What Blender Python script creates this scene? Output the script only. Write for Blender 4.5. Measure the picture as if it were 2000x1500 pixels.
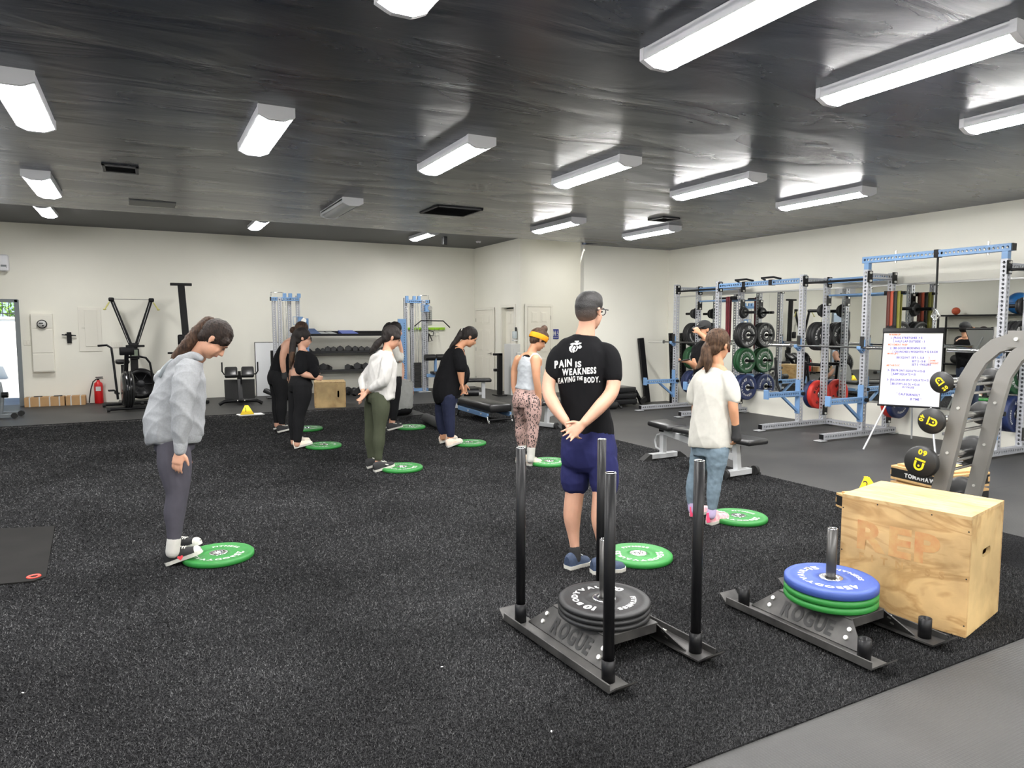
import bpy, bmesh, math, random
import numpy as np
from mathutils import Vector, Matrix, Quaternion
from mathutils.bvhtree import BVHTree
random.seed(7); np.random.seed(7)
sc = bpy.context.scene
for o in list(bpy.data.objects): bpy.data.objects.remove(o)
COL = sc.collection
PI = math.pi

# ------------------------------------------------------------ camera
F = 1360.0; HZ = 638.0; CH = 1.55
PITCH = math.atan((750 - HZ) / F)
YAW = math.atan((1000 - 280) / (F / math.cos(PITCH)))
FWD = Vector((math.sin(YAW) * math.cos(PITCH), math.cos(YAW) * math.cos(PITCH), -math.sin(PITCH)))
RGT = Vector((math.cos(YAW), -math.sin(YAW), 0))
UPV = RGT.cross(FWD)
CAM = Vector((0, 0, CH))
cd = bpy.data.cameras.new('camera'); cd.sensor_width = 36.0; cd.lens = F * 36 / 2000.0
cd.clip_start = 0.05; cd.clip_end = 300
co = bpy.data.objects.new('camera', cd); COL.objects.link(co)
co.matrix_world = Matrix(((RGT.x, UPV.x, -FWD.x, CAM.x), (RGT.y, UPV.y, -FWD.y, CAM.y), (RGT.z, UPV.z, -FWD.z, CAM.z), (0, 0, 0, 1)))
sc.camera = co

# ------------------------------------------------------------ world, daylight, exposure
w = bpy.data.worlds.new('sky'); sc.world = w; w.use_nodes = True
nt = w.node_tree; nt.nodes.clear()
sky = nt.nodes.new('ShaderNodeTexSky'); sky.sky_type = 'HOSEK_WILKIE'
sky.sun_direction = Vector((-0.28, -0.45, 0.85)).normalized(); sky.turbidity = 3.5
bg = nt.nodes.new('ShaderNodeBackground'); bg.inputs['Strength'].default_value = 5.0
wo = nt.nodes.new('ShaderNodeOutputWorld')
nt.links.new(sky.outputs[0], bg.inputs[0]); nt.links.new(bg.outputs[0], wo.inputs[0])
sd = bpy.data.lights.new('sun', 'SUN'); sd.energy = 16.0; sd.angle = 0.02; sd.color = (1.0, 0.95, 0.86)
so = bpy.data.objects.new('sun', sd); COL.objects.link(so)
so.rotation_euler = Vector((0.28, 0.45, -0.85)).normalized().to_track_quat('-Z', 'Y').to_euler()
so.location = (-8, -12, 14)
LAMP = 86.0                      # emission of the ceiling fixtures' diffusers
vs = sc.view_settings; vs.view_transform = 'Standard'; vs.look = 'None'; vs.gamma = 1.0
vs.exposure = 0.0; vs.use_curve_mapping = False

# ------------------------------------------------------------ pixel helpers (photo frame 2000 x 1500)
def ray(x, y): return FWD + RGT * ((x - 1000) / F) - UPV * ((y - 750) / F)
def gnd(x, y, z=0.0):
    d = ray(x, y); return CAM + d * ((z - CH) / d.z)
def onX(x, y, X): d = ray(x, y); return CAM + d * (X / d.x)
def onY(x, y, Y): d = ray(x, y); return CAM + d * (Y / d.y)
def atd(x, y, t): return CAM + ray(x, y) * t
def depth(P): return (Vector(P) - CAM).dot(FWD)

# ------------------------------------------------------------ materials
MATS = {}
def srgb(r, g, b):
    f = lambda c: (c / 255 / 12.92) if c / 255 <= 0.04045 else ((c / 255 + 0.055) / 1.055) ** 2.4
    return (f(r), f(g), f(b))
def M(name, col=(.5, .5, .5), rough=.5, metal=0.0, var=0.0, vscale=8.0, bump=0.0, bscale=60.0, spec=.5, emit=None, estr=1.0, sss=0.0, col2=None, vdet=4.0, stretch=None, coat=0.0, sheen=0.0):
    if name in MATS: return MATS[name]
    m = bpy.data.materials.new(name); m.use_nodes = True
    n = m.node_tree.nodes; l = m.node_tree.links
    b = n['Principled BSDF']
    b.inputs['Roughness'].default_value = rough; b.inputs['Metallic'].default_value = metal
    b.inputs['Specular IOR Level'].default_value = spec
    if coat: b.inputs['Coat Weight'].default_value = coat
    if sheen: b.inputs['Sheen Weight'].default_value = sheen
    c = (*col, 1)
    b.inputs['Base Color'].default_value = c
    tc = mp = None
    if var or bump or col2:
        tc = n.new('ShaderNodeTexCoord'); mp = n.new('ShaderNodeMapping')
        if stretch: mp.inputs['Scale'].default_value = stretch
        l.new(tc.outputs['Object'], mp.inputs[0])
    if var or col2:
        nz = n.new('ShaderNodeTexNoise'); nz.inputs['Scale'].default_value = vscale; nz.inputs['Detail'].default_value = vdet
        l.new(mp.outputs[0], nz.inputs['Vector'])
        cr = n.new('ShaderNodeValToRGB')
        c2 = col2 if col2 else tuple(min(1, x * (1 + var)) for x in col)
        c1 = col if col2 else tuple(x * (1 - var) for x in col)
        cr.color_ramp.elements[0].color = (*c1, 1); cr.color_ramp.elements[1].color = (*c2, 1)
        cr.color_ramp.elements[0].position = .32; cr.color_ramp.elements[1].position = .68
        l.new(nz.outputs['Fac'], cr.inputs[0]); l.new(cr.outputs[0], b.inputs['Base Color'])
    if bump:
        nz = n.new('ShaderNodeTexNoise'); nz.inputs['Scale'].default_value = bscale; nz.inputs['Detail'].default_value = 5
        l.new(mp.outputs[0], nz.inputs['Vector'])
        bp = n.new('ShaderNodeBump'); bp.inputs['Strength'].default_value = bump; bp.inputs['Distance'].default_value = .01
        l.new(nz.outputs['Fac'], bp.inputs['Height']); l.new(bp.outputs[0], b.inputs['Normal'])
    if sss:
        b.inputs['Subsurface Weight'].default_value = sss; b.inputs['Subsurface Radius'].default_value = (.012, .005, .003)
    if emit:
        b.inputs['Emission Color'].default_value = (*emit, 1); b.inputs['Emission Strength'].default_value = estr
    MATS[name] = m
    return m
def nodes(m): return m.node_tree.nodes, m.node_tree.links, m.node_tree.nodes['Principled BSDF']

# ------------------------------------------------------------ mesh builder
def frame_of(d):
    d = Vector(d).normalized()
    a = Vector((0, 0, 1)) if abs(d.z) < .95 else Vector((1, 0, 0))
    u = d.cross(a).normalized(); v = d.cross(u).normalized()
    return u, v
class MB:
    def __init__(s): s.v = []; s.f = []; s.sm = []
    def add(s, vs, fs, smooth=False, mtx=None):
        o = len(s.v)
        if mtx is not None: vs = [mtx @ Vector(p) for p in vs]
        s.v.extend([tuple(p) for p in vs]); s.f.extend([tuple(i + o for i in f) for f in fs]); s.sm.extend([smooth] * len(fs))
        return s
    def box(s, c, size, ch=0.0, rz=0.0, mtx=None):
        hx, hy, hz = [k / 2 for k in size]
        ch = min(ch, hx * .95, hy * .95, hz * .95)
        R = Matrix.Translation(Vector(c)) @ Matrix.Rotation(rz, 4, 'Z')
        if mtx is not None: R = mtx @ R
        if ch <= 0:
            vs = [(x, y, z) for z in (-hz, hz) for y in (-hy, hy) for x in (-hx, hx)]
            fs = [(0, 2, 3, 1), (4, 5, 7, 6), (0, 1, 5, 4), (2, 6, 7, 3), (0, 4, 6, 2), (1, 3, 7, 5)]
            return s.add(vs, fs, False, R)
        bm = bmesh.new(); bmesh.ops.create_cube(bm, size=1.0)
        for q in bm.verts: q.co = Vector((q.co.x * 2 * hx, q.co.y * 2 * hy, q.co.z * 2 * hz))
        bmesh.ops.bevel(bm, geom=list(bm.edges), offset=ch, segments=2 if ch > .012 else 1, profile=.5, affect='EDGES')
        bm.verts.index_update()
        s.add([q.co.copy() for q in bm.verts], [[q.index for q in f.verts] for f in bm.faces], ch > .012, R)
        bm.free(); return s
    def bar(s, p0, p1, w, h=None, ch=0.0, up=(0, 0, 1)):
        """rectangular bar from p0 to p1; w across, h along 'up'"""
        p0 = Vector(p0); p1 = Vector(p1); h = w if h is None else h
        d = (p1 - p0); L = d.length; d.normalize(); up = Vector(up)
        if abs(d.dot(up)) > .97: up = Vector((0, 1, 0))
        a = up.cross(d).normalized(); u = d.cross(a).normalized()
        R = Matrix(((a.x, d.x, u.x, 0), (a.y, d.y, u.y, 0), (a.z, d.z, u.z, 0), (0, 0, 0, 1)))
        return s.box((0, 0, 0), (w, L, h), ch, 0, Matrix.Translation((p0 + p1) / 2) @ R)
    def cyl(s, p0, p1, r, n=16, r2=None, cap=True, smooth=True):
        p0 = Vector(p0); p1 = Vector(p1); r2 = r if r2 is None else r2
        u, v = frame_of(p1 - p0); vs = []
        for P, q in ((p0, r), (p1, r2)):
            for i in range(n):
                t = 2 * PI * i / n; vs.append(P + u * (q * math.cos(t)) + v * (q * math.sin(t)))
        s.add(vs, [(i, i + n, (i + 1) % n + n, (i + 1) % n) for i in range(n)], smooth)
        if cap:
            s.add(vs[:n], [tuple(range(n))]); s.add(vs[n:], [tuple(reversed(range(n)))])
        return s
    def ring(s, p0, p1, r, ri, n=16):
        """hollow pipe"""
        p0 = Vector(p0); p1 = Vector(p1); u, v = frame_of(p1 - p0); vs = []
        for P, q in ((p0, r), (p1, r), (p1, ri), (p0, ri)):
            for i in range(n):
                t = 2 * PI * i / n; vs.append(P + u * (q * math.cos(t)) + v * (q * math.sin(t)))
        fs = []
        for k in range(4):
            for i in range(n): fs.append((k * n + i, ((k + 1) % 4) * n + i, ((k + 1) % 4) * n + (i + 1) % n, k * n + (i + 1) % n))
        return s.add(vs, fs, True)
    def tube(s, pts, r, n=10, closed=False, cap=True):
        pts = [Vector(p) for p in pts]; N = len(pts); rs = r if isinstance(r, (list, tuple)) else [r] * N
        vs = []; u = None
        for i in range(N):
            if closed: d = pts[(i + 1) % N] - pts[i - 1]
            else: d = pts[min(i + 1, N - 1)] - pts[max(i - 1, 0)]
            d.normalize()
            if u is None: u, _ = frame_of(d)
            u = (u - d * u.dot(d)).normalized(); v = d.cross(u)
            for k in range(n):
                t = 2 * PI * k / n; vs.append(pts[i] + u * (rs[i] * math.cos(t)) + v * (rs[i] * math.sin(t)))
        fs = []
        for i in range(N if closed else N - 1):
            j = (i + 1) % N
            for k in range(n): fs.append((i * n + k, i * n + (k + 1) % n, j * n + (k + 1) % n, j * n + k))
        s.add(vs, fs, True)
        if cap and not closed:
            s.add(vs[:n], [tuple(reversed(range(n)))]); s.add(vs[-n:], [tuple(range(n))])
        return s
    def lathe(s, prof, n=32, mtx=None, smooth=True, cap=True):
        """profile (r,z) about Z"""
        vs = []
        for r, z in prof:
            for i in range(n):
                t = 2 * PI * i / n; vs.append((r * math.cos(t), r * math.sin(t), z))
        fs = []
        for k in range(len(prof) - 1):
            for i in range(n): fs.append((k * n + i, k * n + (i + 1) % n, (k + 1) * n + (i + 1) % n, (k + 1) * n + i))
        s.add(vs, fs, smooth, mtx)
        if cap:
            if prof[0][0] > 1e-6: s.add(vs[:n], [tuple(reversed(range(n)))], False, mtx)
            if prof[-1][0] > 1e-6: s.add(vs[-n:], [tuple(range(n))], False, mtx)
        return s
    def prism(s, poly, h, mtx=None, smooth=False):
        """polygon (x,y) extruded 0..h in z"""
        n = len(poly); vs = [(x, y, 0) for x, y in poly] + [(x, y, h) for x, y in poly]
        fs = [tuple(reversed(range(n))), tuple(range(n, 2 * n))] + [(i, (i + 1) % n, n + (i + 1) % n, n + i) for i in range(n)]
        return s.add(vs, fs, smooth, mtx)
    def ball(s, c, r, n=16, m=10, sc=(1, 1, 1), mtx=None):
        c = Vector(c); vs = [c + Vector((0, 0, -r * sc[2]))]; fs = []
        for j in range(1, m):
            a = -PI / 2 + PI * j / m
            for i in range(n):
                t = 2 * PI * i / n
                vs.append(c + Vector((r * sc[0] * math.cos(a) * math.cos(t), r * sc[1] * math.cos(a) * math.sin(t), r * sc[2] * math.sin(a))))
        vs.append(c + Vector((0, 0, r * sc[2])))
        for i in range(n): fs.append((0, 1 + (i + 1) % n, 1 + i))
        for j in range(m - 2):
            for i in range(n): fs.append((1 + j * n + i, 1 + j * n + (i + 1) % n, 1 + (j + 1) * n + (i + 1) % n, 1 + (j + 1) * n + i))
        L = len(vs) - 1; b = 1 + (m - 2) * n
        for i in range(n): fs.append((b + i, b + (i + 1) % n, L))
        return s.add(vs, fs, True, mtx)
    def mesh(s, name):
        me = bpy.data.meshes.new(name); me.from_pydata(s.v, [], s.f)
        me.polygons.foreach_set('use_smooth', s.sm); me.update(); return me
    def build(s, name, mat, parent=None, loc=None):
        return mk(name, s.mesh(name), mat, parent, loc)
def mk(name, me, mat, parent=None, loc=None, rotz=0.0):
    o = bpy.data.objects.new(name, me)
    if mat is not None:
        if len(me.materials) == 0: me.materials.append(mat)
        else: me.materials[0] = mat
    COL.objects.link(o)
    if parent is not None: o.parent = parent
    if loc is not None: o.location = loc
    if rotz: o.rotation_euler[2] = rotz
    return o
def tag(o, label=None, cat=None, group=None, kind=None):
    if label: o['label'] = label
    if cat: o['category'] = cat
    if group: o['group'] = group
    if kind: o['kind'] = kind
    return o
def thing(name, label, cat, loc=(0, 0, 0), rz=0.0, group=None):
    o = bpy.data.objects.new(name, None); COL.objects.link(o); o.location = loc; o.rotation_euler[2] = rz
    o.empty_display_size = .05
    return tag(o, label, cat, group)
def struct(name, mb, mat, parent=None, label=None, cat=None):
    o = mb.build(name, mat, parent)
    if parent is None: tag(o, label, cat, None, 'structure')
    return o
def kids(o): return [c for c in bpy.data.objects if c.parent == o]
def dup(root, loc, rz=0.0, label=None, group=None, rot=None, tree=None):
    r = root.copy(); COL.objects.link(r); r.location = loc
    r.rotation_euler = rot if rot is not None else (0, 0, rz)
    if label: r['label'] = label
    if group: r['group'] = group
    for ch in root.children:
        c = ch.copy(); COL.objects.link(c); c.parent = r
        for g in ch.children:
            d = g.copy(); COL.objects.link(d); d.parent = c
    return r
def instance(root, n):   # duplicate only the root mesh object
    pass

# ------------------------------------------------------------ lettering (built-in font, glyphs as mesh data)
CHARS = "ABCDEFGHIJKLMNOPQRSTUVWXYZabcdefghiklmnoprstuvxy0123456789.:-=+*/()[#"
GL = {}
def load_glyphs():
    tmp = []
    for ch in sorted(set(CHARS)):
        for bold in (0, 1):
            cu = bpy.data.curves.new('glyph', 'FONT'); cu.body = ch; cu.size = 1.0; cu.resolution_u = 3
            cu.offset = .042 if bold else 0.0
            o = bpy.data.objects.new('glyph', cu); COL.objects.link(o); tmp.append((ch, bold, o, cu))
    dg = bpy.context.evaluated_depsgraph_get()
    for ch, bold, o, cu in tmp:
        ev = o.evaluated_get(dg); me = ev.to_mesh()
        v = [(p.co.x, p.co.y) for p in me.vertices]; f = [tuple(p.vertices) for p in me.polygons]
        xs = [p[0] for p in v] or [0, .3]
        GL[(ch, bold)] = (v, f, min(xs), max(xs)); ev.to_mesh_clear()
    for ch, bold, o, cu in tmp:
        bpy.data.objects.remove(o); bpy.data.curves.remove(cu)
load_glyphs()
def text_layout(txt, size=1.0, bold=1, gap=.09, sx=1.0):
    """list of glyph polys, x advance; centred on x=0, baseline y=0 (cap height about 0.7*size)"""
    out = []; x = 0.0
    for ch in txt:
        if ch == ' ': x += .30 * sx; continue
        v, f, a, b = GL[(ch, bold)]
        out.append(([((p[0] - a) * sx + x, p[1]) for p in v], f)); x += (b - a) * sx + gap
    W = x - gap
    return [([((p[0] - W / 2) * size, p[1] * size) for p in v], f) for v, f in out], W * size
def text_flat(mb, txt, size, mtx, bold=1, gap=.09, sx=1.0, fit=None):
    gl, W = text_layout(txt, size, bold, gap, sx)
    k = 1.0 if fit is None else fit / W
    for v, f in gl: mb.add([(p[0] * k, p[1], 0) for p in v], f, False, mtx)
    return mb
def text_arc(mb, txt, size, R, a0, z, bold=1, gap=.1, inward=False, sx=1.0):
    """letters on a circle in XY plane, centred at angle a0 (tops outwards unless inward)"""
    gl, W = text_layout(txt, size, bold, gap, sx)
    for v, f in gl:
        vs = []
        for x, y in v:
            if not inward: a = a0 - x / R; rr = R + y
            else: a = a0 + x / R; rr = R - y
            vs.append((rr * math.cos(a), rr * math.sin(a), z))
        mb.add(vs, f, False)
    return mb
def plane_mtx(o, xdir, ydir):
    """local x,y plane placed at o with the given axes (z = x cross y)"""
    x = Vector(xdir).normalized(); y = Vector(ydir).normalized(); z = x.cross(y)
    return Matrix(((x.x, y.x, z.x, o[0]), (x.y, y.y, z.y, o[1]), (x.z, y.z, z.z, o[2]), (0, 0, 0, 1)))
# ============================================================ THE ROOM
XL, XR, YF, YB = -4.0, 9.65, -4.2, 16.5
HC, HB = 3.118, 3.548
m_wall = M('wall_paint', srgb(238, 236, 225), .62, var=.025, vscale=.8, bump=.12, bscale=170)
m_white = M('white_paint', srgb(232, 229, 218), .45)
m_ceil = M('ceiling_paint', (.030, .037, .056), .27, spec=.62)
n, l, b = nodes(m_ceil)
tc = n.new('ShaderNodeTexCoord'); mp = n.new('ShaderNodeMapping'); mp.inputs['Scale'].default_value = (.5, 1.5, 1)
n1 = n.new('ShaderNodeTexNoise'); n1.inputs['Scale'].default_value = 1.6; n1.inputs['Detail'].default_value = 5; n1.inputs['Distortion'].default_value = .6
n2 = n.new('ShaderNodeTexNoise'); n2.inputs['Scale'].default_value = 160
ad = n.new('ShaderNodeMath'); ad.operation = 'MULTIPLY_ADD'; ad.inputs[1].default_value = .012
bp = n.new('ShaderNodeBump'); bp.inputs['Strength'].default_value = .13; bp.inputs['Distance'].default_value = .10
rr = n.new('ShaderNodeMapRange'); rr.inputs['To Min'].default_value = .20; rr.inputs['To Max'].default_value = .36
l.new(tc.outputs['Object'], mp.inputs[0]); l.new(mp.outputs[0], n1.inputs['Vector']); l.new(tc.outputs['Object'], n2.inputs['Vector'])
l.new(n2.outputs['Fac'], ad.inputs[0]); l.new(n1.outputs['Fac'], ad.inputs[2]); l.new(ad.outputs[0], bp.inputs['Height']); l.new(bp.outputs[0], b.inputs['Normal'])
l.new(n1.outputs['Fac'], rr.inputs['Value']); l.new(rr.outputs[0], b.inputs['Roughness'])
m_ceilb = M('ceiling_back_paint', (.085, .087, .092), .6)

# rubber floor
m_rub = M('rubber_floor', (.082, .083, .086), .52, spec=.35)
n, l, b = nodes(m_rub)
tc = n.new('ShaderNodeTexCoord'); sp = n.new('ShaderNodeSeparateXYZ'); l.new(tc.outputs['Object'], sp.inputs[0])
nz = n.new('ShaderNodeTexNoise'); nz.inputs['Scale'].default_value = 1.3; nz.inputs['Detail'].default_value = 6; l.new(tc.outputs['Object'], nz.inputs['Vector'])
nf = n.new('ShaderNodeTexNoise'); nf.inputs['Scale'].default_value = 230; l.new(tc.outputs['Object'], nf.inputs['Vector'])
cr = n.new('ShaderNodeValToRGB'); cr.color_ramp.elements[0].color = (.032, .032, .032, 1); cr.color_ramp.elements[1].color = (.052, .051, .049, 1)
cr.color_ramp.elements[0].position = .3; cr.color_ramp.elements[1].position = .7
l.new(nz.outputs['Fac'], cr.inputs[0])
dv = n.new('ShaderNodeMath'); dv.operation = 'MULTIPLY'; dv.inputs[1].default_value = 1 / 1.22; l.new(sp.outputs['Y'], dv.inputs[0])
fr = n.new('ShaderNodeMath'); fr.operation = 'FRACT'; l.new(dv.outputs[0], fr.inputs[0])
lt = n.new('ShaderNodeMath'); lt.operation = 'LESS_THAN'; lt.inputs[1].default_value = .006; l.new(fr.outputs[0], lt.inputs[0])
mx = n.new('ShaderNodeMix'); mx.data_type = 'RGBA'; mx.inputs['B'].default_value = (.03, .03, .03, 1)
l.new(lt.outputs[0], mx.inputs['Factor']); l.new(cr.outputs[0], mx.inputs['A']); l.new(mx.outputs['Result'], b.inputs['Base Color'])
vo = n.new('ShaderNodeTexVoronoi'); vo.inputs['Scale'].default_value = 75; vo.inputs['Randomness'].default_value = .12; l.new(tc.outputs['Object'], vo.inputs['Vector'])
bp = n.new('ShaderNodeBump'); bp.inputs['Strength'].default_value = .35; bp.inputs['Distance'].default_value = .004
l.new(vo.outputs['Distance'], bp.inputs['Height']); l.new(bp.outputs[0], b.inputs['Normal'])

struct('floor', MB().box(((XL + XR) / 2, (YF + YB) / 2, -.1), (XR - XL + .6, YB - YF + .6, .2)), m_rub, None, 'dark grey rubber floor around the black turf', 'floor')

# turf with real fibres where they can be told apart
m_turf = M('turf_base', (.012, .012, .013), .95, bump=.8, bscale=140, spec=.05)
n, l, b = nodes(m_turf)
tc = n.new('ShaderNodeTexCoord')
nz = n.new('ShaderNodeTexNoise'); nz.inputs['Scale'].default_value = 130; nz.inputs['Detail'].default_value = 4; l.new(tc.outputs['Object'], nz.inputs['Vector'])
nl = n.new('ShaderNodeTexNoise'); nl.inputs['Scale'].default_value = .9; nl.inputs['Detail'].default_value = 5; l.new(tc.outputs['Object'], nl.inputs['Vector'])
cr = n.new('ShaderNodeValToRGB'); cr.color_ramp.elements[0].color = (.005, .005, .0055, 1); cr.color_ramp.elements[1].color = (.044, .044, .046, 1)
cr.color_ramp.elements[0].position = .40; cr.color_ramp.elements[1].position = .72
l.new(nz.outputs['Fac'], cr.inputs[0])
mr = n.new('ShaderNodeMapRange'); mr.inputs['From Min'].default_value = .3; mr.inputs['From Max'].default_value = .7; mr.inputs['To Min'].default_value = .55; mr.inputs['To Max'].default_value = 1.25
l.new(nl.outputs['Fac'], mr.inputs['Value'])
vm = n.new('ShaderNodeVectorMath'); vm.operation = 'SCALE'; l.new(cr.outputs[0], vm.inputs[0]); l.new(mr.outputs[0], vm.inputs['Scale']); l.new(vm.outputs[0], b.inputs['Base Color'])
TX0, TX1, TY0, TY1 = -3.9, 5.67, 1.78, 13.15
turf = struct('floor_turf', MB().box(((TX0 + TX1) / 2, (TY0 + TY1) / 2, .003), (TX1 - TX0, TY1 - TY0, .006)), m_turf, None, 'black artificial turf field covering the middle of the gym', 'turf')
m_blade = M('turf_fibre', (.03, .03, .032), .6, spec=.10)
n, l, b = nodes(m_blade)
gi = n.new('ShaderNodeNewGeometry'); cr = n.new('ShaderNodeValToRGB')
e = cr.color_ramp.elements; e[0].color = (.005, .005, .0055, 1); e[0].position = 0; e[1].color = (.135, .136, .138, 1); e[1].position = 1
q = e.new(.6); q.color = (.028, .028, .029, 1)
l.new(gi.outputs['Random Per Island'], cr.inputs[0])
nl = n.new('ShaderNodeTexNoise'); nl.inputs['Scale'].default_value = .9; nl.inputs['Detail'].default_value = 5
tc = n.new('ShaderNodeTexCoord'); l.new(tc.outputs['Object'], nl.inputs['Vector'])
mr = n.new('ShaderNodeMapRange'); mr.inputs['From Min'].default_value = .3; mr.inputs['From Max'].default_value = .7; mr.inputs['To Min'].default_value = .6; mr.inputs['To Max'].default_value = 1.3
l.new(nl.outputs['Fac'], mr.inputs['Value'])
vm = n.new('ShaderNodeVectorMath'); vm.operation = 'SCALE'; l.new(cr.outputs[0], vm.inputs[0]); l.new(mr.outputs[0], vm.inputs['Scale']); l.new(vm.outputs[0], b.inputs['Base Color'])
def turf_blades():
    rng = np.random.default_rng(3); P = []
    ys = np.linspace(1.78, 13.1, 90)
    for y0, y1 in zip(ys, ys[1:]):
        ym = (y0 + y1) / 2; dens = 62000 * (2.2 / ym) ** 2; x0 = max(TX0, -.45 * ym - .4); x1 = min(TX1, .55 * ym + 3.6)
        k = int((y1 - y0) * (x1 - x0) * dens)
        x = rng.uniform(x0, x1, k); y = rng.uniform(y0, y1, k)
        # keep only what can lie in view
        fx = x * RGT.x + y * RGT.y; fz = x * FWD.x + y * FWD.y + CH * math.sin(PITCH)
        keep = np.abs(fx / np.maximum(fz, .1)) * F < 1080
        P.append(np.stack([x[keep], y[keep]], 1))
    P = np.concatenate(P); N = len(P); g = (P[:, 1] / 2.2) ** .85
    a = rng.uniform(0, 2 * PI, N); wd = rng.uniform(.0008, .0016, N) * g; h = rng.uniform(.004, .011, N); ln = rng.uniform(.003, .009, N) * g; b2 = a + rng.uniform(.6, 2.4, N)
    V = np.zeros((N, 3, 3), np.float32)
    V[:, 0, 0] = P[:, 0] - np.cos(a) * wd; V[:, 0, 1] = P[:, 1] - np.sin(a) * wd; V[:, 0, 2] = .005
    V[:, 1, 0] = P[:, 0] + np.cos(a) * wd; V[:, 1, 1] = P[:, 1] + np.sin(a) * wd; V[:, 1, 2] = .005
    V[:, 2, 0] = P[:, 0] + np.cos(b2) * ln; V[:, 2, 1] = P[:, 1] + np.sin(b2) * ln; V[:, 2, 2] = .005 + h
    me = bpy.data.meshes.new('turf_fibre'); me.vertices.add(3 * N); me.vertices.foreach_set('co', V.ravel())
    me.loops.add(3 * N); me.loops.foreach_set('vertex_index', np.arange(3 * N, dtype=np.int32))
    me.polygons.add(N); me.polygons.foreach_set('loop_start', np.arange(0, 3 * N, 3, dtype=np.int32))
    me.update(calc_edges=True)
    o = mk('turf_fibre', me, m_blade, turf); o['kind'] = 'stuff'
turf_blades()

# ceilings
c1 = MB()
poly = [(XL - .15, YF - .15), (XR + .15, YF - .15), (XR + .15, 11.34), (7.5, 11.34), (7.69, 11.07), (XL - .15, 11.07)]
c1.prism(poly, .40, Matrix.Translation((0, 0, HC)))
struct('ceiling', c1, m_ceil, None, 'glossy charcoal painted ceiling with long light fixtures', 'ceiling')
struct('ceiling_back', MB().box(((XL + XR) / 2, 13.9, HB + .1), (XR - XL + .3, 5.6, .2)), m_ceilb, None, 'flat grey ceiling strip along the back wall', 'ceiling')

# walls
DX0, DX1, DZ = -3.06, -2.15, 2.03          # exit door opening in the back wall
wb = MB()
wb.box(((XL - .15 + DX0) / 2, YB + .075, HB / 2), (DX0 - XL + .15, .15, HB)).box(((DX1 + 9.8) / 2, YB + .075, HB / 2), (9.8 - DX1, .15, HB))
wb.box(((DX0 + DX1) / 2, YB + .075, (DZ + HB) / 2), (DX1 - DX0, .15, HB - DZ))
struct('wall_back', wb, m_wall, None, 'cream back wall behind the dumbbell shelf and exercise bike', 'wall')
struct('wall_right', MB().box((XR + .075, (YF + YB) / 2, HB / 2), (.15, YB - YF + .3, HB)), m_wall, None, 'cream side wall carrying the long gym mirror', 'wall')
wl = MB(); OY0, OY1, OZ = 1.2, 7.4, 2.75    # roll-up opening
wl.box((XL - .075, (YF - .15 + OY0) / 2, HB / 2), (.15, OY0 - YF + .15, HB)).box((XL - .075, (OY1 + YB) / 2, HB / 2), (.15, YB - OY1, HB))
wl.box((XL - .075, (OY0 + OY1) / 2, (OZ + HB) / 2), (.15, OY1 - OY0, HB - OZ))
struct('wall_left', wl, m_wall, None, 'cream wall with the wide open roll-up doorway', 'wall')
struct('wall_front', MB().box(((XL + XR) / 2, YF - .075, HB / 2), (XR - XL, .15, HB)), m_wall, None, 'cream wall opposite the dumbbell shelf', 'wall')
# restroom block
BX, BY = 7.61, 14.03
D2a, D2b = 14.30, 14.92
ws = MB()
ws.box((BX + .06, (D2b + YB) / 2, HB / 2), (.12, YB - D2b, HB)).box((BX + .06, (BY + D2a) / 2, HB / 2), (.12, D2a - BY, HB)).box((BX + .06, (D2a + D2b) / 2, (2.0 + HB) / 2), (.12, D2b - D2a, HB - 2.0))
struct('wall_restroom_side', ws, m_wall, None, 'cream restroom block wall with two panelled doors', 'wall')
struct('wall_restroom_front', MB().box(((BX + .12 + XR) / 2, BY + .06, HB / 2), (XR - BX - .12, .12, HB)), m_wall, None, 'cream restroom wall with the blue restroom sign', 'wall')
struct('wall_alcove', MB().box(((7.55 + XR) / 2, 11.34 + .06, HB / 2), (XR - 7.55, .12, HB)), m_wall, None, 'plain cream wall beside the first power rack', 'wall')

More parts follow.
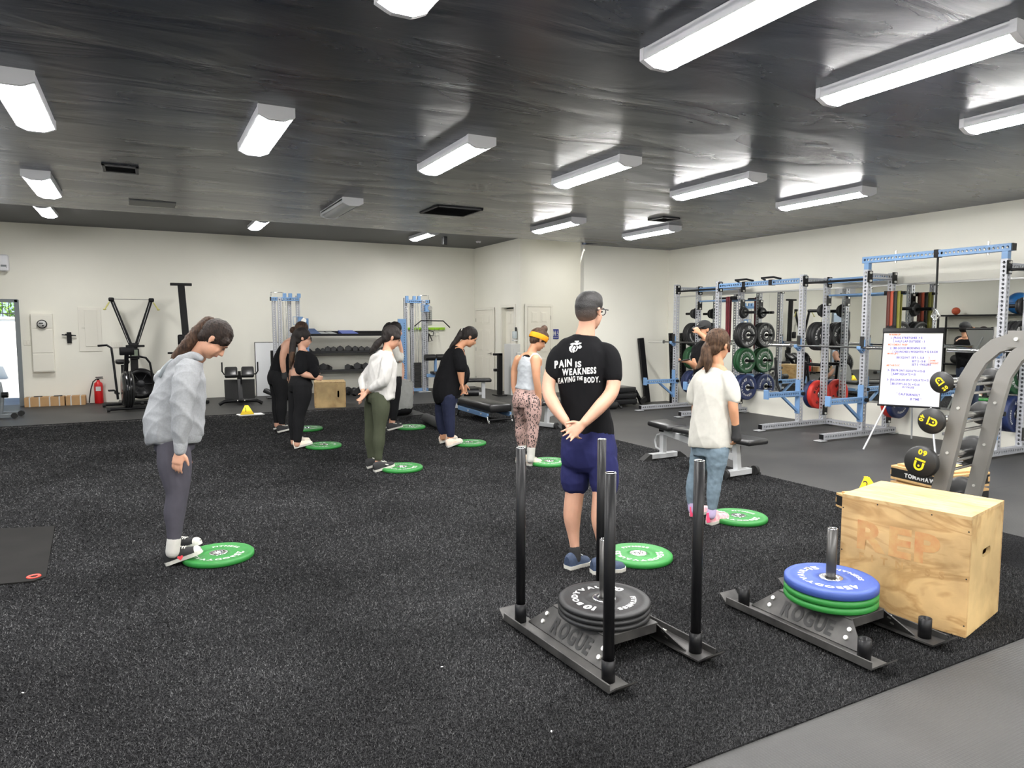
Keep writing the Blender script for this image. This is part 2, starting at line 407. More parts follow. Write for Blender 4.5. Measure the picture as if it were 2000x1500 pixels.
# panelled doors
m_door = M('door_paint', srgb(236, 232, 220), .4)
m_hinge = M('hinge_metal', (.45, .43, .40), .35, metal=1)
def panel_door(name, label, o, xd, wd, ht, hinge_side, handle=True, casing=True):
    """o: base corner, xd: horizontal direction along the wall; door faces xd x z side"""
    xd = Vector(xd); nrm = xd.cross(Vector((0, 0, 1)))     # outward
    R = plane_mtx(o, xd, (0, 0, 1))                           # local x along, y up, z outward
    t = bpy.data.objects.new(name, None); COL.objects.link(t); t.matrix_world = R
    tag(t, label, 'door', None, 'structure')
    MB().box((wd / 2, ht / 2, .008), (wd, ht, .03), .002).build('slab', m_door, t)
    cw = wd * .30; gx = [(wd * .145, wd * .145 + cw), (wd - wd * .145 - cw, wd - wd * .145)]
    for y0, y1 in ((.10, .42), (.47, .76), (.82, .95)):
        for x0, x1 in gx:
            c = ((x0 + x1) / 2, (y0 + y1) / 2 * ht, .024); p = MB()
            p.box((c[0], c[1], .0235), (x1 - x0, (y1 - y0) * ht, .006), .004)
            p.box((c[0], c[1], .029), ((x1 - x0) * .72, (y1 - y0) * ht - (x1 - x0) * .28, .012), .005)
            p.build('panel', m_door, t)
    hx = 0 if hinge_side == 0 else wd
    for k in (.12, .5, .88): MB().cyl((hx, k * ht - .045, .028), (hx, k * ht + .045, .028), .009, 8).build('hinge', m_hinge, t)
    if handle:
        x = wd - .07 if hinge_side == 0 else .07; s = -1 if hinge_side == 0 else 1
        h = MB().cyl((x, ht * .455, .023), (x, ht * .455, .04), .03, 14).cyl((x, ht * .455, .04), (x, ht * .455, .075), .011, 8)
        h.tube([(x, ht * .455, .07), (x + s * .03, ht * .455, .075), (x + s * .10, ht * .45, .07)], .009, 8); h.build('lever_handle', m_hinge, t)
    if casing:
        c = MB(); cwid = .065
        c.box((-cwid / 2 - .005, ht / 2 + .02, .012), (cwid, ht + .04, .024), .004).box((wd + cwid / 2 + .005, ht / 2 + .02, .012), (cwid, ht + .04, .024), .004).box((wd / 2, ht + cwid / 2 + .005, .013), (wd + 2 * cwid + .01, cwid, .026), .004)
        c.build('door_casing', m_white, t)
    return t
panel_door('door_1', 'closed cream six-panel door with lever handle beside back corner', (BX - .016, 16.33, 0), (0, -1, 0), .96, 1.955, 0)
panel_door('door_2', 'narrow panelled door standing back in a recessed doorway', (BX + .125, D2b, 0), (0, -1, 0), .62, 1.97, 1, False, False)
jb = MB(); cw = .07
jb.box((BX - .012, D2b + cw / 2, 1.0), (.024, cw, 2.0), .004).box((BX - .012, D2a - cw / 2, 1.0), (.024, cw, 2.0), .004).box((BX - .013, (D2a + D2b) / 2, 2.0 + cw / 2), (.026, D2b - D2a + 2 * cw, cw), .004)
struct('trim_1', jb, m_white, None, 'cream casing around the recessed doorway', 'trim')
panel_door('door_3', 'cream restroom door next to the blue sign', (7.79, BY - .016, 0), (1, 0, 0), .61, 2.0, 1)

# exit doorway: grey steel frame, open leaf
m_steel = M('grey_frame', srgb(120, 126, 130), .45)
ef = MB(); t = .075
for x in (DX0 + t / 2, DX1 - t / 2 + .03): ef.box((x, YB + .06, DZ / 2 + .02), (t, .20, DZ + .04), .004)
ef.box(((DX0 + DX1) / 2 + .015, YB + .06, DZ + .02), (DX1 - DX0, .20, .06), .004)
struct('door_frame_4', ef, m_steel, None, 'grey steel frame around the open exit doorway', 'door frame')
lf = bpy.data.objects.new('door_4', None); COL.objects.link(lf); lf.location = (DX0 + .08, YB + .17, 0); lf.rotation_euler[2] = math.radians(105)
tag(lf, 'pale steel exit door leaf standing open to daylight', 'door', None, 'structure')
m_leaf = M('steel_door', srgb(200, 205, 208), .4)
MB().box((.40, 0, 1.0), (.80, .045, 1.98), .003).build('slab', m_leaf, lf)
MB().box((.42, .05, .98), (.62, .03, .05), .008).box((.14, .04, .98), (.06, .06, .09), .006).box((.70, .04, .98), (.06, .06, .09), .006).build('push_bar', m_hinge, lf)

# mirror: panels on the right wall
m_mir = M('mirror_glass', (.88, .895, .87), .012, metal=1.0)
m_chan = M('mirror_channel', (.62, .62, .60), .35, metal=.8)
MY = [11.12, 9.90, 8.68, 7.46, 6.22, 4.98, 3.76, 2.54]
MZ0, MZ1 = .436, 2.14
names = ['beside the bare cream wall', 'behind the first rack with plates', 'between the two nearer plate racks', 'behind the red bumper plates', 'behind the flip chart easel', 'behind the rack with the tall blue beam', 'past the dumbbell tower']
for i in range(len(MY) - 1):
    y1, y0 = MY[i], MY[i + 1]
    o = MB().box((XR - .004, (y0 + y1) / 2, (MZ0 + MZ1) / 2), (.006, y1 - y0 - .004, MZ1 - MZ0)).build('wall_mirror', m_mir)
    tag(o, 'tall wall mirror panel ' + names[i], 'mirror', 'mirror panels on the side wall')
ch = MB().box((XR - .008, (MY[0] + MY[-1]) / 2, MZ1 + .012), (.016, MY[0] - MY[-1], .028), .003).box((XR - .008, (MY[0] + MY[-1]) / 2, MZ0 - .010), (.016, MY[0] - MY[-1], .02), .003)
struct('trim_2', ch, m_chan, None, 'metal channel strips above and below the mirror', 'trim')

# ------------------------------------------------------------ ceiling fixtures
m_fix = M('fixture_white', srgb(225, 226, 232), .4)
m_diff = M('diffuser_lit', (.9, .9, .9), .4, emit=(1.0, .985, .96), estr=LAMP)
m_dim = M('diffuser_unlit', srgb(200, 202, 205), .35)
def make_fixture(lit=True):
    t = thing('ceiling_light', 'lit', 'ceiling light', (0, 0, 0))
    L = 1.2; W = .25
    MB().box((0, 0, -.018), (W, L - .04, .036), .004).box((-W / 2 + .006, 0, -.04), (.012, L - .04, .055), .003).box((W / 2 - .006, 0, -.04), (.012, L - .04, .055), .003).build('housing', m_fix, t)
    prof = [(-W / 2 + .014, -.036), (-W / 2 + .02, -.062), (-W / 2 + .05, -.082), (-.05, -.093), (.05, -.093), (W / 2 - .05, -.082), (W / 2 - .02, -.062), (W / 2 - .014, -.036)]
    vs = [(x, y, z) for y in (-L / 2 + .03, L / 2 - .03) for x, z in prof]; k = len(prof)
    MB().add(vs, [(i, i + 1, i + 1 + k, i + k) for i in range(k - 1)], True).build('diffuser', m_diff if lit else m_dim, t)
    ep = [(-W / 2 - .003, 0), (W / 2 + .003, 0), (W / 2 + .003, -.066), (W / 2 - .05, -.09), (.05, -.099), (-.05, -.099), (-W / 2 + .05, -.09), (-W / 2 - .003, -.066)]
    for s in (-1, 1):
        R = Matrix(((1, 0, 0, 0), (0, 0, 1, s * (L / 2 - .015) - .0175), (0, 1, 0, 0), (0, 0, 0, 1)))
        MB().prism(ep, .035, R).build('end_cap', m_fix, t)
    return t
fx = make_fixture(True); used = False
LG = 'lit ceiling light fixtures'
spots = [(1.14, 2.70, 'above the near black mat side'), (2.68, 2.68, ''), (4.12, 2.66, ''), (5.67, 2.62, ''), (7.25, 2.62, ''), (-.45, 2.70, ''),
         (-.66, 5.88, ''), (.90, 5.90, ''), (2.53, 5.92, ''), (4.02, 5.88, ''), (5.60, 5.84, ''), (7.27, 5.78, ''),
         (-.90, 9.15, ''), (5.60, 9.15, ''), (7.36, 9.12, ''),
         (.9, -.55, ''), (2.6, -.55, ''), (4.1, -.55, ''), (5.65, -.6, ''), (7.25, -.6, ''), (-.5, -.5, ''), (-2.3, -.5, ''), (-2.3, 2.7, ''), (-2.35, 5.9, ''), (-2.5, 9.15, ''), (-.6, -3.0, ''), (2.6, -3.0, ''), (5.65, -3.0, '')]  # far-left column is added out of view to brighten the left wall
for i, (x, y, s) in enumerate(spots):
    lab = 'long lit white tube fixture on the glossy charcoal ceiling'
    if i == 0: fx.location = (x, y, HC); fx['label'] = lab; fx['group'] = LG
    else: dup(fx, (x, y, HC), 0, lab, LG)
for x, y in ((-1.38, 14.2), (2.02, 14.2), (5.42, 14.35)):
    dup(fx, (x, y, HB), 0, 'lit fixture on the flat ceiling strip by the back wall', 'fixtures on the back ceiling strip')
m_soft = M('diffuser_dim', (.9, .9, .9), .4, emit=(1.0, .985, .96), estr=LAMP * .5)
hl = make_fixture(True); hl.location = (8.5, 12.5, HB); hl['label'] = 'added unseen dim fixture brightening the restroom front wall'  # extra lamp hidden behind the ceiling edge, added to lift the restroom wall
for c in hl.children:
    if c.name.startswith('diffuser'): c.data.materials[0] = m_soft
ul = make_fixture(False); ul.location = (2.32, 9.15, HC); ul['label'] = 'unlit grey tube fixture on the charcoal ceiling'

m_blk = M('black_plastic', (.013, .013, .014), .45)
m_dgrey = M('dark_grille', (.02, .021, .024), .5)
def vent(label, x0, x1, y0, y1, z, wide=.03, light=False):
    t = thing('ceiling_vent', label, 'vent', ((x0 + x1) / 2, (y0 + y1) / 2, z), 0, 'ceiling vents')
    W, D = x1 - x0, y1 - y0
    MB().box((0, 0, -.004), (W, D, .008)).build('backing', m_dgrey, t)
    f = MB(); mat = m_fix if light else m_blk
    for s in (-1, 1):
        f.box((s * (W / 2 - wide / 2), 0, -.010), (wide, D, .02), .003).box((0, s * (D / 2 - wide / 2), -.010), (W, wide, .02), .003)
    f.build('frame', M('vent_frame', (.10, .10, .105), .5), t)
    k = max(3, int((D - 2 * wide) / .055))
    for i in range(k):
        y = -D / 2 + wide + (D - 2 * wide) * (i + .5) / k
        MB().bar((-W / 2 + wide, y, -.010), (W / 2 - wide, y, -.010), .004, .022, 0, (0, .5, 1)).build('slat', m_blk, t)
vent('small slatted dark ceiling vent with pale end brackets', -.30, .02, 7.9, 8.22, HC)
vent('large square dark ceiling vent beside the unlit fixture', 3.42, 4.08, 8.55, 9.2, HC)
vent('small square dark ceiling vent near the mirror wall', 6.61, 6.93, 7.92, 8.26, HC)
hp = thing('access_panel', 'ceiling access panel hanging slightly ajar', 'panel', (.16, 10.14, HC))
MB().box((0, 0, -.006), (.52, .40, .012), .001).build('hatch', M('hatch_paint', (.07, .072, .075), .4), hp)
MB().box((0, .205, -.004), (.53, .012, .008)).box((.262, 0, -.004), (.010, .40, .008)).build('gap_edge', m_blk, hp)
sm = thing('smoke_detector', 'small white smoke detector on the back ceiling strip', 'detector', (7.04, 15.03, HB))
MB().lathe([(.0, -.035), (.045, -.035), (.06, -.02), (.062, 0)], 20).build('detector_body', m_fix, sm)
MB().cyl((0, 0, -.034), (0, 0, -.040), .018, 12).build('detector_grille', m_dgrey, sm)
sm = thing('ceiling_speaker', 'small black box speaker mounted under the back ceiling strip', 'speaker', (6.01, 14.62, HB))
MB().box((0, 0, -.09), (.10, .12, .18), .012).build('speaker_body', m_blk, sm); MB().box((0, -.062, -.10), (.08, .006, .12), .002).build('speaker_grille', m_dgrey, sm)
sm = thing('ceiling_sensor', 'tiny dark dome sensor on the flat back ceiling', 'sensor', (.78, 13.25, HB))
MB().lathe([(0, -.025), (.03, -.022), (.045, 0)], 16).build('dome', m_dgrey, sm)

# ------------------------------------------------------------ outside the open exit door
m_pave = M('pavement', srgb(150, 152, 155), .85, var=.12, vscale=1.5, bump=.2, bscale=40)
struct('ground_outside', MB().box((0, 27.0, -.12), (50, 20.7, .2)).box((-14.2, 6, -.12), (20, 22, .2)), m_pave, None, 'grey paved yard outside the open exit door', 'ground')
gw = thing('garden_wall', 'sunlit white block wall across the yard outside', 'wall', (-4, 26, 0))
MB().box((0, 0, .88), (26, .2, 1.80)).build('wall_face', M('white_block', srgb(240, 236, 226), .8, bump=.2, bscale=20), gw)
MB().box((0, 0, 1.81), (26, .28, .08), .01).build('coping', M('coping_stone', srgb(170, 170, 165), .8), gw)
for gx, gy, sxx in ((-14.5, 12, 0),):
    g2 = MB().box((gx, 6, 1.2), (.2, 26, 2.6)).build('yard_wall', M('tan_block', srgb(214, 204, 182), .85, var=.06, vscale=2), None)
    tag(g2, 'tan yard wall facing the roll-up doorway', 'wall')
fc = thing('picket_fence', 'thin dark metal picket fence on top of the white yard wall', 'fence', (-4, 26, 1.85))
for i in range(60): MB().box((-6 + .16 * i, 0, .30), (.02, .02, .6)).build('picket', m_dgrey, fc)
MB().box((-1.2, 0, .55), (9.8, .03, .03)).box((-1.2, 0, .1), (9.8, .03, .03)).build('rail', m_dgrey, fc)
m_leafg = M('leaves', srgb(120, 160, 60), .5, var=.5, vscale=4)
def shrub(label, x, y, r, h, nl):
    t = thing('tree', label, 'tree', (x, y, 0), 0, 'trees beyond the yard wall')
    MB().cyl((0, 0, 0), (0, 0, h), .12, 8, .07).build('trunk', M('bark', (.12, .08, .05), .9), t)
    rg = np.random.default_rng(int(abs(x * 100)) + nl); mb = MB()
    for i in range(nl):
        p = Vector(rg.normal(size=3)); p = p.normalized() * (r * rg.uniform(.3, 1) ** .5); p.z = p.z * .8 + h
        a = Vector(rg.normal(size=3)).normalized() * .09; bq = Vector(rg.normal(size=3)).normalized() * .05
        mb.add([p - a, p + bq, p + a, p - bq], [(0, 1, 2, 3)])
    mb.build('foliage', m_leafg, t)
for i, (x, y) in enumerate(((-7.2, 28.4), (-3.6, 28.4), (0.0, 28.4), (-10.8, 28.4))):
    shrub('leafy green tree growing behind the white yard wall', x, y, 1.6, 2.6, 1500)
bn = thing('wheelie_bin', 'pale blue wheeled rubbish bin in the yard outside', 'bin', (-4.35, 25.2, 0))
m_bin = M('bin_blue', srgb(110, 150, 195), .5)
MB().prism([(-.26, -.3), (.26, -.3), (.28, .3), (-.28, .3)], 1.0).build('bin_body', m_bin, bn)
MB().box((0, 0, 1.03), (.62, .68, .06), .02).build('bin_lid', m_bin, bn)
for s in (-1, 1): MB().cyl((s * .3, .25, .1), (s * .24, .25, .1), .1, 14).build('wheel', m_blk, bn)
# ============================================================ PLATES, SLEDS, BOXES, NEAR EQUIPMENT
m_bmet = M('black_steel', (.007, .007, .008), .36, spec=.22)
m_worn = M('worn_steel', (.095, .092, .088), .48, metal=.35, col2=(.026, .025, .025), vscale=6)
m_chrome = M('chrome', (.72, .72, .72), .16, metal=1)
m_bolt = M('zinc_bolt', (.75, .74, .70), .35, metal=.6)
m_pgreen = M('plate_green', srgb(38, 122, 50), .5, bump=.05, bscale=300)
m_pgreen2 = M('plate_dark_green', srgb(24, 76, 40), .5)
m_pblue = M('plate_blue', srgb(54, 78, 148), .5, bump=.05, bscale=300)
m_pnavy = M('plate_navy', srgb(32, 46, 88), .5)
m_pblack = M('plate_black', (.013, .013, .014), .5, bump=.05, bscale=300)
m_pred = M('plate_red', srgb(205, 52, 42), .5)
m_hub = M('hub_steel', (.78, .78, .78), .22, metal=1)
m_let = M('white_lettering', srgb(205, 205, 203), .6)
m_letb = M('black_lettering', (.008, .008, .008), .5)
PLATE_MESH = {}
def plate_parts(T, num, brand=True):
    """meshes for a plate lying on z=0..T, axis Z"""
    key = (round(T, 4), num)
    if key in PLATE_MESH: return PLATE_MESH[key]
    p = MB().lathe([(.058, 0), (.216, 0), (.225, .008), (.225, T - .008), (.216, T), (.190, T), (.184, T - .004), (.106, T - .004), (.100, T - .001), (.058, T - .001), (.058, 0)], 48, cap=False)
    h = MB().lathe([(.026, .002), (.058, .002), (.058, T), (.052, T + .001), (.030, T + .001), (.026, T), (.026, .002)], 28, cap=False)
    z = T - .003; ts = []
    def put(nm, *a, **k): q = MB(); text_arc(q, *a, **k); ts.append((nm, q.mesh(nm)))
    if num == 'ROGUE':
        for a0 in (PI / 2, -PI / 2): put('brand_lettering', 'ROGUE', .058, .120, a0, z, sx=1.15, gap=.14)
    else:
        put('brand_lettering', 'BODYVAULT', .040, .130, 2.35, z, sx=1.25, gap=.16); put('brand_lettering', 'FITNESS', .034, .132, -.55, z, sx=1.25, gap=.16)
        put('weight_numeral', num, .062, .122, .95, z); put('weight_numeral', num, .062, .122, -2.2, z)
    PLATE_MESH[key] = (p.mesh('plate_disc'), h.mesh('plate_hub'), ts)
    return PLATE_MESH[key]
PLATE_DONE = {}
def plate(label, mat, num, T, loc, rz=0.0, rot=None, group=None, let=None):
    a, h, t = plate_parts(T, num)
    key = (mat.name, num, round(T, 4))
    if key not in PLATE_DONE:
        a2, h2, t2 = a.copy(), h.copy(), [(nm, m_.copy()) for nm, m_ in t]; PLATE_DONE[key] = (a2, h2, t2)
    a2, h2, t2 = PLATE_DONE[key]
    r = thing('weight_plate', label, 'weight plate', loc, rz, group)
    if rot is not None: r.rotation_euler = rot
    mk('disc', a2, mat, r); mk('hub_ring', h2, m_hub, r)
    for nm, m_ in t2: mk(nm, m_, let or m_let, r)
    return r

# ---- sleds -------------------------------------------------
def sled(label, loc, rz, poles, W=.52, Ls=.355):
    t = thing('push_sled', label, 'push sled', loc, rz)
    hw = W / 2; sw = .058
    for s in (-1, 1):
        k = MB()
        # skid: plate with upturned ends and raised outer lip
        prof = [(-.475, .052), (-.43, .014), (.43, .014), (.475, .052)]
        vs = []; fs = []
        for y, z in prof:
            for x in (-sw, sw): vs += [(s * hw + x, y, z), (s * hw + x, y, z + .008)]
        for i in range(3):
            a = i * 4; b_ = a + 4
            fs += [(a, a + 2, b_ + 2, b_), (a + 1, b_ + 1, b_ + 3, a + 3), (a, b_, b_ + 1, a + 1), (a + 2, a + 3, b_ + 3, b_ + 2)]
        fs += [(0, 1, 3, 2), (12, 14, 15, 13)]
        k.add(vs, fs)
        k.box((s * (hw + sw - .004), 0, .034), (.008, .86, .036), .002)
        k.box((s * hw, 0, .011), (.09, .84, .010), .002)
        k.build('skid', m_worn, t)
        # sloped side plate from skid up to the deck
        x0, x1 = s * (hw - .035), s * (hw - .115)
        th = s * .004
        p = [(x0, -.33, .022), (x0, .33, .022), (x1, .215, .128), (x1, -.215, .128)]
        vs = [Vector(q) for q in p] + [Vector((q[0] + th, q[1], q[2] + .004)) for q in p]
        MB().add(vs, [(0, 1, 2, 3), (7, 6, 5, 4), (0, 4, 5, 1), (1, 5, 6, 2), (2, 6, 7, 3), (3, 7, 4, 0)]).build('side_plate', m_worn, t)
        bn_ = Vector((s * .106, 0, .08)).normalized()
        for yy in (-.225, .225):
            for f in (.30, .62):
                c = Vector((x0 + (x1 - x0) * f, yy, .022 + .106 * f)); MB().cyl(c, c + bn_ * .014, .011, 10).build('bolt', m_bolt, t)
        for yy in (-.12, .16): MB().cyl((s * (hw + .035), yy, .022), (s * (hw + .035), yy, .030), .007, 8).build('bolt', m_bolt, t)
        R = plane_mtx(Vector((x0 + (x1 - x0) * .14, 0, .022 + .106 * .14)) + bn_ * .0085, (0, s, 0), Vector((x1 - x0, 0, .106)))
        mb = MB(); text_flat(mb, 'ROGUE', .105, R, fit=.30); mb.build('lettering', m_letb, t)
        for yy in (-Ls, Ls):
            MB().ring((s * hw, yy, .02), (s * hw, yy, .118), .030, .025, 18).build('pole_sleeve', m_bmet, t)
            if poles:
                MB().ring((s * hw, yy, .024), (s * hw, yy, .925), .0245, .019, 20).build('push_pole', m_bmet, t)
                MB().ring((s * hw, yy, .9255), (s * hw, yy, .929), .0240, .0195, 20).build('pole_rim', m_chrome, t)
    d = MB().box((0, 0, .131), (W - .21, .43, .008), .002)
    for e in (-1, 1):
        d.box((0, e * .213, .112), (W - .23, .006, .045), .001)
        d.bar((0, e * .20, .118), (0, e * .12, .118), .05, .02)
    d.build('deck', m_worn, t)
    MB().ring((0, 0, .13), (0, 0, .505), .0245, .019, 20).build('loading_post', M('post_steel', (.07, .068, .066), .35, metal=.6), t)
    MB().ring((0, 0, .5052), (0, 0, .5075), .0245, .0190, 20).build('post_rim', m_chrome, t)
    return t
S1 = (1.945, 2.72, .013); S2 = (3.085, 2.325, .013)
sled('black push sled with four tall upright poles on the turf', S1, .06, True)
sled('low black push sled without poles beside the scuffed plywood box', S2, .02, False, .47)
zp = .013 + .136
for i in range(3):
    plate('black ten pound plate on the tall-poled sled, ' + ('bottom', 'middle', 'topmost')[i] + ' of its stack', m_pblack, '10', .026, (S1[0], S1[1], zp + .027 * i), -.48, group='plates on the tall-poled sled')
zz = zp
for lab, mt, num, T in (('green plate at the bottom of the low sled stack', m_pgreen, '25', .034), ('green plate just under the blue plate on the low sled', m_pgreen, '25', .034), ('blue forty-five pound plate topmost on the low sled', m_pblue, '45', .046)):
    plate(lab, mt, num, T, (S2[0], S2[1], zz), 1.2 if num == '25' else .44, group='plates on the low sled'); zz += T + .001

# ---- green plates on the turf, one before each person -------
for lab, px, py, rz in (('bright green plate under the toes of the woman in grey hoodie', 427, 1081, 1.63), ('bright green plate before the man in the black lettered shirt', 1247, 1082, 1.63),
                        ('bright green plate before the woman in the white tee and jeans', 1442, 1008, 1.0), ('bright green plate before the woman with the yellow headband', 1072, 901, 1.5),
                        ('bright green plate before the woman in olive leggings', 785, 912, 1.6), ('bright green plate before the woman in the long black tee', 916, 864, 1.2),
                        ('bright green plate in front of the woman in white hoodie, nearer the seated man', 802, 833, .9), ('bright green plate before the woman in the cropped black tee', 632, 869, .5), ('bright green plate before the woman in the black tank top', 600, 836, 1.2)):
    P = gnd(px, py, .035); plate(lab, m_pgreen, '25', .038, (P.x, P.y, .006), rz, group='green plates on the turf')

# ---- plywood boxes -----------------------------------------
def wood_mat(name, c1, c2, axis=(1, 1, 1), rot=(0, 0, 0), scale=3.0):
    m = M(name, c1, .55); n, l, b = nodes(m)
    tc = n.new('ShaderNodeTexCoord'); mp = n.new('ShaderNodeMapping'); mp.inputs['Scale'].default_value = axis; mp.inputs['Rotation'].default_value = rot
    l.new(tc.outputs['Object'], mp.inputs[0])
    nz = n.new('ShaderNodeTexNoise'); nz.inputs['Scale'].default_value = scale; nz.inputs['Detail'].default_value = 4; nz.inputs['Distortion'].default_value = 1.6
    l.new(mp.outputs[0], nz.inputs['Vector'])
    mu = n.new('ShaderNodeMath'); mu.operation = 'MULTIPLY'; mu.inputs[1].default_value = 9; l.new(nz.outputs['Fac'], mu.inputs[0])
    fr = n.new('ShaderNodeMath'); fr.operation = 'PINGPONG'; fr.inputs[1].default_value = 1.0; l.new(mu.outputs[0], fr.inputs[0])
    cr = n.new('ShaderNodeValToRGB'); e = cr.color_ramp.elements; e[0].color = (*c2, 1); e[1].color = (*c1, 1); e[0].position = .0; e[1].position = .55
    l.new(fr.outputs[0], cr.inputs[0])
    n2 = n.new('ShaderNodeTexNoise'); n2.inputs['Scale'].default_value = 4; n2.inputs['Detail'].default_value = 6; l.new(tc.outputs['Object'], n2.inputs['Vector'])
    mr = n.new('ShaderNodeMapRange'); mr.inputs['From Min'].default_value = .35; mr.inputs['From Max'].default_value = .68; mr.inputs['To Min'].default_value = .72; mr.inputs['To Max'].default_value = 1.12; l.new(n2.outputs['Fac'], mr.inputs['Value'])
    vm = n.new('ShaderNodeVectorMath'); vm.operation = 'SCALE'; l.new(cr.outputs[0], vm.inputs[0]); l.new(mr.outputs[0], vm.inputs['Scale']); l.new(vm.outputs[0], b.inputs['Base Color'])
    bp = n.new('ShaderNodeBump'); bp.inputs['Strength'].default_value = .15; bp.inputs['Distance'].default_value = .003; l.new(fr.outputs[0], bp.inputs['Height']); l.new(bp.outputs[0], b.inputs['Normal'])
    return m
WC1, WC2 = srgb(200, 166, 116), srgb(172, 136, 88)
m_wood_f = wood_mat('plywood_front', WC1, WC2, (1, 1, 3.2), scale=1.5)
m_wood_s = wood_mat('plywood_end', srgb(208, 178, 126), srgb(182, 148, 98), (3.2, 1, 1), scale=1.3)
m_wood_t = wood_mat('plywood_top', srgb(200, 172, 124), srgb(178, 146, 98), (1.0, 7, 1), scale=1.6)
m_ply = M('plywood_edge', srgb(190, 155, 105), .6, var=.2, vscale=60, stretch=(1, 1, 8))
def rrect(cx, cy, w, h, r, k=4):
    out = []
    for sx, sy, a0 in ((1, 1, 0), (-1, 1, PI / 2), (-1, -1, PI), (1, -1, 1.5 * PI)):
        for i in range(k + 1):
            a = a0 + PI / 2 * i / k; out.append((cx + sx * (w / 2 - r) + r * math.cos(a), cy + sy * (h / 2 - r) + r * math.sin(a)))
    return out
def sheet_with_slot(w, h, th, slot):
    """sheet in local xy, thickness z, with rounded slot; returns MB"""
    bm = bmesh.new()
    outer = [(-w / 2, -h / 2), (w / 2, -h / 2), (w / 2, h / 2), (-w / 2, h / 2)]
    vo = [bm.verts.new((x, y, 0)) for x, y in outer]; vi = [bm.verts.new((x, y, 0)) for x, y in slot]
    ed = [bm.edges.new((vo[i], vo[(i + 1) % 4])) for i in range(4)] + [bm.edges.new((vi[i], vi[(i + 1) % len(vi)])) for i in range(len(vi))]
    r = bmesh.ops.triangle_fill(bm, use_beauty=True, use_dissolve=False, edges=ed)
    fs = [f for f in bm.faces]
    ex = bmesh.ops.extrude_face_region(bm, geom=fs)
    for g in ex['geom']:
        if isinstance(g, bmesh.types.BMVert): g.co.z += th
    bmesh.ops.recalc_face_normals(bm, faces=list(bm.faces)); bm.verts.index_update()
    mb = MB(); mb.add([v.co.copy() for v in bm.verts], [[v.index for v in f.verts] for f in bm.faces]); bm.free(); return mb
def plyo_box(label, loc, rz, W, D, Hh, slot_v=False):
    """W along x (front faces -y), D along y; slots in the x end faces"""
    t = thing('plyometric_box', label, 'plyo box', loc, rz); th = .018
    def put(mb, mtx, name, mat):
        q = MB(); q.add(mb.v, mb.f, False, mtx); return q.build(name, mat, t)
    for s in (-1, 1):   # long faces
        mtx = plane_mtx((0, s * (D / 2), 0), (1, 0, 0), (0, 0, 1)) if s < 0 else plane_mtx((0, s * (D / 2), 0), (-1, 0, 0), (0, 0, 1))
        q = MB().box((0, Hh / 2, -th / 2), (W, Hh, th), .0015)
        put(q, mtx, 'panel', m_wood_f)
    for s in (-1, 1):   # end faces with hand slot
        slot = rrect(0 if not slot_v else .15, .09 if not slot_v else 0.02, .125 if not slot_v else .035, .042 if not slot_v else .13, .018)
        q = sheet_with_slot(D - 2 * th - .001, Hh, th, slot)
        mtx = plane_mtx((s * W / 2, 0, Hh / 2), (0, s, 0), (0, 0, 1)) @ Matrix.Translation((0, 0, -th))
        put(q, mtx, 'panel', m_wood_s)
    MB().box((0, 0, Hh + th / 2 - .001), (W, D, th), .0015).build('panel', m_wood_t, t)
    MB().box((0, 0, th / 2), (W - 2 * th, D - 2 * th, th)).build('panel', m_wood_s, t)
    MB().box((0, 0, Hh * .5), (.016, D - 2 * th, Hh - .04)).build('inner_brace', M('dark_inside', (.02, .015, .01), .9), t)
    for s in (-1, 1):
        for x, z in ((-W / 2 + .009, .06), (-W / 2 + .009, Hh / 2), (-W / 2 + .009, Hh - .06), (W / 2 - .009, .06), (W / 2 - .009, Hh / 2), (W / 2 - .009, Hh - .06), (-W * .2, Hh - .009), (W * .22, Hh - .009)):
            MB().cyl((x, s * (D / 2 - .001), z), (x, s * (D / 2 + .0008), z), .004, 8).build('screw', m_letb, t)
    return t
# near box: near vertical edge at (1885,1250), front face runs back along the sled
NC = gnd(1885, 1250); FE = gnd(1640, 1188); RE = gnd(2000, 1215)
dirf = (Vector((NC.x, NC.y)) - Vector((gnd(1645, 968, .61).x, gnd(1645, 968, .61).y)))
Wb = dirf.length; angf = math.atan2(dirf.y, dirf.x)
BXH = .597; DB = .51
cx = NC.x - math.cos(angf) * Wb / 2 - math.sin(angf) * DB / 2; cy = NC.y - math.sin(angf) * Wb / 2 + math.cos(angf) * DB / 2
bigbox = plyo_box('large scuffed plywood jump box with faded red lettering', (cx, cy, .008), angf, Wb, DB, BXH)
m_faded = M('faded_red_print', srgb(182, 122, 78), .6, col2=srgb(193, 158, 104), vscale=14)
m_faded2 = M('faded_brown_print', srgb(160, 124, 78), .6, col2=srgb(186, 150, 100), vscale=20)
q = MB(); text_flat(q, 'REP', .21, plane_mtx((-.02, -DB / 2 - .0012, .335), (1, 0, 0), (0, 0, 1)), sx=1.5, fit=.41); q.build('lettering', m_faded, bigbox)
q = MB(); text_flat(q, 'FITNESS', .055, plane_mtx((.0, -DB / 2 - .0012, .268), (1, 0, 0), (0, 0, 1)), fit=.42, gap=.7); q.build('lettering', m_faded2, bigbox)
A = gnd(615, 797); Bq = gnd(676, 795); dv_ = Bq - A; an = math.atan2(dv_.y, dv_.x); Wd = dv_.length
c = A + dv_ / 2 + Vector((-math.sin(an), math.cos(an), 0)) * .30
# its slot faces the room, so the slotted end is turned to the front
pb = plyo_box('plywood jump box with an upright hand slot by the dumbbell shelf', (c.x, c.y, 0), an - PI / 2, .60, Wd, .475, True)

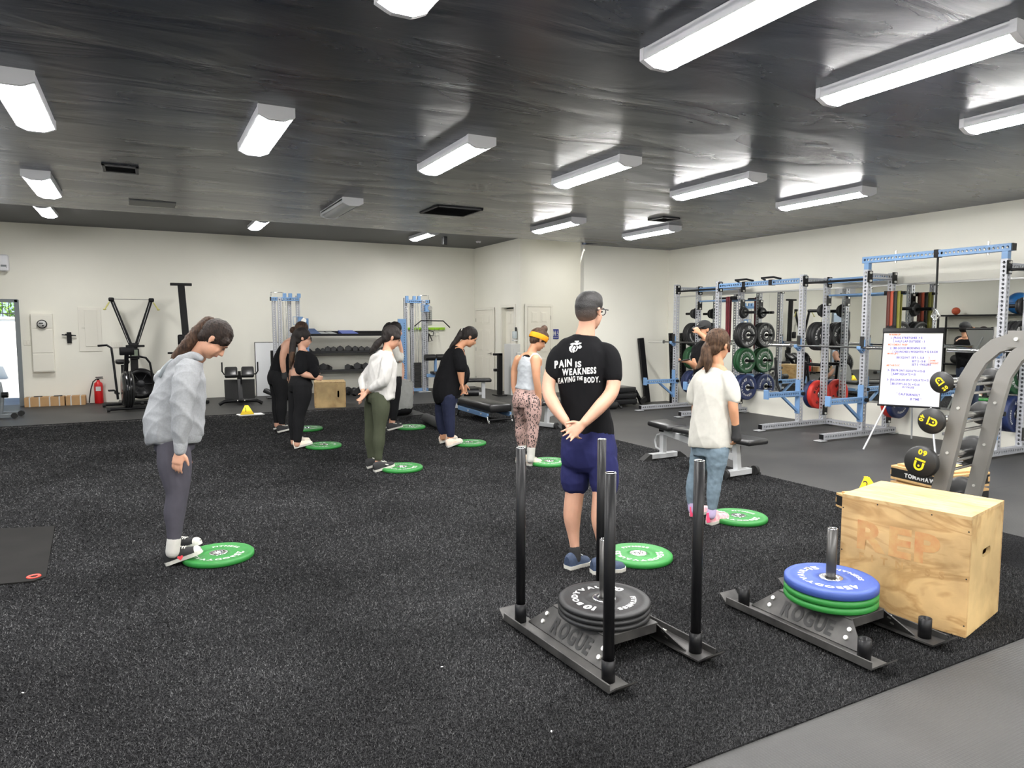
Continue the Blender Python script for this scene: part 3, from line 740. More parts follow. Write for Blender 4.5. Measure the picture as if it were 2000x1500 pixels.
# black stackable boxes with plywood edges
m_bface = M('black_laminate', (.012, .012, .012), .4)
def stack_box(label, loc, rz, W, D, Hh, num=None, name=False):
    t = thing('stacking_box', label, 'plyo box', loc, rz, 'black stacking plyo boxes'); e = .018
    MB().box((0, -D / 2 + .006, Hh / 2), (W - .004, .012, Hh - 2 * e)).build('front_panel', m_bface, t)
    MB().box((0, D / 2 - .006, Hh / 2), (W - .004, .012, Hh - 2 * e)).build('back_panel', m_bface, t)
    for s in (-1, 1): MB().box((s * (W / 2 - .006), 0, Hh / 2), (.012, D - .026, Hh - 2 * e)).build('end_panel', m_bface, t)
    MB().box((0, 0, Hh - e / 2), (W, D, e), .001).build('top_board', m_ply, t)
    MB().box((0, 0, Hh + .008), (W - .06, D - .06, .016), .001).build('locating_board', m_ply, t)
    MB().box((0, 0, e / 2), (W, D, e), .001).build('bottom_board', m_ply, t)
    for s in (-1, 1):
        for k in (-1, 1): MB().box((s * (W / 2 - .008), k * (D / 2 - .001), Hh / 2), (.018, .005, Hh * .35)).build('finger_joint', m_ply, t)
    h = MB(); h.tube([(W * .12 + .055 * math.cos(a), -D / 2 - .001, Hh * .50 + .022 * math.sin(a)) for a in [PI + PI * i / 10 for i in range(11)]], .006, 6); h.build('hand_slot', m_ply, t)
    if num:
        q = MB(); text_flat(q, num, .07, plane_mtx((W * .33, -D / 2 - .002, min(Hh * .78, Hh - .03)), (-1, 0, 0), (0, 0, -1)), bold=0); q.build('numeral', m_let, t)
    if name:
        q = MB(); text_flat(q, 'TOMAHAWK', .042, plane_mtx((-W / 2 - .002, -D * .10, Hh * .34), (0, -1, 0), (0, 0, 1))); q.build('lettering', m_let, t)
    return t
FHv = Vector((FWD.x, FWD.y, 0)).normalized(); RHv = Vector((RGT.x, RGT.y, 0)).normalized()
nearc = atd(1846, 929, 5.0); rv = RHv * .437 + FHv * .16; lv = RHv * -.165 + FHv * .42
sb = nearc + rv * .5 + lv * .5; sz = math.atan2(rv.y, rv.x)
stack_box('black stacking plyo box with plywood edges, bottom of its pair', (sb.x, sb.y, 0), sz, .465, .45, .355, '12')
stack_box('thin black stacking plyo box with plywood edges, on top of its pair', (sb.x, sb.y, .372), sz, .465, .45, .105, '4', True)
P = gnd(1642, 1006); stack_box('low black stacking box with plywood edges carrying the yellow number tent', (P.x + RHv.x * .32 + FHv.x * .10, P.y + RHv.y * .32 + FHv.y * .10, .006), sz - .2, .42, .40, .120)

# yellow number tents
m_yel = M('yellow_plastic', srgb(240, 205, 30), .5)
def tent(label, loc, rz, num, s=1.0):
    t = thing('number_tent', label, 'marker', loc, rz)
    q = MB(); hh = .115 * s; bw = .10 * s
    for i in range(3):
        a = i * 2 * PI / 3 - PI / 2; b_ = a + 2 * PI / 3
        A_ = Vector((bw * math.cos(a - PI / 3), bw * math.sin(a - PI / 3), 0)); B_ = Vector((bw * math.cos(a + PI / 3), bw * math.sin(a + PI / 3), 0))
        T_ = Vector((0.022 * s * math.cos(a - PI / 3), .022 * s * math.sin(a - PI / 3), hh)); U_ = Vector((.022 * s * math.cos(a + PI / 3), .022 * s * math.sin(a + PI / 3), hh))
        q.add([A_, B_, U_, T_], [(0, 1, 2, 3)])
        mid = (A_ + B_ + U_ + T_) / 4; nr = (B_ - A_).cross(T_ - A_).normalized()
        x = MB(); text_flat(x, num, .085 * s, plane_mtx(mid + nr * .0015 - (T_ - A_).normalized() * .03 * s, B_ - A_, (U_ + T_) / 2 - (A_ + B_) / 2), bold=0); x.build('numeral', m_letb, t)
    q.add([(.022 * s * math.cos(a), .022 * s * math.sin(a), hh) for a in (-PI / 2, PI / 6, 5 * PI / 6)], [(0, 1, 2)])
    q.build('tent_shell', m_yel, t); return t
P2 = atd(1690, 968, 5.95)
tent('yellow plastic number two tent on the low black box', (P2.x, P2.y, .143), -YAW, '2', 1.15)
P1 = gnd(482, 811); tent('yellow plastic number one tent standing on the turf edge', (P1.x, P1.y, .022), 0, '1', 1.35)
bd = thing('white_card', 'white card lying on the turf under the number one tent', 'card', (P1.x + .06, P1.y - .02, .007), .1)
MB().box((0, 0, .006), (.42, .26, .012), .002).build('card_sheet', m_let, bd)

# exercise mat with red eyelet (cut by the photograph's edge)
mt = thing('exercise_mat', 'black exercise mat with a red eyelet on the turf', 'mat', (-1.22, 5.75, .006))
Aq = gnd(107, 1031); Bq = gnd(88, 1136)
MB().prism([(Bq.x + 1.22 - .06, Bq.y - 5.75), (Bq.x + 1.22, Bq.y - 5.75 + .05), (Aq.x + 1.22, Aq.y - 5.75), (-.72, .95), (-.62, -.55)], .010).build('mat_sheet', M('mat_foam', (.009, .0085, .008), .8, var=.3, vscale=3, spec=.15), mt)
E_ = gnd(66, 1126, .016); MB().lathe([(.022, .010), (.040, .010), (.038, .014), (.024, .014), (.022, .010)], 20, Matrix.Translation((E_.x + 1.22, E_.y - 5.75, 0)), cap=False).build('eyelet', M('red_eyelet', srgb(225, 60, 45), .4), mt)

# ---- dumbbell tower ----------------------------------------
m_gunmetal = M('gunmetal_paint', (.24, .232, .218), .42, metal=.35)
m_urethane = M('urethane', (.014, .014, .014), .45)
m_yprint = M('yellow_print', srgb(240, 205, 25), .5)
FH = Vector((FWD.x, FWD.y, 0)).normalized()
axR = (RGT * .82 + FH * .57).normalized(); side0 = (RGT * .57 - FH * .82).normalized()
pl = atd(1846, 905, 4.3)
ct = Vector((pl.x, pl.y, 0)) + axR * .18 - side0 * .065
tw = thing('dumbbell_tower', 'curved grey steel dumbbell tower behind the plywood box', 'dumbbell rack', (ct.x, ct.y, 0))
def tower_leg(off):
    """centre line of one curved upright, relative to tower origin"""
    pts = []
    base = axR * off
    side = side0
    prof = [(-.05, 0), (.02, .40), (.09, .80), (.14, 1.10), (.17, 1.24), (.23, 1.36), (.31, 1.44), (.41, 1.48), (.53, 1.48), (.63, 1.44), (.71, 1.36), (.77, 1.24), (.80, 1.10), (.85, .80), (.92, .40), (.99, 0)]
    return [base + side * a + Vector((0, 0, z)) for a, z in prof], side
def rect_sweep(mb, pts, nrm, w, d):
    vs = []; n_ = len(pts)
    for i in range(n_):
        t_ = (pts[min(i + 1, n_ - 1)] - pts[max(i - 1, 0)]).normalized(); o_ = nrm.cross(t_).normalized()
        for a, b_ in ((-1, -1), (1, -1), (1, 1), (-1, 1)): vs.append(pts[i] + nrm * (a * w / 2) + o_ * (b_ * d / 2))
    fs = [(i * 4 + k, i * 4 + (k + 1) % 4, (i + 1) * 4 + (k + 1) % 4, (i + 1) * 4 + k) for i in range(n_ - 1) for k in range(4)]
    fs += [(0, 1, 2, 3), tuple(reversed(range((n_ - 1) * 4, n_ * 4)))]
    return mb.add(vs, fs)
for off in (-.18, .34):
    pts, side = tower_leg(off); nrm = side.cross(Vector((0, 0, 1))).normalized()
    a = rect_sweep(MB(), pts[:8], nrm, .05, .085).build('upright', m_gunmetal, tw)
    a = rect_sweep(MB(), pts[8:], nrm, .05, .085).build('upright', m_gunmetal, tw)
    jp = (pts[7] + pts[8]) / 2
    MB().bar(jp - side * .10, jp + side * .10, .062, .095).build('joint_plate', m_gunmetal, tw)
    for dx in (-.055, .055):
        for s in (-1, 1): MB().cyl(jp + side * dx + nrm * (s * .031), jp + side * dx + nrm * (s * .042), .011, 10).build('bolt', m_bolt, tw)
    for z in (.22, .50, .78, 1.06):
        p = pts[0].lerp(pts[3], z / 1.10)
        for s in (-1, 1): MB().cyl(p + nrm * (s * .025), p + nrm * (s * .032), .009, 8).build('bolt', m_bolt, tw)
def dbl(label, p, num, r, hl, axis, spin, group):
    """round head dumbbell centred on p (world); axis = unit vector; handle half length hl"""
    t = thing('round_dumbbell', label, 'dumbbell', p, 0, group); ax = Vector(axis).normalized(); hw = r * .62
    MB().cyl(-ax * hl, ax * hl, .019, 16).build('handle', m_chrome, t)
    MB().cyl(-ax * hl * .55, ax * hl * .55, .023, 16).build('grip', m_chrome, t)
    for s in (-1, 1):
        u = Vector((0, 0, 1)).cross(ax * s).normalized(); R = plane_mtx(ax * (s * hl), u, (ax * s).cross(u))
        MB().lathe([(.0, 0), (r * .80, 0), (r * .95, .012), (r, .03), (r, hw - .018), (r * .96, hw - .006), (r * .90, hw), (0, hw)], 36, R).build('head', m_urethane, t)
        q = MB(); Rt = R @ Matrix.Translation((0, 0, hw + .001)) @ Matrix.Rotation(spin, 4, 'Z')
        text_flat(q, num, r * .44, Rt @ Matrix.Translation((0, -r * .80, 0)), sx=1.05)
        # horseshoe emblem with a dot and a bar
        o_, i_ = r * .30, r * .17; cy_ = r * .22; pts_o = [(o_ * math.cos(a), cy_ + o_ * math.sin(a)) for a in [PI * k / 12 for k in range(13)]]; pts_i = [(i_ * math.cos(a), cy_ + i_ * math.sin(a)) for a in [PI * k / 12 for k in range(13)]]
        vs = [(x, y, 0) for x, y in pts_o] + [(x, y, 0) for x, y in pts_i]
        q.add(vs, [(k, k + 1, 14 + k, 13 + k) for k in range(12)], False, Rt)
        yb = cy_ - r * .26
        for sx in (-1, 1): q.add([(sx * i_, yb, 0), (sx * o_, yb, 0), (sx * o_, cy_, 0), (sx * i_, cy_, 0)], [(0, 1, 2, 3)], False, Rt)
        q.add([(-o_ * 1.05, yb - r * .17, 0), (o_ * 1.05, yb - r * .17, 0), (o_ * 1.05, yb - r * .05, 0), (-o_ * 1.05, yb - r * .05, 0)], [(0, 1, 2, 3)], False, Rt)
        q.add([(r * .07 * math.cos(a), cy_ + r * .07 * math.sin(a), 0) for a in [PI * k / 6 for k in range(12)]], [tuple(range(12))], False, Rt)
        q.build('print', m_yprint, t)
    return t
pts, side = tower_leg(0)
for k, (z, num, r, spin, px, py) in enumerate(((1.205, '20', .066, .7, 1826, 745), (.965, '40', .080, 4.4, 1815, 824), (.705, '60', .100, 2.9, 1797, 896), (.40, '80', .112, .4, 1778, 975))):
    # rails on the tower carry the handles
    c = [p for p in pts[:8]]
    za = z - .045
    for i in range(len(c) - 1):
        if c[i].z <= za <= c[i + 1].z: pc = c[i].lerp(c[i + 1], (za - c[i].z) / (c[i + 1].z - c[i].z)); break
    fd = -side
    for off in (-.03, .03): MB().cyl(pc + fd * (.055) - axR * .20 + Vector((0, 0, off * .9)), pc + fd * (.055) + axR * .37 + Vector((0, 0, off * .9)), .010, 10).build('rail', m_chrome, tw)
    dc = Vector((ct.x, ct.y, 0)) + pc + fd * .09 + axR * .075 + Vector((0, 0, .055))
    dbl('round black dumbbell with yellow %s on its ends, resting on the curved tower' % num, dc, num, r, .325, axR, spin, 'round dumbbells on the tower')

# ---- adjustable benches ------------------------------------
m_pad = M('black_vinyl', (.014, .014, .015), .32, bump=.08, bscale=120)
m_silver = M('silver_paint', srgb(196, 198, 200), .38, metal=.25)
m_rubbk = M('black_rubber', (.014, .014, .014), .7)
def adj_bench(label, loc, rz, name=True):
    """axis along +y (seat end at +y)"""
    t = thing('weight_bench', label, 'weight bench', loc, rz)
    for y, w_ in ((.56, .40), (-.56, .36)):
        MB().box((0, y, .045), (w_, .075, .062), .006).build('foot_bar', m_silver, t)
        for s in (-1, 1):
            q = MB(); q.prism([(0, 0), (.13, 0), (.13, .012), (.03, .075), (0, .075)], .085, plane_mtx((s * w_ / 2, y + .0425 * s, .0), (s, 0, 0), (0, 0, 1))); q.build('foot_cap', m_rubbk, t)
    MB().bar((0, .56, .07), (0, .56, .36), .062, .062, .004).build('rear_post', m_silver, t)
    MB().bar((0, -.56, .07), (0, -.53, .34), .062, .062, .004).build('front_post', m_silver, t)
    MB().bar((0, .54, .33), (0, -.52, .20), .062, .075, .004).build('spine', m_silver, t)
    MB().tube([(0, .60, .10), (0, .68, .12), (0, .70, .20), (0, .66, .27), (0, .59, .29)], .012, 8).build('carry_handle', m_silver, t)
    MB().box((0, .56, .345), (.07, .085, .05), .006).cyl((-.05, .56, .365), (.05, .56, .365), .016, 10).build('pivot_bracket', m_bmet, t)
    MB().bar((0, .10, .24), (0, -.02, .36), .04, .05).bar((0, -.30, .21), (0, -.34, .36), .04, .05).build('ladder_support', m_silver, t)
    R = Matrix.Translation((0, .50, .405)) @ Matrix.Rotation(math.radians(5), 4, 'X')
    q = MB(); q.box((0, 0, 0), (.30, .36, .065), .022, 0, R); q.build('seat_pad', m_pad, t)
    q = MB(); q.box((0, -.28, .392), (.29, 1.10, .060), .022); q.build('back_pad', m_pad, t)
    for s in (-1, 1): MB().cyl((s * .20, -.60, .05), (s * .235, -.60, .05), .05, 16).build('transport_wheel', m_rubbk, t)
    if name:
        MB().box((.033, -.547, .22), (.002, .045, .19)).build('badge', m_letb, t)
        q = MB(); text_flat(q, 'SORINEX', .04, plane_mtx((.0345, -.535, .22), (0, 0, -1), (0, 1, 0)), fit=.16); q.build('badge_lettering', m_let, t)
    return t
adj_bench('adjustable silver-framed bench beside the woman in white tee', (5.36, 5.76, .004), 0.04)
adj_bench('adjustable silver-framed bench behind the woman with yellow headband', (5.95, 9.35, .004), -1.2, False)

# scraps of paper on the turf
for k, (px, py) in enumerate(((863, 1308), (1077, 1435), (45, 1359), (262, 1060))):
    P = gnd(px, py); t = thing('paper_scrap', 'tiny scrap of white paper on the black turf', 'paper', (P.x, P.y, .013), k * 1.1, 'paper scraps on the turf')
    MB().prism([(-.006, -.002), (.005, -.003), (.007, .0015), (0, .0035), (-.0055, .002)], .0015).build('scrap', m_let, t)
# ============================================================ POWER RACKS
m_rackg = M('rack_grey', srgb(176, 178, 184), .42, metal=.2)
m_rackb = M('rack_blue', srgb(112, 148, 190), .45)
m_rackd = M('rack_dark_inside', (.02, .02, .02), .8)
PERF = {}
def perf_mesh(L, s=.075, pitch=.05, r=.0165):
    """square tube along +z, length L, with a row of holes on all four faces"""
    key = (round(L, 3), s, pitch)
    if key in PERF: return PERF[key]
    mb = MB(); k = max(1, int(L / pitch)); off = (L - k * pitch) / 2; h = s / 2
    for fi in range(4):
        R = Matrix.Rotation(fi * PI / 2, 4, 'Z')
        vs = []; fs = []
        for i in range(k):
            z0 = off + i * pitch; z1 = z0 + pitch; zc = (z0 + z1) / 2
            if i == 0: z0 = 0
            if i == k - 1: z1 = L
            o = len(vs)
            outer = [(-h, z0), (0, z0), (h, z0), (h, zc), (h, z1), (0, z1), (-h, z1), (-h, zc)]
            inner = [(r * math.cos(a), zc + r * math.sin(a)) for a in [-3 * PI / 4 + PI / 4 * j for j in range(8)]]
            vs += [(x, -h, z) for x, z in outer] + [(x, -h, z) for x, z in inner]
            # inner depth lip
            vs += [(x, -h + .006, z) for x, z in inner]
            for j in range(8):
                j2 = (j + 1) % 8
                fs.append((o + j, o + j2, o + 8 + j2, o + 8 + j)); fs.append((o + 8 + j, o + 8 + j2, o + 16 + j2, o + 16 + j))
        mb.add(vs, fs, False, R)
    mb.box((0, 0, .001), (s, s, .002)).box((0, 0, L - .001), (s, s, .002))
    PERF[key] = {}
    PERF[key]['me'] = mb.mesh('perforated_tube'); return PERF[key]
def perf(name, p0, p1, mat, parent, s=.075):
    p0 = Vector(p0); p1 = Vector(p1); d = p1 - p0; L = d.length
    rec = perf_mesh(L, s)
    if mat.name not in rec:
        c = rec['me'].copy(); c.materials.append(mat); rec[mat.name] = c
    o = bpy.data.objects.new(name, rec[mat.name]); COL.objects.link(o); o.parent = parent
    q = d.to_track_quat('Z', 'Y'); o.rotation_mode = 'QUATERNION'; o.rotation_quaternion = q; o.location = p0
    return o
UXF, UXR, FX0, FX1, UH = 8.88, 9.42, 8.06, 9.60, 2.335
def side_frame(t, y, O, arm=True, bluearm=False):
    """one side of a rack: foot beam, front and rear uprights, top strut; O = root origin"""
    V = lambda x, yy, z: Vector((x, yy, z)) - O
    perf('foot_beam', V(FX0, y, .062), V(FX1, y, .062), m_rackg, t)
    for x in (FX0 - .02, FX1 - .03): MB().box(V(x, y, .012), (.13, .12, .008), .001).build('foot_plate', m_silver, t)
    MB().box(V(FX0 - .003, y, .062), (.008, .066, .066)).build('end_cap', m_bmet, t)
    perf('upright', V(UXF, y, .10), V(UXF, y, UH), m_rackg, t)
    perf('upright', V(UXR, y, .10), V(UXR, y, UH - .03), m_rackg, t)
    perf('top_strut', V(UXF + .0375, y, UH - .085), V(UXR - .0375, y, UH - .085), m_rackg, t)
    # gusset plates with bolts
    for x, z in ((UXF, UH - .10), (UXR, UH - .10), (UXR, 1.95), (UXR, .25)):
        MB().box(V(x, y - .041, z), (.11, .006, .16), .001).build('gusset', m_bmet, t)
        for dz in (-.055, .055):
            MB().cyl(V(x, y - .044, z + dz), V(x, y - .062, z + dz), .016, 10).build('bolt', m_bolt, t)
    for z in (.55, .85, 1.15, 1.45, 1.75): MB().cyl(V(UXR + .0375, y, z), V(UXR + .055, y, z), .014, 8).build('bolt', m_bolt, t)
    if arm:
        za = .53
        perf('spotter_arm', V(UXF - .04, y, za), V(8.18, y, za), m_rackb, t)
        MB().box(V(8.165, y, za + .01), (.03, .085, .14), .004).build('arm_end_plate', M('arm_pad_blue', srgb(30, 60, 190), .5) if bluearm else m_rackb, t)
        MB().box(V(UXF - .043, y, za - .05), (.012, .09, .52), .003).box(V(UXF - .005, y - .043, za), (.09, .010, .10), .002).build('arm_bracket', m_rackb, t)
        MB().bar(V(8.50, y, za - .03), V(UXF - .05, y, za - .27), .035, .035).build('arm_brace', m_rackb, t)
        MB().cyl(V(UXF, y - .04, za), V(UXF, y - .085, za), .028, 12).build('lock_knob', m_bmet, t)
    # J-cup
    zj = 1.27
    MB().box(V(UXF - .045, y, zj + .02), (.014, .085, .16), .003).box(V(UXF - .085, y, zj - .03), (.085, .06, .016), .002).box(V(UXF - .125, y, zj - .012), (.012, .06, .045), .002).bar(V(UXF - .115, y, zj - .036), V(UXF - .05, y, zj - .085), .05, .010).build('bar_cup', m_rackb, t)
    MB().box(V(UXF - .060, y, zj + .075), (.016, .06, .14), .004).build('cup_guard', m_rubbk, t)
def rack(label, ya, yb, arms=True, bluearm=False):
    """ya = far side (larger y), yb = near side"""
    O = Vector((UXF, (ya + yb) / 2, 0)); t = thing('power_rack', label, 'power rack', O)
    V = lambda x, yy, z: Vector((x, yy, z)) - O
    side_frame(t, ya, O, arms); side_frame(t, yb, O, arms, bluearm)
    MB().cyl(V(UXF, yb + .04, UH - .13), V(UXF, ya - .04, UH - .13), .016, 14).build('pull_up_bar', m_bmet, t)
    perf('rear_crossmember', V(UXR, yb + .0375, UH - .085), V(UXR, ya - .0375, UH - .085), m_rackb, t)
    MB().cyl(V(UXR, yb + .04, 2.03), V(UXR, ya - .04, 2.03), .014, 12).build('rear_bar', m_rackb, t)
    perf('base_crossmember', V(UXR + .08, yb + .0375, .062), V(UXR + .08, ya - .0375, .062), m_rackg, t)
    for y, s in ((ya, 1), (yb, -1)):
        for z in (1.80, 1.40, .95, .48):
            MB().cyl(V(UXR, y + s * .037, z), V(UXR, y + s * .33, z), .0245, 14).box(V(UXR, y + s * .042, z), (.075, .01, .10), .002).build('storage_peg', m_bmet, t)
    return t
rack('grey and blue power rack beside the bare cream wall', 10.20, 9.12)
rack('grey and blue power rack holding red bumper plates', 7.36, 6.30)
rack('grey and blue power rack carrying the tall blue beam, behind dumbbell tower', 4.55, 3.47, True, True)

# beams linking the racks
lb = thing('linking_beam', 'blue beam with black pull-up grips joining two racks', 'beam', (UXF, 8.24, 2.25))
perf('beam', (0, 9.12 - .04 - 8.24, 0), (0, 7.36 + .04 - 8.24, 0), m_rackb, lb)
for y in (-.28, .28):
    MB().tube([(.02, y - .16, .05), (-.10, y - .12, .075), (-.10, y + .12, .075), (.02, y + .16, .05)], .016, 10).build('grip', m_bmet, lb)
    MB().box((0, y, .0), (.09, .07, .09), .004).build('grip_clamp', m_bmet, lb)
hb = thing('high_beam', 'tall blue perforated beam with a black strap across two racks', 'beam', (UXF, 5.42, 2.335))
perf('beam', (0, 6.36 - 5.42, .13), (0, 4.48 - 5.42, .13), m_rackb, hb, .085)
for y in (6.30, 4.55): MB().box((0, y - 5.42, .045), (.07, .07, .09), .003).build('riser', m_rackb, hb)
MB().box((0, 4.47 - 5.42, .13), (.083, .008, .083)).build('end_cap', m_bmet, hb)
for y in (5.9, 4.75): MB().cyl((0, y - 5.42, .06), (0, y - 5.42, .22), .014, 8).build('bolt', m_bolt, hb)
ys = onX(1832, 500, UXF).y
st = thing('hanging_strap', 'black strap hanging from the tall blue beam', 'strap', (UXF, ys, 1.62))
MB().box((0, 0, .845), (.10, .055, .10), .004).build('strap_loop', m_bmet, st)
MB().bar((0, 0, .80), (.02, .01, .15), .030, .012).build('strap_band', m_rubbk, st)
MB().tube([(.02, .01, .16), (.02, -.05, .06), (.02, .01, 0), (.02, .06, .06), (.02, .01, .16)], .012, 8).build('strap_handle', m_chrome, st)

# stored plates (axis along y, lettered face towards the near end of the room)
def stack(y, s, z, items, who, gname):
    """plates on the peg starting at y, going outward in direction s"""
    yy = y + s * .05
    for lab, mat, num, T in items:
        yc = yy if s < 0 else yy + T
        lm = m_letb if num == 'ROGUE' else m_let
        # disc axis: local z -> -y
        plate(lab + ' ' + who, mat, num, T, (UXR, yc if s < 0 else yy + T, z), 0, rot=(PI / 2, random.uniform(0, 6.28), 0), group=gname, let=lm)
        yy += s * (T + .002)
def small_plates(y, s, z, who, k=2):
    for i in range(k):
        t = thing('change_plate', 'small black change plate ' + who, 'weight plate', (UXR, y + s * (.06 + .035 * i), z), 0, 'change plates on the racks'); t.rotation_euler = (PI / 2, 0, 0)
        r = .105 if i == 0 else .088
        MB().lathe([(.026, -.014), (r - .006, -.014), (r, -.008), (r, .008), (r - .006, .014), (r * .8, .014), (r * .76, .010), (r * .45, .010), (r * .4, .014), (.026, .014), (.026, -.014)], 28, cap=False).build('disc', m_pblack, t)
        MB().lathe([(.026, .0145), (r * .38, .0145)], 20, cap=False).build('hub_ring', m_hub if i == k - 1 else m_dgrey, t)
def b3(c, n, T, mats): return [(c, mats, n, T)]
for y, s, who, top in ((10.20, 1, 'on the far pegs of the rack by the bare wall', 3), (9.12, -1, 'on the near pegs of the rack by the bare wall', 2),
                       (7.36, 1, 'on the far pegs of the red plate rack', 2), (6.30, -1, 'on the near pegs of the red plate rack', 2), (4.55, 1, 'on the far pegs of the blue beam rack', 2), (3.47, -1, 'on the near pegs of the blue beam rack', 1)):
    red = 'red plate' in who
    small_plates(y, s, 1.80, who, top)
    g = 'stored plates ' + who
    stack(y, s, 1.40, [('inner black bumper plate', m_pblack, '10', .05), ('middle black bumper plate', m_pblack, '10', .045), ('outer black bumper plate', m_pblack, '15', .04)] if top > 1 else [('black bumper plate', m_pblack, '10', .05)], who, g)
    if not (red and s > 0):
        stack(y, s, .95, [('inner green bumper plate', m_pgreen2, '25', .06), ('outer green bumper plate', m_pgreen2, '25', .06)], who, g)
    stack(y, s, .48, ([('red bumper plate', m_pred, 'ROGUE', .08), ('navy bumper plate', m_pnavy, '45', .08)] if red and s > 0 else ([('red bumper plate', m_pred, 'ROGUE', .08), ('navy bumper plate', m_pnavy, '45', .08)] if red else [('inner navy bumper plate', m_pnavy, '45', .08), ('outer navy bumper plate', m_pnavy, '45', .08)])), who, g)

# barbells on the cups
def barbell(label, yc, zc=1.262):
    t = thing('barbell', label, 'barbell', (UXF - .085, yc, zc), 0, 'barbells on the racks')
    MB().cyl((0, -.66, 0), (0, .66, 0), .014, 14).build('shaft', M('dark_bar_steel', (.16, .16, .16), .3, metal=1), t)
    for s in (-1, 1):
        MB().cyl((0, s * .66, 0), (0, s * 1.09, 0), .025, 18).build('sleeve', m_chrome, t)
        MB().cyl((0, s * .645, 0), (0, s * .67, 0), .034, 18).build('collar', m_chrome, t)
barbell('chrome barbell racked by the bare cream wall', 9.80)
barbell('chrome barbell racked in front of the red plates', 6.83)
barbell('chrome barbell racked behind the dumbbell tower', 4.02)
sv = thing('bar_holder', 'upright steel bar stored on the blue beam rack', 'barbell', (UXF + .2, 4.72, .03))
MB().cyl((0, 0, .0), (0, 0, 1.52), .025, 16).build('sleeve', m_chrome, sv); MB().cyl((0, 0, 0), (0, 0, .03), .06, 16).build('bar_base', m_bmet, sv)

# loop bands hanging on pegs
m_maroon = M('maroon_rubber', srgb(105, 22, 36), .55); m_brown = M('brown_rubber', srgb(88, 40, 30), .6); m_yellowb = M('olive_rubber', srgb(120, 116, 40), .6); m_orangeb = M('orange_rubber', srgb(170, 70, 45), .6)
def band_peg(y, z, s, colours, who):
    p = thing('band_peg', 'black storage peg with loop bands ' + who, 'peg', (UXR, y, z)); MB().cyl((-.13, 0, 0), (-.13, s * .30, 0), .019, 12).box((-.085, s * .01, 0), (.12, .05, .06), .003).build('peg_bar', m_bmet, p)
    for i, (cn, mt, L) in enumerate(colours):
        t = thing('loop_band', '%s rubber loop band hanging %s' % (cn, who), 'resistance band', (UXR - .13, y + s * (.06 + .052 * i), z), 0, 'loop bands on the racks')
        w_ = .022; pts = []
        for k in range(9): a = PI * k / 8; pts.append((.026 * math.cos(a), .026 * math.sin(a)))
        pts += [(-.024, -L * .3), (-.020, -L * .7)]; pts += [(.018 * math.cos(PI + PI * k / 6), -L + .02 * math.sin(PI + PI * k / 6)) for k in range(7)]; pts += [(.020, -L * .7), (.024, -L * .3)]
        N_ = len(pts); vs = [(x, yy, zz_) for yy in (-w_, w_) for x, zz_ in pts]; vs += [(x * .82, yy, zz_ * .995) for yy in (-w_, w_) for x, zz_ in pts]
        fs = [(k, (k + 1) % N_, N_ + (k + 1) % N_, N_ + k) for k in range(N_)] + [(2 * N_ + k, 3 * N_ + k, 3 * N_ + (k + 1) % N_, 2 * N_ + (k + 1) % N_) for k in range(N_)]
        fs += [(k, 2 * N_ + k, 2 * N_ + (k + 1) % N_, (k + 1) % N_) for k in range(N_)] + [(N_ + k, N_ + (k + 1) % N_, 3 * N_ + (k + 1) % N_, 3 * N_ + k) for k in range(N_)]
        MB().add(vs, fs, True).build('band', mt, t)
band_peg(9.20, 2.06, 1, [('dark maroon', m_maroon, .95), ('maroon', m_maroon, .90)], 'on the rack by the bare wall')
band_peg(6.30, 2.02, -1, [('brown', m_brown, .80), ('orange', m_orangeb, .75), ('black', m_rubbk, .82), ('olive', m_yellowb, .7)], 'above the flip chart')
# curved black handle hanging in the middle rack (belt squat strap handle)
ch_ = thing('cambered_handle', 'black curved pull handle hanging at the red plate rack', 'handle', (9.26, 8.02, .42))
MB().tube([(0, .16, .62), (0, .14, .40), (0, .10, .16), (0, .02, .03), (0, -.10, .0), (0, -.26, .02), (0, -.36, .10), (0, -.42, .30), (0, -.44, .58)], .022, 10).build('handle_tube', m_bmet, ch_)

# ------------------------------------------------------------ flip chart easel
Z3 = Vector((0, 0, 1))
fr_ = Vector((RGT.x, RGT.y, 0)).normalized(); ff = Vector((FWD.x, FWD.y, 0)).normalized()
BC = atd(1779, 718, 8.95)
bx = (fr_ * .84 - ff * .54).normalized(); lean_ = .36
byv = (Z3 * math.cos(lean_) + (Z3.cross(bx) * -1) * -math.sin(lean_) * 1.0).normalized()
back = Z3.cross(bx).normalized()
if back.dot(ff) < 0: back = -back
byv = (Z3 * math.cos(lean_) + back * math.sin(lean_)).normalized()
fc_ = thing('flip_chart', 'white flip chart easel covered in blue and orange handwriting', 'flip chart', (BC.x, BC.y, 0))
BW, BH = .68, 1.03
Rb = plane_mtx(BC - Vector((BC.x, BC.y, 0)), bx, byv)
q = MB(); q.box((0, 0, -.010), (BW, BH, .018), .002, 0, Rb); q.build('board', m_let, fc_)
q = MB()
for sx in (-1, 1): q.box((sx * BW / 2, 0, -.008), (.014, BH + .01, .026), .003, 0, Rb)
q.box((0, -BH / 2, -.006), (BW + .02, .018, .03), .003, 0, Rb); q.build('board_frame', m_bmet, fc_)
q = MB(); q.box((0, BH / 2 - .012, .010), (BW + .02, .062, .035), .008, 0, Rb); q.build('clamp_bar', m_bmet, fc_)
m_paper = M('chart_paper', srgb(200, 198, 206), .7)
q = MB(); q.box((0, -.03, .0015), (BW - .03, BH - .08, .002), 0, 0, Rb); q.build('paper_pad', m_paper, fc_)
o0 = Rb @ Vector((0, 0, -.02))
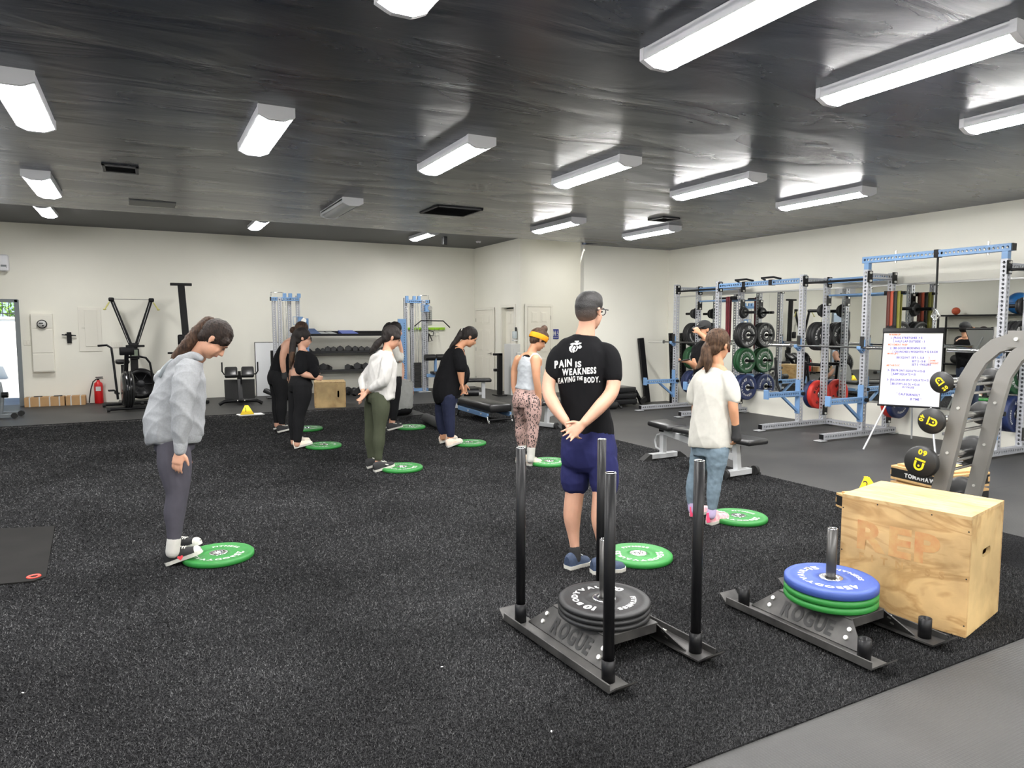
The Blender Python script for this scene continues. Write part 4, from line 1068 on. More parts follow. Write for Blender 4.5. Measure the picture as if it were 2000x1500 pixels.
for sx, foot in ((-1, gnd(1686, 878)), (1, gnd(1828, 900))):
    top = Rb @ Vector((sx * BW * .36, -BH * .48, -.015)); MB().cyl(top, Vector((foot.x - BC.x, foot.y - BC.y, 0)), .011, 10).build('leg', m_silver, fc_)
top = Rb @ Vector((0, BH * .40, -.02)); MB().cyl(top, Vector((back.x * .75 + .02, back.y * .75, 0)), .011, 10).build('leg', m_silver, fc_)
m_inkb = M('blue_marker', srgb(78, 70, 160), .6); m_inko = M('orange_marker', srgb(225, 110, 60), .6)
LINES = [('WARM UP', -.33, .415, 'o', .030), ('1.  FROG STRETCHES  = 5', -.30, .372, 'b', .034), ('HALF LAP OUTSIDE  - 1', -.235, .325, 'b', .034), ('MOVEMENT PREP', -.33, .283, 'o', .030),
         ('2.  BB GOOD MORNING = 10', -.30, .235, 'b', .034), ('CRUNCHES (WEIGHTS) = 12 EACH', -.235, .190, 'b', .033), ('MAIN LIFT:', -.33, .165, 'o', .028), ('BB SQUAT  SET 1 - 5-8', -.20, .115, 'b', .033), ('SET 2 - 5-8', .01, .070, 'b', .033), ('SET 3 - FAILURE', .01, .028, 'b', .031),
         ('SAME', .245, .085, 'o', .026), ('WEIGHT', .245, .052, 'o', .026), ('METABOLIC', -.33, .010, 'o', .029), ('3-  DB FRONT SQUATS = 12-15', -.31, -.052, 'b', .033), ('JUMP SQUATS = 15', -.24, -.100, 'b', .033),
         ('3-  BULGARIAN SPLIT SQUATS = 12', -.31, -.175, 'b', .031), ('BB STIFF LEG DL = 12-15', -.24, -.225, 'b', .032), ('W/ PAUSE', -.10, -.265, 'b', .030), ('* CALF BURNOUT', -.17, -.355, 'b', .034), ('IF TIME *', .02, -.415, 'b', .034)]
qb, qo = MB(), MB()
for txt, x, y, c, sz_ in LINES:
    gl, Wt = text_layout(txt, sz_ * 1.08, 1, .09, .92); tgt = qb if c == 'b' else qo
    sl = random.uniform(-.015, .02)
    for v, f in gl: tgt.add([((p[0] + Wt / 2 + x) * .84, (p[1] + y + (p[0] + Wt / 2) * sl) * 1.05, .0035) for p in v], f, False, Rb)
def stroke(tgt, pts, w_=.004):
    for (x0, y0), (x1, y1) in zip(pts, pts[1:]):
        d = Vector((x1 - x0, y1 - y0)).normalized(); n_ = Vector((-d.y, d.x)) * w_ / 2
        x0, x1, y0, y1 = x0 * .84, x1 * .84, y0 * 1.05, y1 * 1.05
        tgt.add([(x0 - n_.x, y0 - n_.y, .0035), (x1 - n_.x, y1 - n_.y, .0035), (x1 + n_.x, y1 + n_.y, .0035), (x0 + n_.x, y0 + n_.y, .0035)], [(0, 1, 2, 3)], False, Rb)
for y0, y1 in ((.325, .398), (.185, .262), (-.105, -.025), (-.23, -.15)): stroke(qb, [(-.245, y1), (-.258, y1), (-.258, y0), (-.245, y0)])
stroke(qo, [(.222, .14), (.234, .14), (.234, .03), (.222, .03)])
qb.build('blue_writing', m_inkb, fc_)['kind'] = 'stuff'; qo.build('orange_writing', m_inko, fc_)['kind'] = 'stuff'

# ------------------------------------------------------------ black gear by the bare wall
gm = thing('folded_mats', 'stack of black folded crash mats against the bare cream wall', 'mat', (7.95, 11.02, 0))
for k in range(3): MB().box((.0, .0, .10 + .115 * k), (1.05 - .04 * k, .44, .105), .02).build('mat_layer', m_pad, gm)
fo = thing('foam_bolster', 'short black foam bolster in front of the folded mats', 'bolster', (7.66, 10.66, .0)); MB().cyl((-.18, 0, .075), (.18, 0, .07), .07, 20).build('foam', m_rubbk, fo)
for s in (-1, 1): MB().cyl((s * .18, 0, .0725), (s * .184, 0, .0725), .066, 20).build('end_disc', m_pad, fo)
lbx = thing('leaning_bar', 'thin black bar leaning on the bare wall over the mats', 'bar', (7.92, 10.66, 0)); MB().cyl((.05, 0, .0), (-.36, .62, 1.02), .018, 10).build('bar_shaft', m_bmet, lbx); MB().ball((.05, 0, .02), .03, 10, 8).build('bar_tip', m_rubbk, lbx)
an_ = thing('floor_anchor', 'black angled ankle strap stand beside the folded mats', 'stand', (8.62, 10.95, 0)); MB().bar((-.10, 0, .30), (.07, 0, .03), .05, .05).bar((-.12, 0, .30), (-.12, 0, .02), .05, .05).build('stand_frame', m_bmet, an_); MB().bar((.02, 0, .05), (.16, 0, .13), .07, .09).build('stand_foot', m_rubbk, an_)
for k, (xa, ya_, ww) in enumerate(((9.0, 11.16, 0), (9.50, 10.98, 1))):
    t = thing('leaning_beam', ('long black tapered beam leaning on the bare wall', 'long black perforated beam leaning on the mirror')[k], 'beam', (xa, ya_, 0))
    if k == 0: MB().bar((-.02, -.02, .02), (-.12, .10, 1.32), .13, .06, .006).build('beam_body', m_bmet, t)
    else: perf('beam_body', (.02, .0, .35), (-.0, .06, 1.42), m_bmet, t, .10); MB().box((.02, 0, .17), (.12, .12, .34), .01).build('beam_foot', m_bmet, t)
for px, py in ((1390, 812), (1490, 812), (1513, 811)):
    pass
# ============================================================ BACK OF THE GYM
Dp = lambda x, y, z=0.0: gnd(x, y, z)
m_stackblk = M('weight_stack', (.02, .02, .02), .4)
def cable_tower(label, loc, rz, mirror=1, flip_top=True):
    """local: wall post at x=0, room post at x=.46*mirror"""
    s = mirror; t = thing('cable_tower', label, 'cable machine', loc, rz)
    Ht = 2.22
    perf('upright', (0, .0, .06), (0, 0, Ht), m_rackg, t); perf('upright', (s * .17, .04, .06), (s * .17, .04, Ht - .05), m_rackg, t)
    perf('upright', (s * .40, -.12, .03), (s * .40, -.12, Ht - .05), m_rackg, t); perf('upright', (s * .50, -.02, .06), (s * .50, -.02, Ht - .05), m_rackg, t)
    perf('top_beam', (-.02 * s, -.05, Ht - .08), (s * .56, -.05, Ht - .08), m_rackb, t)
    MB().box((s * .57, -.05, Ht - .08), (.02, .085, .085), .004).build('end_cap', m_bmet, t)
    MB().box((-s * .11, -.06, 1.02), (.20, .03, 1.42), .003).build('blue_shroud', m_rackb, t)
    q = MB()
    for i in range(24):
        for x in (-.05, .05): q.cyl((-s * .11 + x, -.0755, .36 + i * .055), (-s * .11 + x, -.0765, .36 + i * .055), .011, 8)
    q.build('shroud_holes', m_rackd, t)['kind'] = 'stuff'
    for x in (.25, .31): MB().cyl((s * x, .0, .10), (s * x, .0, Ht - .1), .010, 8).build('guide_rod', m_chrome, t)
    for i in range(8): MB().box((s * .28, 0, .14 + i * .075), (.17, .11, .07), .004).build('weight_block', m_stackblk, t)
    MB().bar((s * .02, -.03, .06), (s * .52, -.06, .06), .09, .07, .004).build('base_beam', m_rackb, t)
    MB().box((s * .40, -.14, .012), (.30, .12, .014), .002).build('foot_plate', m_silver, t)
    for x in (0, .18, .30): MB().box((s * x + .02, -.05, Ht + .0), (.07, .06, .09), .004).build('top_bracket', m_rackb, t)
    MB().tube([(s * .30, -.05, Ht - .02), (s * .30, -.05, Ht + .06), (s * .56, -.05, Ht + .06), (s * .56, -.05, Ht - .02)], .008, 8).build('top_hoop', m_chrome, t)
    return t
def carriage(t, x, y, z):
    MB().box((x, y, z), (.10, .10, .17), .006).build('pulley_carriage', m_rackb, t)
    MB().cyl((x + .06, y - .06, z), (x + .06, y - .03, z), .055, 18).build('pulley', m_chrome, t)
    MB().tube([(x - .16, y - .05, z + .08), (x - .16, y - .05, z - .08), (x + .02, y - .05, z - .08), (x + .02, y - .05, z + .08)], .008, 6, closed=True).build('carriage_handle', m_rackb, t)
TL = onY(584, 700, 15.65); TR = onY(793, 700, 15.65)
ctl = cable_tower('grey cable tower with blue carriage behind the woman in black tank top', (TL.x, 15.65, 0), 0, -1)
carriage(ctl, .03, -.10, 1.68)
ctr = cable_tower('grey and blue cable tower with lat bar near the white panelled door', (TR.x, 15.65, 0), 0, 1)
carriage(ctr, .46, -.19, 1.98)
# lat bar, knee rollers and seat of the right tower
MB().cyl((.50, -.24, 1.90), (.50, -.24, 1.72), .006, 6).build('cable', m_bmet, ctr)
MB().tube([(.13, -.24, 1.56), (.30, -.24, 1.69), (.85, -.24, 1.685), (1.02, -.24, 1.53)], .014, 8).build('lat_bar', m_bmet, ctr)
MB().bar((.62, -.30, .45), (.62, -.30, .80), .055, .055, .003).build('roller_post', m_rackb, ctr)
for x0, x1 in ((.36, .60), (.64, .88)): MB().cyl((x0, -.30, .83), (x1, -.30, .83), .075, 18).build('knee_roller', m_pad, ctr)
MB().bar((.44, -.20, .40), (.66, -.32, .40), .07, .08, .004).build('seat_arm', m_rackb, ctr)
MB().box((.66, -.34, .47), (.30, .28, .06), .02).build('seat_pad', m_pad, ctr)

# wall rail with straps, poster
gr = thing('wall_rail', 'lime green wall rail with wire hooks beside the cable tower', 'wall rail', (onY(835, 643, 16.4).x, 16.47, 1.47))
MB().box((0, .0, .03), (.98, .05, .06), .006).build('rail_bar', M('lime_green', srgb(150, 205, 45), .45), gr)
for i in range(8): MB().tube([(-.42 + i * .12, -.02, 0), (-.42 + i * .12, -.09, -.02), (-.42 + i * .12, -.10, .04)], .006, 6).build('hook', m_chrome, gr)
ps = thing('wall_chart', 'grey exercise chart fixed to the wall above the lime rail', 'chart', (onY(838, 620, 16.4).x, 16.485, 1.60))
MB().box((0, 0, .20), (.22, .012, .42), .001).build('chart_sheet', M('grey_chart', srgb(168, 170, 165), .6), ps)
q = MB()
for i in range(7): q.box((0, -.008, .05 + i * .05), (.17, .002, .012))
q.build('chart_print', M('grey_ink', srgb(120, 122, 120), .6), ps)['kind'] = 'stuff'
tr_ = thing('suspension_straps', 'black suspension training straps hanging beside the cable tower', 'straps', (onY(838, 660, 16.3).x, 16.36, .40))
MB().box((-.04, 0, .45), (.05, .02, .90)).box((-.04, 0, .98), (.09, .03, .30)).build('strap_band', m_rubbk, tr_)
MB().tube([(.02, -.01, .98), (.10, -.01, .80), (.0, -.01, .78), (.02, -.01, .98)], .014, 6).tube([(.0, -.02, 1.06), (.14, -.02, 1.02), (.12, -.02, .92), (.0, -.02, .94)], .012, 6).build('strap_handle', m_rubbk, tr_)
wr = thing('wire_hanger', 'small chrome wire hanger on the wall beside the straps', 'hanger', (onY(848, 656, 16.4).x, 16.44, 1.32))
MB().tube([(-.08, 0, .0), (-.08, -.06, .0), (.12, -.06, .0), (.12, 0, .0)], .007, 6).tube([(-.08, -.0, .08), (-.08, -.06, .08), (.12, -.06, .08), (.12, 0, .08)], .007, 6).tube([(.02, -.06, -.02), (.02, -.06, .1)], .007, 6).build('hanger_wire', m_chrome, wr)

# dumbbell shelf
SX0 = onY(592, 700, 16.0).x + .05; SX1 = TR.x - .30
SM = (SX0 + SX1) / 2; SWd = SX1 - SX0
sh = thing('dumbbell_shelf', 'long black three tier dumbbell shelf against the back wall', 'shelf', (SM, 16.12, 0))
SZ = (.50, .925, 1.355)
for z in SZ:
    q = MB(); R = Matrix.Translation((0, 0, z)) @ Matrix.Rotation(math.radians(-10 if z < 1.2 else 0), 4, 'X')
    q.box((0, 0, 0), (SWd, .46, .020), .003, 0, R).box((0, -.23, .010), (SWd, .016, .055), .003, 0, R); q.build('shelf_tray', m_bmet, sh)
    if z > 1.2: MB().box((0, .20, z + .05), (SWd, .02, .09), .003).build('back_rail', m_bmet, sh)
for x in (-SWd / 2 + .02, SWd / 2 - .02):
    for y in (-.16, .20): MB().box((x, y, .68), (.05, .05, 1.36), .003).build('shelf_post', m_bmet, sh)
    MB().box((x, .02, .025), (.06, .60, .05), .004).build('shelf_foot', m_bmet, sh)
m_hex = M('hex_rubber', (.02, .02, .021), .5); m_grip = M('grip_steel', (.42, .42, .42), .35, metal=1)
def hex_dumbbell(s):
    t = thing('hex_dumbbell', 'x', 'dumbbell', (0, 0, 0)); r = .075 * s; hl = .065 + .02 * s
    MB().cyl((0, -hl, 0), (0, hl, 0), .016, 10).build('handle', m_grip, t)
    for k in (-1, 1):
        pr = [(r * math.cos(PI / 6 + i * PI / 3), r * math.sin(PI / 6 + i * PI / 3)) for i in range(6)]
        vs = []
        for y, sc_ in ((k * hl * .75, .86), (k * (hl * .75 + .015), 1), (k * (hl + .075 * s), 1), (k * (hl + .09 * s), .80)): vs += [(x * sc_, y, z * sc_) for x, z in pr]
        fs = [(a * 6 + i, a * 6 + (i + 1) % 6, (a + 1) * 6 + (i + 1) % 6, (a + 1) * 6 + i) for a in range(3) for i in range(6)] + [tuple(range(6)), tuple(range(18, 24))]
        MB().add(vs, fs).build('head', m_hex, t)
    return t
HX = {}
def put_hex(s, px, tier, zoff, label, group, yaw=0.0):
    o = HX.get(s)
    y = 16.10
    P = onY(px, 690, y)
    loc = (P.x, y, SZ[tier] + .018 + .075 * s * .90) if tier >= 0 else (P.x, y, .075 * s * .9 + zoff)
    rot = (math.radians(-10) if tier >= 0 else 0, 0, yaw)
    if o is None:
        o = hex_dumbbell(s); HX[s] = o; o.location = loc; o.rotation_euler = rot; o['label'] = label; o['group'] = group
    else: dup(o, loc, 0, label, group, rot)
for px, s in ((604, .8), (622, .78), (632, .75), (642, 1.0), (653, .95), (666, 1.05), (682, 1.08), (695, 1.0), (707, .95), (718, .9), (728, .82), (738, .8), (748, .8)):
    put_hex(s, px, 1, 0, 'black hex dumbbell in the full middle row of the dumbbell shelf', 'hex dumbbells on the middle shelf', -.35)
for px, s in ((636, 1.25), (683, 1.05), (702, 1.25), (718, 1.2), (736, 1.2)):
    put_hex(s, px, 0, 0, 'large black hex dumbbell on the sparse lower tier of the shelf', 'hex dumbbells on the lower shelf', -.6)
for k, (px, s, zo) in enumerate(((686, 1.3, 0), (709, 1.3, 0), (732, 1.25, 0), (755, 1.2, 0))):
    y = 15.55; P = onY(px, 757, y); o = dup(HX[1.25], (P.x, y - .1 * (k % 2), .095), 0, 'large black hex dumbbell lying on the floor below the shelf', 'hex dumbbells on the floor', (0, 0, .3 + .15 * k))
m_stepb = M('blue_board', srgb(52, 82, 130), .5); m_stepg = M('grey_board', srgb(165, 168, 168), .6); m_stepr = M('royal_board', srgb(66, 88, 165), .5)
for lab, px, wd, mt, h in (('dark blue slant board on top of the dumbbell shelf', 606, .38, m_stepb, .14), ('grey foam block on the shelf top beside the dark blue board', 632.5, .17, m_stepg, .07), ('grey foam block on the shelf top nearer the royal blue board', 648.5, .17, m_stepg, .07), ('royal blue slant board on top of the dumbbell shelf', 681, .38, m_stepr, .10)):
    P = onY(px, 650, 16.08); t = thing('slant_board', lab, 'board', (P.x, 16.08, SZ[2] + .012)); w2 = wd / 2
    v = [(-w2, -.17, 0), (w2, -.17, 0), (w2 - .04, .17, 0), (-w2 - .0, .17, 0), (-w2, -.17, .025), (w2, -.17, .025), (w2 - .06, .17, h), (-w2 - .02, .17, h)]
    MB().add(v, [(3, 2, 1, 0), (4, 5, 6, 7), (0, 1, 5, 4), (1, 2, 6, 5), (2, 3, 7, 6), (3, 0, 4, 7)]).build('board_wedge', mt, t)
    MB().box((0, -.165, .010), (wd * .96, .012, .018), .002).build('front_lip', m_dgrey, t)

# whiteboard leaning on the wall
wbx = onY(499, 700, 16.4).x
wbt = thing('whiteboard', 'blank whiteboard leaning against the back wall', 'whiteboard', (wbx + .42, 16.38, 0))
R = Matrix.Rotation(math.radians(-4), 4, 'X')
q = MB(); q.box((0, 0, .60), (.84, .018, 1.20), .002, 0, R); q.build('board_face', M('whiteboard_face', srgb(226, 228, 230), .25), wbt)
q = MB(); q.box((-.42, 0, .6), (.012, .026, 1.21), .001, 0, R).box((0, 0, 1.20), (.85, .026, .012), .001, 0, R).box((.42, 0, .6), (.012, .026, 1.21), .001, 0, R); q.build('board_rim', m_dgrey, wbt)

# small ab bench by the whiteboard
P = Dp(514, 787); ab = thing('ab_bench', 'small black and blue ab bench with a tilted roller by the whiteboard', 'weight bench', (P.x + .32, P.y + .45, 0), -.4)
MB().bar((.0, 0, .08), (.42, 0, .46), .05, .05, .003).build('bench_frame', m_rackb, ab)
MB().bar((-.22, -.05, .22), (.22, -.05, .03), .16, .09, .02).build('base_pad', m_pad, ab)
MB().cyl((.02, -.10, .55), (.30, -.10, .30), .095, 18).build('roller_pad', m_pad, ab)
MB().box((.30, .05, .12), (.16, .2, .24), .02).build('bench_foot', m_bmet, ab)
P = onY(531, 700, 15.7); pl_ = thing('upright_post', 'thin black post standing before the whiteboard', 'post', (P.x, 15.7, 0)); MB().box((0, 0, .52), (.05, .05, 1.04), .004).build('post_shaft', m_bmet, pl_); MB().box((0, 0, .012), (.25, .25, .024), .004).build('post_base', m_bmet, pl_)

# back extension bench
A_ = Dp(430, 793); B_ = Dp(511, 790); cxm = (A_ + B_) / 2
rb = thing('back_extension_bench', 'black back extension bench with two thigh pads and upright handles', 'weight bench', (cxm.x, cxm.y, 0), -.12)
MB().tube([(-.40, 0, .03), (-.30, 0, .085), (.0, 0, .10), (.30, 0, .085), (.40, 0, .03)], .035, 8).build('front_foot', m_bmet, rb)
MB().box((.0, .55, .04), (.62, .07, .07), .006).build('rear_foot', m_bmet, rb)
MB().bar((0, .02, .09), (-.02, .35, .56), .09, .06, .004).bar((0, .02, .08), (0, .55, .06), .08, .06, .004).build('frame', m_bmet, rb)
MB().bar((-.015, .30, .50), (-.015, .30, .66), .06, .06).build('pad_post', m_bmet, rb)
for s in (-1, 1):
    R = Matrix.Translation((s * .155 - .015, .26, .64)) @ Matrix.Rotation(math.radians(38), 4, 'X')
    q = MB(); q.box((0, 0, 0), (.24, .28, .085), .03, 0, R); q.build('thigh_pad', m_pad, rb)
    MB().tube([(s * .14, .30, .58), (s * .30, .30, .60), (s * .335, .30, .66), (s * .335, .30, .84)], .014, 8).build('handle', m_bmet, rb)
R = Matrix.Translation((0, .62, .26)) @ Matrix.Rotation(math.radians(-68), 4, 'X')
q = MB(); q.box((-.02, 0, 0), (.58, .46, .012), .003, 0, R); q.build('foot_platform', M('checker_plate', (.09, .09, .09), .5, bump=.3, bscale=60), rb)
MB().bar((-.31, .71, .44), (.27, .71, .44), .03, .05).build('platform_lip', m_bmet, rb)
for x in (-.06, .07): MB().cyl((x, -.035, .10), (x, -.045, .10), .012, 8).build('bolt', m_bolt, rb)

# climber column (T top)
P = onY(366, 700, 15.7); cl = thing('climbing_machine', 'tall black climbing machine column with a T-shaped top', 'exercise machine', (P.x, 15.7, 0))
MB().bar((.06, .1, .05), (-.06, .15, 2.40), .13, .09, .006).build('column', m_bmet, cl)
MB().box((-.06, .14, 2.41), (.40, .10, .055), .006).build('top_bar', m_bmet, cl)
MB().box((0, 0, .04), (.70, .95, .06), .01).build('base', m_bmet, cl)
for s in (-1, 1): MB().tube([(.02, .08, 1.02), (s * .22, -.05, 1.02), (s * .36, -.05, 1.02)], .02, 8).build('handle', m_bmet, cl); MB().box((s * .16, -.05, .30), (.20, .10, .03), .006).build('pedal', m_rubbk, cl)
MB().box((-.10, .02, 1.28), (.13, .09, .22), .03).build('console', m_bmet, cl)

# ski trainer
P = onY(262, 700, 16.1); sk = thing('ski_trainer', 'black ski trainer with two splayed arms and a fan wheel', 'exercise machine', (P.x, 16.0, 0))
MB().bar((0, .05, .10), (0, .12, 1.22), .14, .08, .006).build('column', m_bmet, sk)
for s in (-1, 1):
    MB().bar((s * .05, .12, 1.18), (s * .34, .14, 2.06), .055, .07, .005).build('arm', m_bmet, sk)
    MB().box((s * .355, .10, 2.09), (.10, .08, .08), .02).build('pulley_head', m_bmet, sk)
    MB().tube([(s * .39, .08, 2.04), (s * .47, .05, 1.90)], .013, 8).ball((s * .475, .05, 1.895), .024, 10, 8, (1.3, 1, .7)).build('pull_handle', M('pale_wood', srgb(196, 190, 110), .5), sk)
    MB().tube([(s * .08, .07, 1.22), (s * .33, .09, 2.04)], .004, 5).build('cord', m_let, sk)
MB().tube([(-.32, .1, 2.10), (.32, .1, 2.10)], .004, 5).build('cord', m_dgrey, sk)
MB().box((.015, .0, 1.0), (.16, .06, .22), .012).build('monitor', m_bmet, sk); MB().box((.015, -.032, 1.02), (.11, .004, .13)).build('monitor_screen', M('lcd_grey', srgb(110, 122, 105), .3), sk)
MB().box((.03, -.01, 1.16), (.34, .05, .045), .012).build('cross_handle', m_bmet, sk)
R = Matrix.Translation((.10, -.02, .40)) @ Matrix.Rotation(PI / 2, 4, 'X')
q = MB(); q.lathe([(.06, -.10), (.26, -.10), (.31, -.05), (.31, .05), (.26, .10), (.22, .10), (.21, .06), (.06, .06)], 40, R); q.build('fan_housing', m_bmet, sk)
q = MB(); q.lathe([(0, .09), (.07, .09), (.075, .05)], 20, R)
for i in range(6): a = i * PI / 3; q.bar(R @ Vector((.06 * math.cos(a), .06 * math.sin(a), .075)), R @ Vector((.22 * math.cos(a), .22 * math.sin(a), .075)), .014, .01)
q.build('fan_guard', m_dgrey, sk)
MB().box((0, .02, .03), (.62, .50, .05), .01).build('base', m_bmet, sk)

# fan bike (seen from its front)
P = Dp(247, 806); bk = thing('fan_bike', 'black fan bike with long moving arms seen from the front', 'exercise bike', (P.x, P.y + .55, 0), .12)
R = Matrix.Translation((0, -.25, .40)) @ Matrix.Rotation(PI / 2, 4, 'Y')
q = MB(); q.lathe([(.04, -.09), (.28, -.09), (.33, -.05), (.33, .05), (.28, .09), (.04, .09)], 40, R); q.build('fan_cage', M('gloss_black', (.012, .012, .012), .18), bk)
q = MB()
for z in (-.06, -.02, .02, .06): q.tube([R @ Vector((.336 * math.cos(a), .336 * math.sin(a), z)) for a in [2 * PI * k / 32 for k in range(32)]], .006, 6, closed=True)
q.build('cage_wires', m_dgrey, bk)
for s in (-1, 1):
    MB().tube([(s * .16, -.22, .22), (s * .20, -.20, .85), (s * .22, -.12, 1.16), (s * .28, -.02, 1.21), (s * .42, .04, 1.20)] if s < 0 else [(.50, .1, .16), (.47, .1, .55), (.43, .1, .86), (.36, .08, .96), (.26, .06, .985), (.06, .03, .98)], .020, 8).build('moving_arm', m_bmet, bk)
    MB().cyl((s * .10, .12, .30), (s * .17, .12, .30), .018, 8).box((s * .23, .12, .36 if s < 0 else .24), (.11, .09, .03), .006).bar((s * .17, .12, .30), (s * .17, .12, .36 if s < 0 else .24), .03, .03).build('pedal', m_rubbk, bk)
for y in (-.30, .60): MB().tube([(s_ * .30, y, .05) for s_ in (-1, 1)], .028, 10).build('floor_bar', m_bmet, bk)
for s in (-1, 1):
    for y in (-.30, .60): MB().cyl((s * .30, y, .04), (s * .35, y, .04), .036, 10).build('foot_cap', m_rubbk, bk)
MB().bar((0, -.30, .06), (0, .60, .06), .07, .05, .004).bar((0, .1, .06), (0, .02, .80), .06, .06, .004).bar((0, .35, .06), (0, .42, .82), .06, .06, .004).build('frame', m_bmet, bk)
MB().bar((.0, -.10, .72), (.02, -.16, 1.08), .07, .05, .004).build('console_post', m_bmet, bk)
MB().box((.02, -.18, 1.10), (.24, .07, .15), .015).build('console', m_bmet, bk)
MB().box((0, .46, .88), (.24, .28, .09), .04).build('saddle', m_pad, bk)

# wall fittings -------------------------------------------------
def wbox(name, label, cat, x0, x1, z0, z1): return thing(name, label, cat, ((x0 + x1) / 2, YB, z0))
mp_ = thing('meter_panel', 'tall white electric meter panel beside the exit doorway', 'panel', (-1.76, YB, .65))
MB().box((0, -.05, .58), (.36, .10, 1.15), .006).build('cabinet', m_white, mp_)
for z, h in ((.19, .33), (.62, .46), (1.0, .26)): MB().box((0, -.104, z), (.34, .010, h), .003).build('cover_plate', m_white, mp_)
R = Matrix.Translation((.01, -.11, .95)) @ Matrix.Rotation(PI / 2, 4, 'X')
q = MB(); q.lathe([(0, 0), (.085, 0), (.085, .05), (.075, .06), (.0, .06)], 28, R); q.build('meter_ring', m_bmet, mp_)
q = MB(); q.lathe([(0, .0605), (.070, .0605), (.068, .075), (0, .085)], 28, R); q.build('meter_dial', m_let, mp_)
MB().box((0, -.196, .965), (.07, .003, .02)).box((.03, -.196, .92), (.03, .003, .02)).build('meter_register', m_bmet, mp_)
hk = thing('wall_hook', 'small black wall bracket with crossed hooks', 'hook', (-1.32, YB, 1.22))
MB().box((0, -.02, .11), (.08, .04, .22), .006).build('bracket', m_bmet, hk); MB().bar((-.12, -.06, .17), (.12, -.06, .15), .025, .02).bar((-.06, -.09, .18), (.06, -.09, .16), .02, .02).build('hooks', m_bmet, hk)
bp_ = thing('breaker_panel', 'white electrical breaker panel set into the back wall', 'panel', (-.955, YB, 1.05))
MB().box((0, -.008, .445), (.40, .016, .89), .003).build('panel_frame', m_white, bp_); MB().box((.02, -.02, .47), (.22, .012, .74), .003).build('panel_door', m_white, bp_)
MB().box((-.115, -.022, .50), (.05, .008, .05), .002).build('latch', m_white, bp_)
for x, z in ((-.18, .82), (.18, .82), (-.18, .08), (.18, .08)): MB().cyl((x, -.016, z), (x, -.020, z), .008, 8).build('screw', m_bolt, bp_)
for name, x, z, k, lab in (('light_switch', -.49, 1.115, 3, 'white triple light switch plate beside the ski trainer'), ('light_switch', -2.02, 1.18, 1, 'white single light switch beside the exit frame')):
    t = thing(name, lab, 'switch', (x, YB, z)); W_ = .05 + .045 * k
    MB().box((0, -.005, .06), (W_ + .02, .010, .12), .003).build('plate', m_white, t)
    for i in range(k): MB().box(((i - (k - 1) / 2) * .045, -.012, .06), (.032, .008, .065), .002).build('rocker', m_white, t)
ac = thing('air_conditioner', 'white wall-mounted air conditioner high beside the exit door', 'air conditioner', (-2.66, YB, 2.60))
MB().box((0, -.10, .16), (.86, .20, .31), .03).build('case', m_fix, ac); MB().box((0, -.195, .05), (.80, .03, .07), .006).build('louvre', m_fix, ac); MB().box((.36, -.203, .09), (.09, .006, .06), .002).build('display', m_steel, ac)
ex = thing('exit_sign', 'white exit sign with red letters above the exit door', 'sign', (-2.72, YB, 2.14))
MB().box((0, -.02, .10), (.32, .04, .20), .006).build('sign_box', m_let, ex)
q = MB(); text_flat(q, 'EXIT', .17, plane_mtx((0, -.042, .045), (1, 0, 0), (0, 0, 1)), fit=.26); q.build('lettering', M('exit_red', srgb(215, 30, 30), .5, emit=(1, .05, .04), estr=1.0), ex)
# extinguisher and cartons
P = Dp(182, 789); fe = thing('fire_extinguisher', 'red fire extinguisher standing on the floor by the cartons', 'fire extinguisher', (P.x + .10, 16.36, 0))
MB().lathe([(.0, 0), (.075, 0), (.08, .01), (.08, .36), (.07, .41), (.03, .44), (.028, .47), (0, .47)], 24).build('cylinder', M('extinguisher_red', srgb(205, 28, 32), .35), fe)
MB().box((0, -.082, .30), (.09, .004, .09)).build('label_plate', m_let, fe)
MB().cyl((0, 0, .46), (0, 0, .50), .022, 10).box((.02, 0, .53), (.13, .025, .02), .003).bar((-.02, 0, .50), (.09, 0, .50), .02, .012).build('valve', m_bmet, fe)
MB().tube([(-.02, 0, .50), (-.09, -.02, .44), (-.13, -.03, .30), (-.16, -.03, .12), (-.17, -.03, .02)], .012, 8).build('hose', m_rubbk, fe)
m_card = M('cardboard', srgb(186, 148, 104), .8, var=.06, vscale=6)
for k, (px, w_) in enumerate(((69, .33), (106, .33), (146, .33))):
    P = Dp(px, 794); t = thing('carton', ('small cardboard carton with white straps beside the exit frame', 'small cardboard carton with white straps, middle one of three', 'small cardboard carton with white straps next to the extinguisher')[k], 'carton', (P.x, 16.30, 0))
    MB().box((0, 0, .09), (w_, .26, .18), .004).build('carton_body', m_card, t)
    for x in (-.08, .08): MB().box((x, 0, .091), (.022, .266, .186), .002).build('strap', m_let, t)
    if k < 2: MB().box((.05, .0, .19), (.14, .10, .012), .002).build('packing_slip', m_dgrey, t)

# machine end cut by the photograph's left edge
P = Dp(8, 818); mc = thing('rowing_machine', 'end of a grey framed machine with black wheels near the exit', 'exercise machine', (P.x - .10, P.y + .2, 0))
MB().tube([(.05, -.15, .08), (.08, -.15, .35), (.05, -.12, .60), (-.08, -.05, .68), (-.5, 0, .68), (-1.1, .0, .55)], .035, 10).build('frame', m_steel, mc)
MB().bar((.0, -.22, .05), (.24, -.22, .05), .06, .06, .004).bar((.0, .12, .06), (.28, .12, .06), .06, .06, .004).bar((.04, -.22, .06), (.04, .12, .06), .05, .05).bar((-1.0, .0, .05), (.05, .0, .06), .06, .06).bar((-1.0, -.25, .05), (-1.0, .25, .05), .06, .06).build('base', m_steel, mc)
for x, y in ((.25, -.22), (.30, .12)): MB().cyl((x, y - .04, .05), (x, y + .04, .05), .048, 14).build('wheel', m_rubbk, mc)
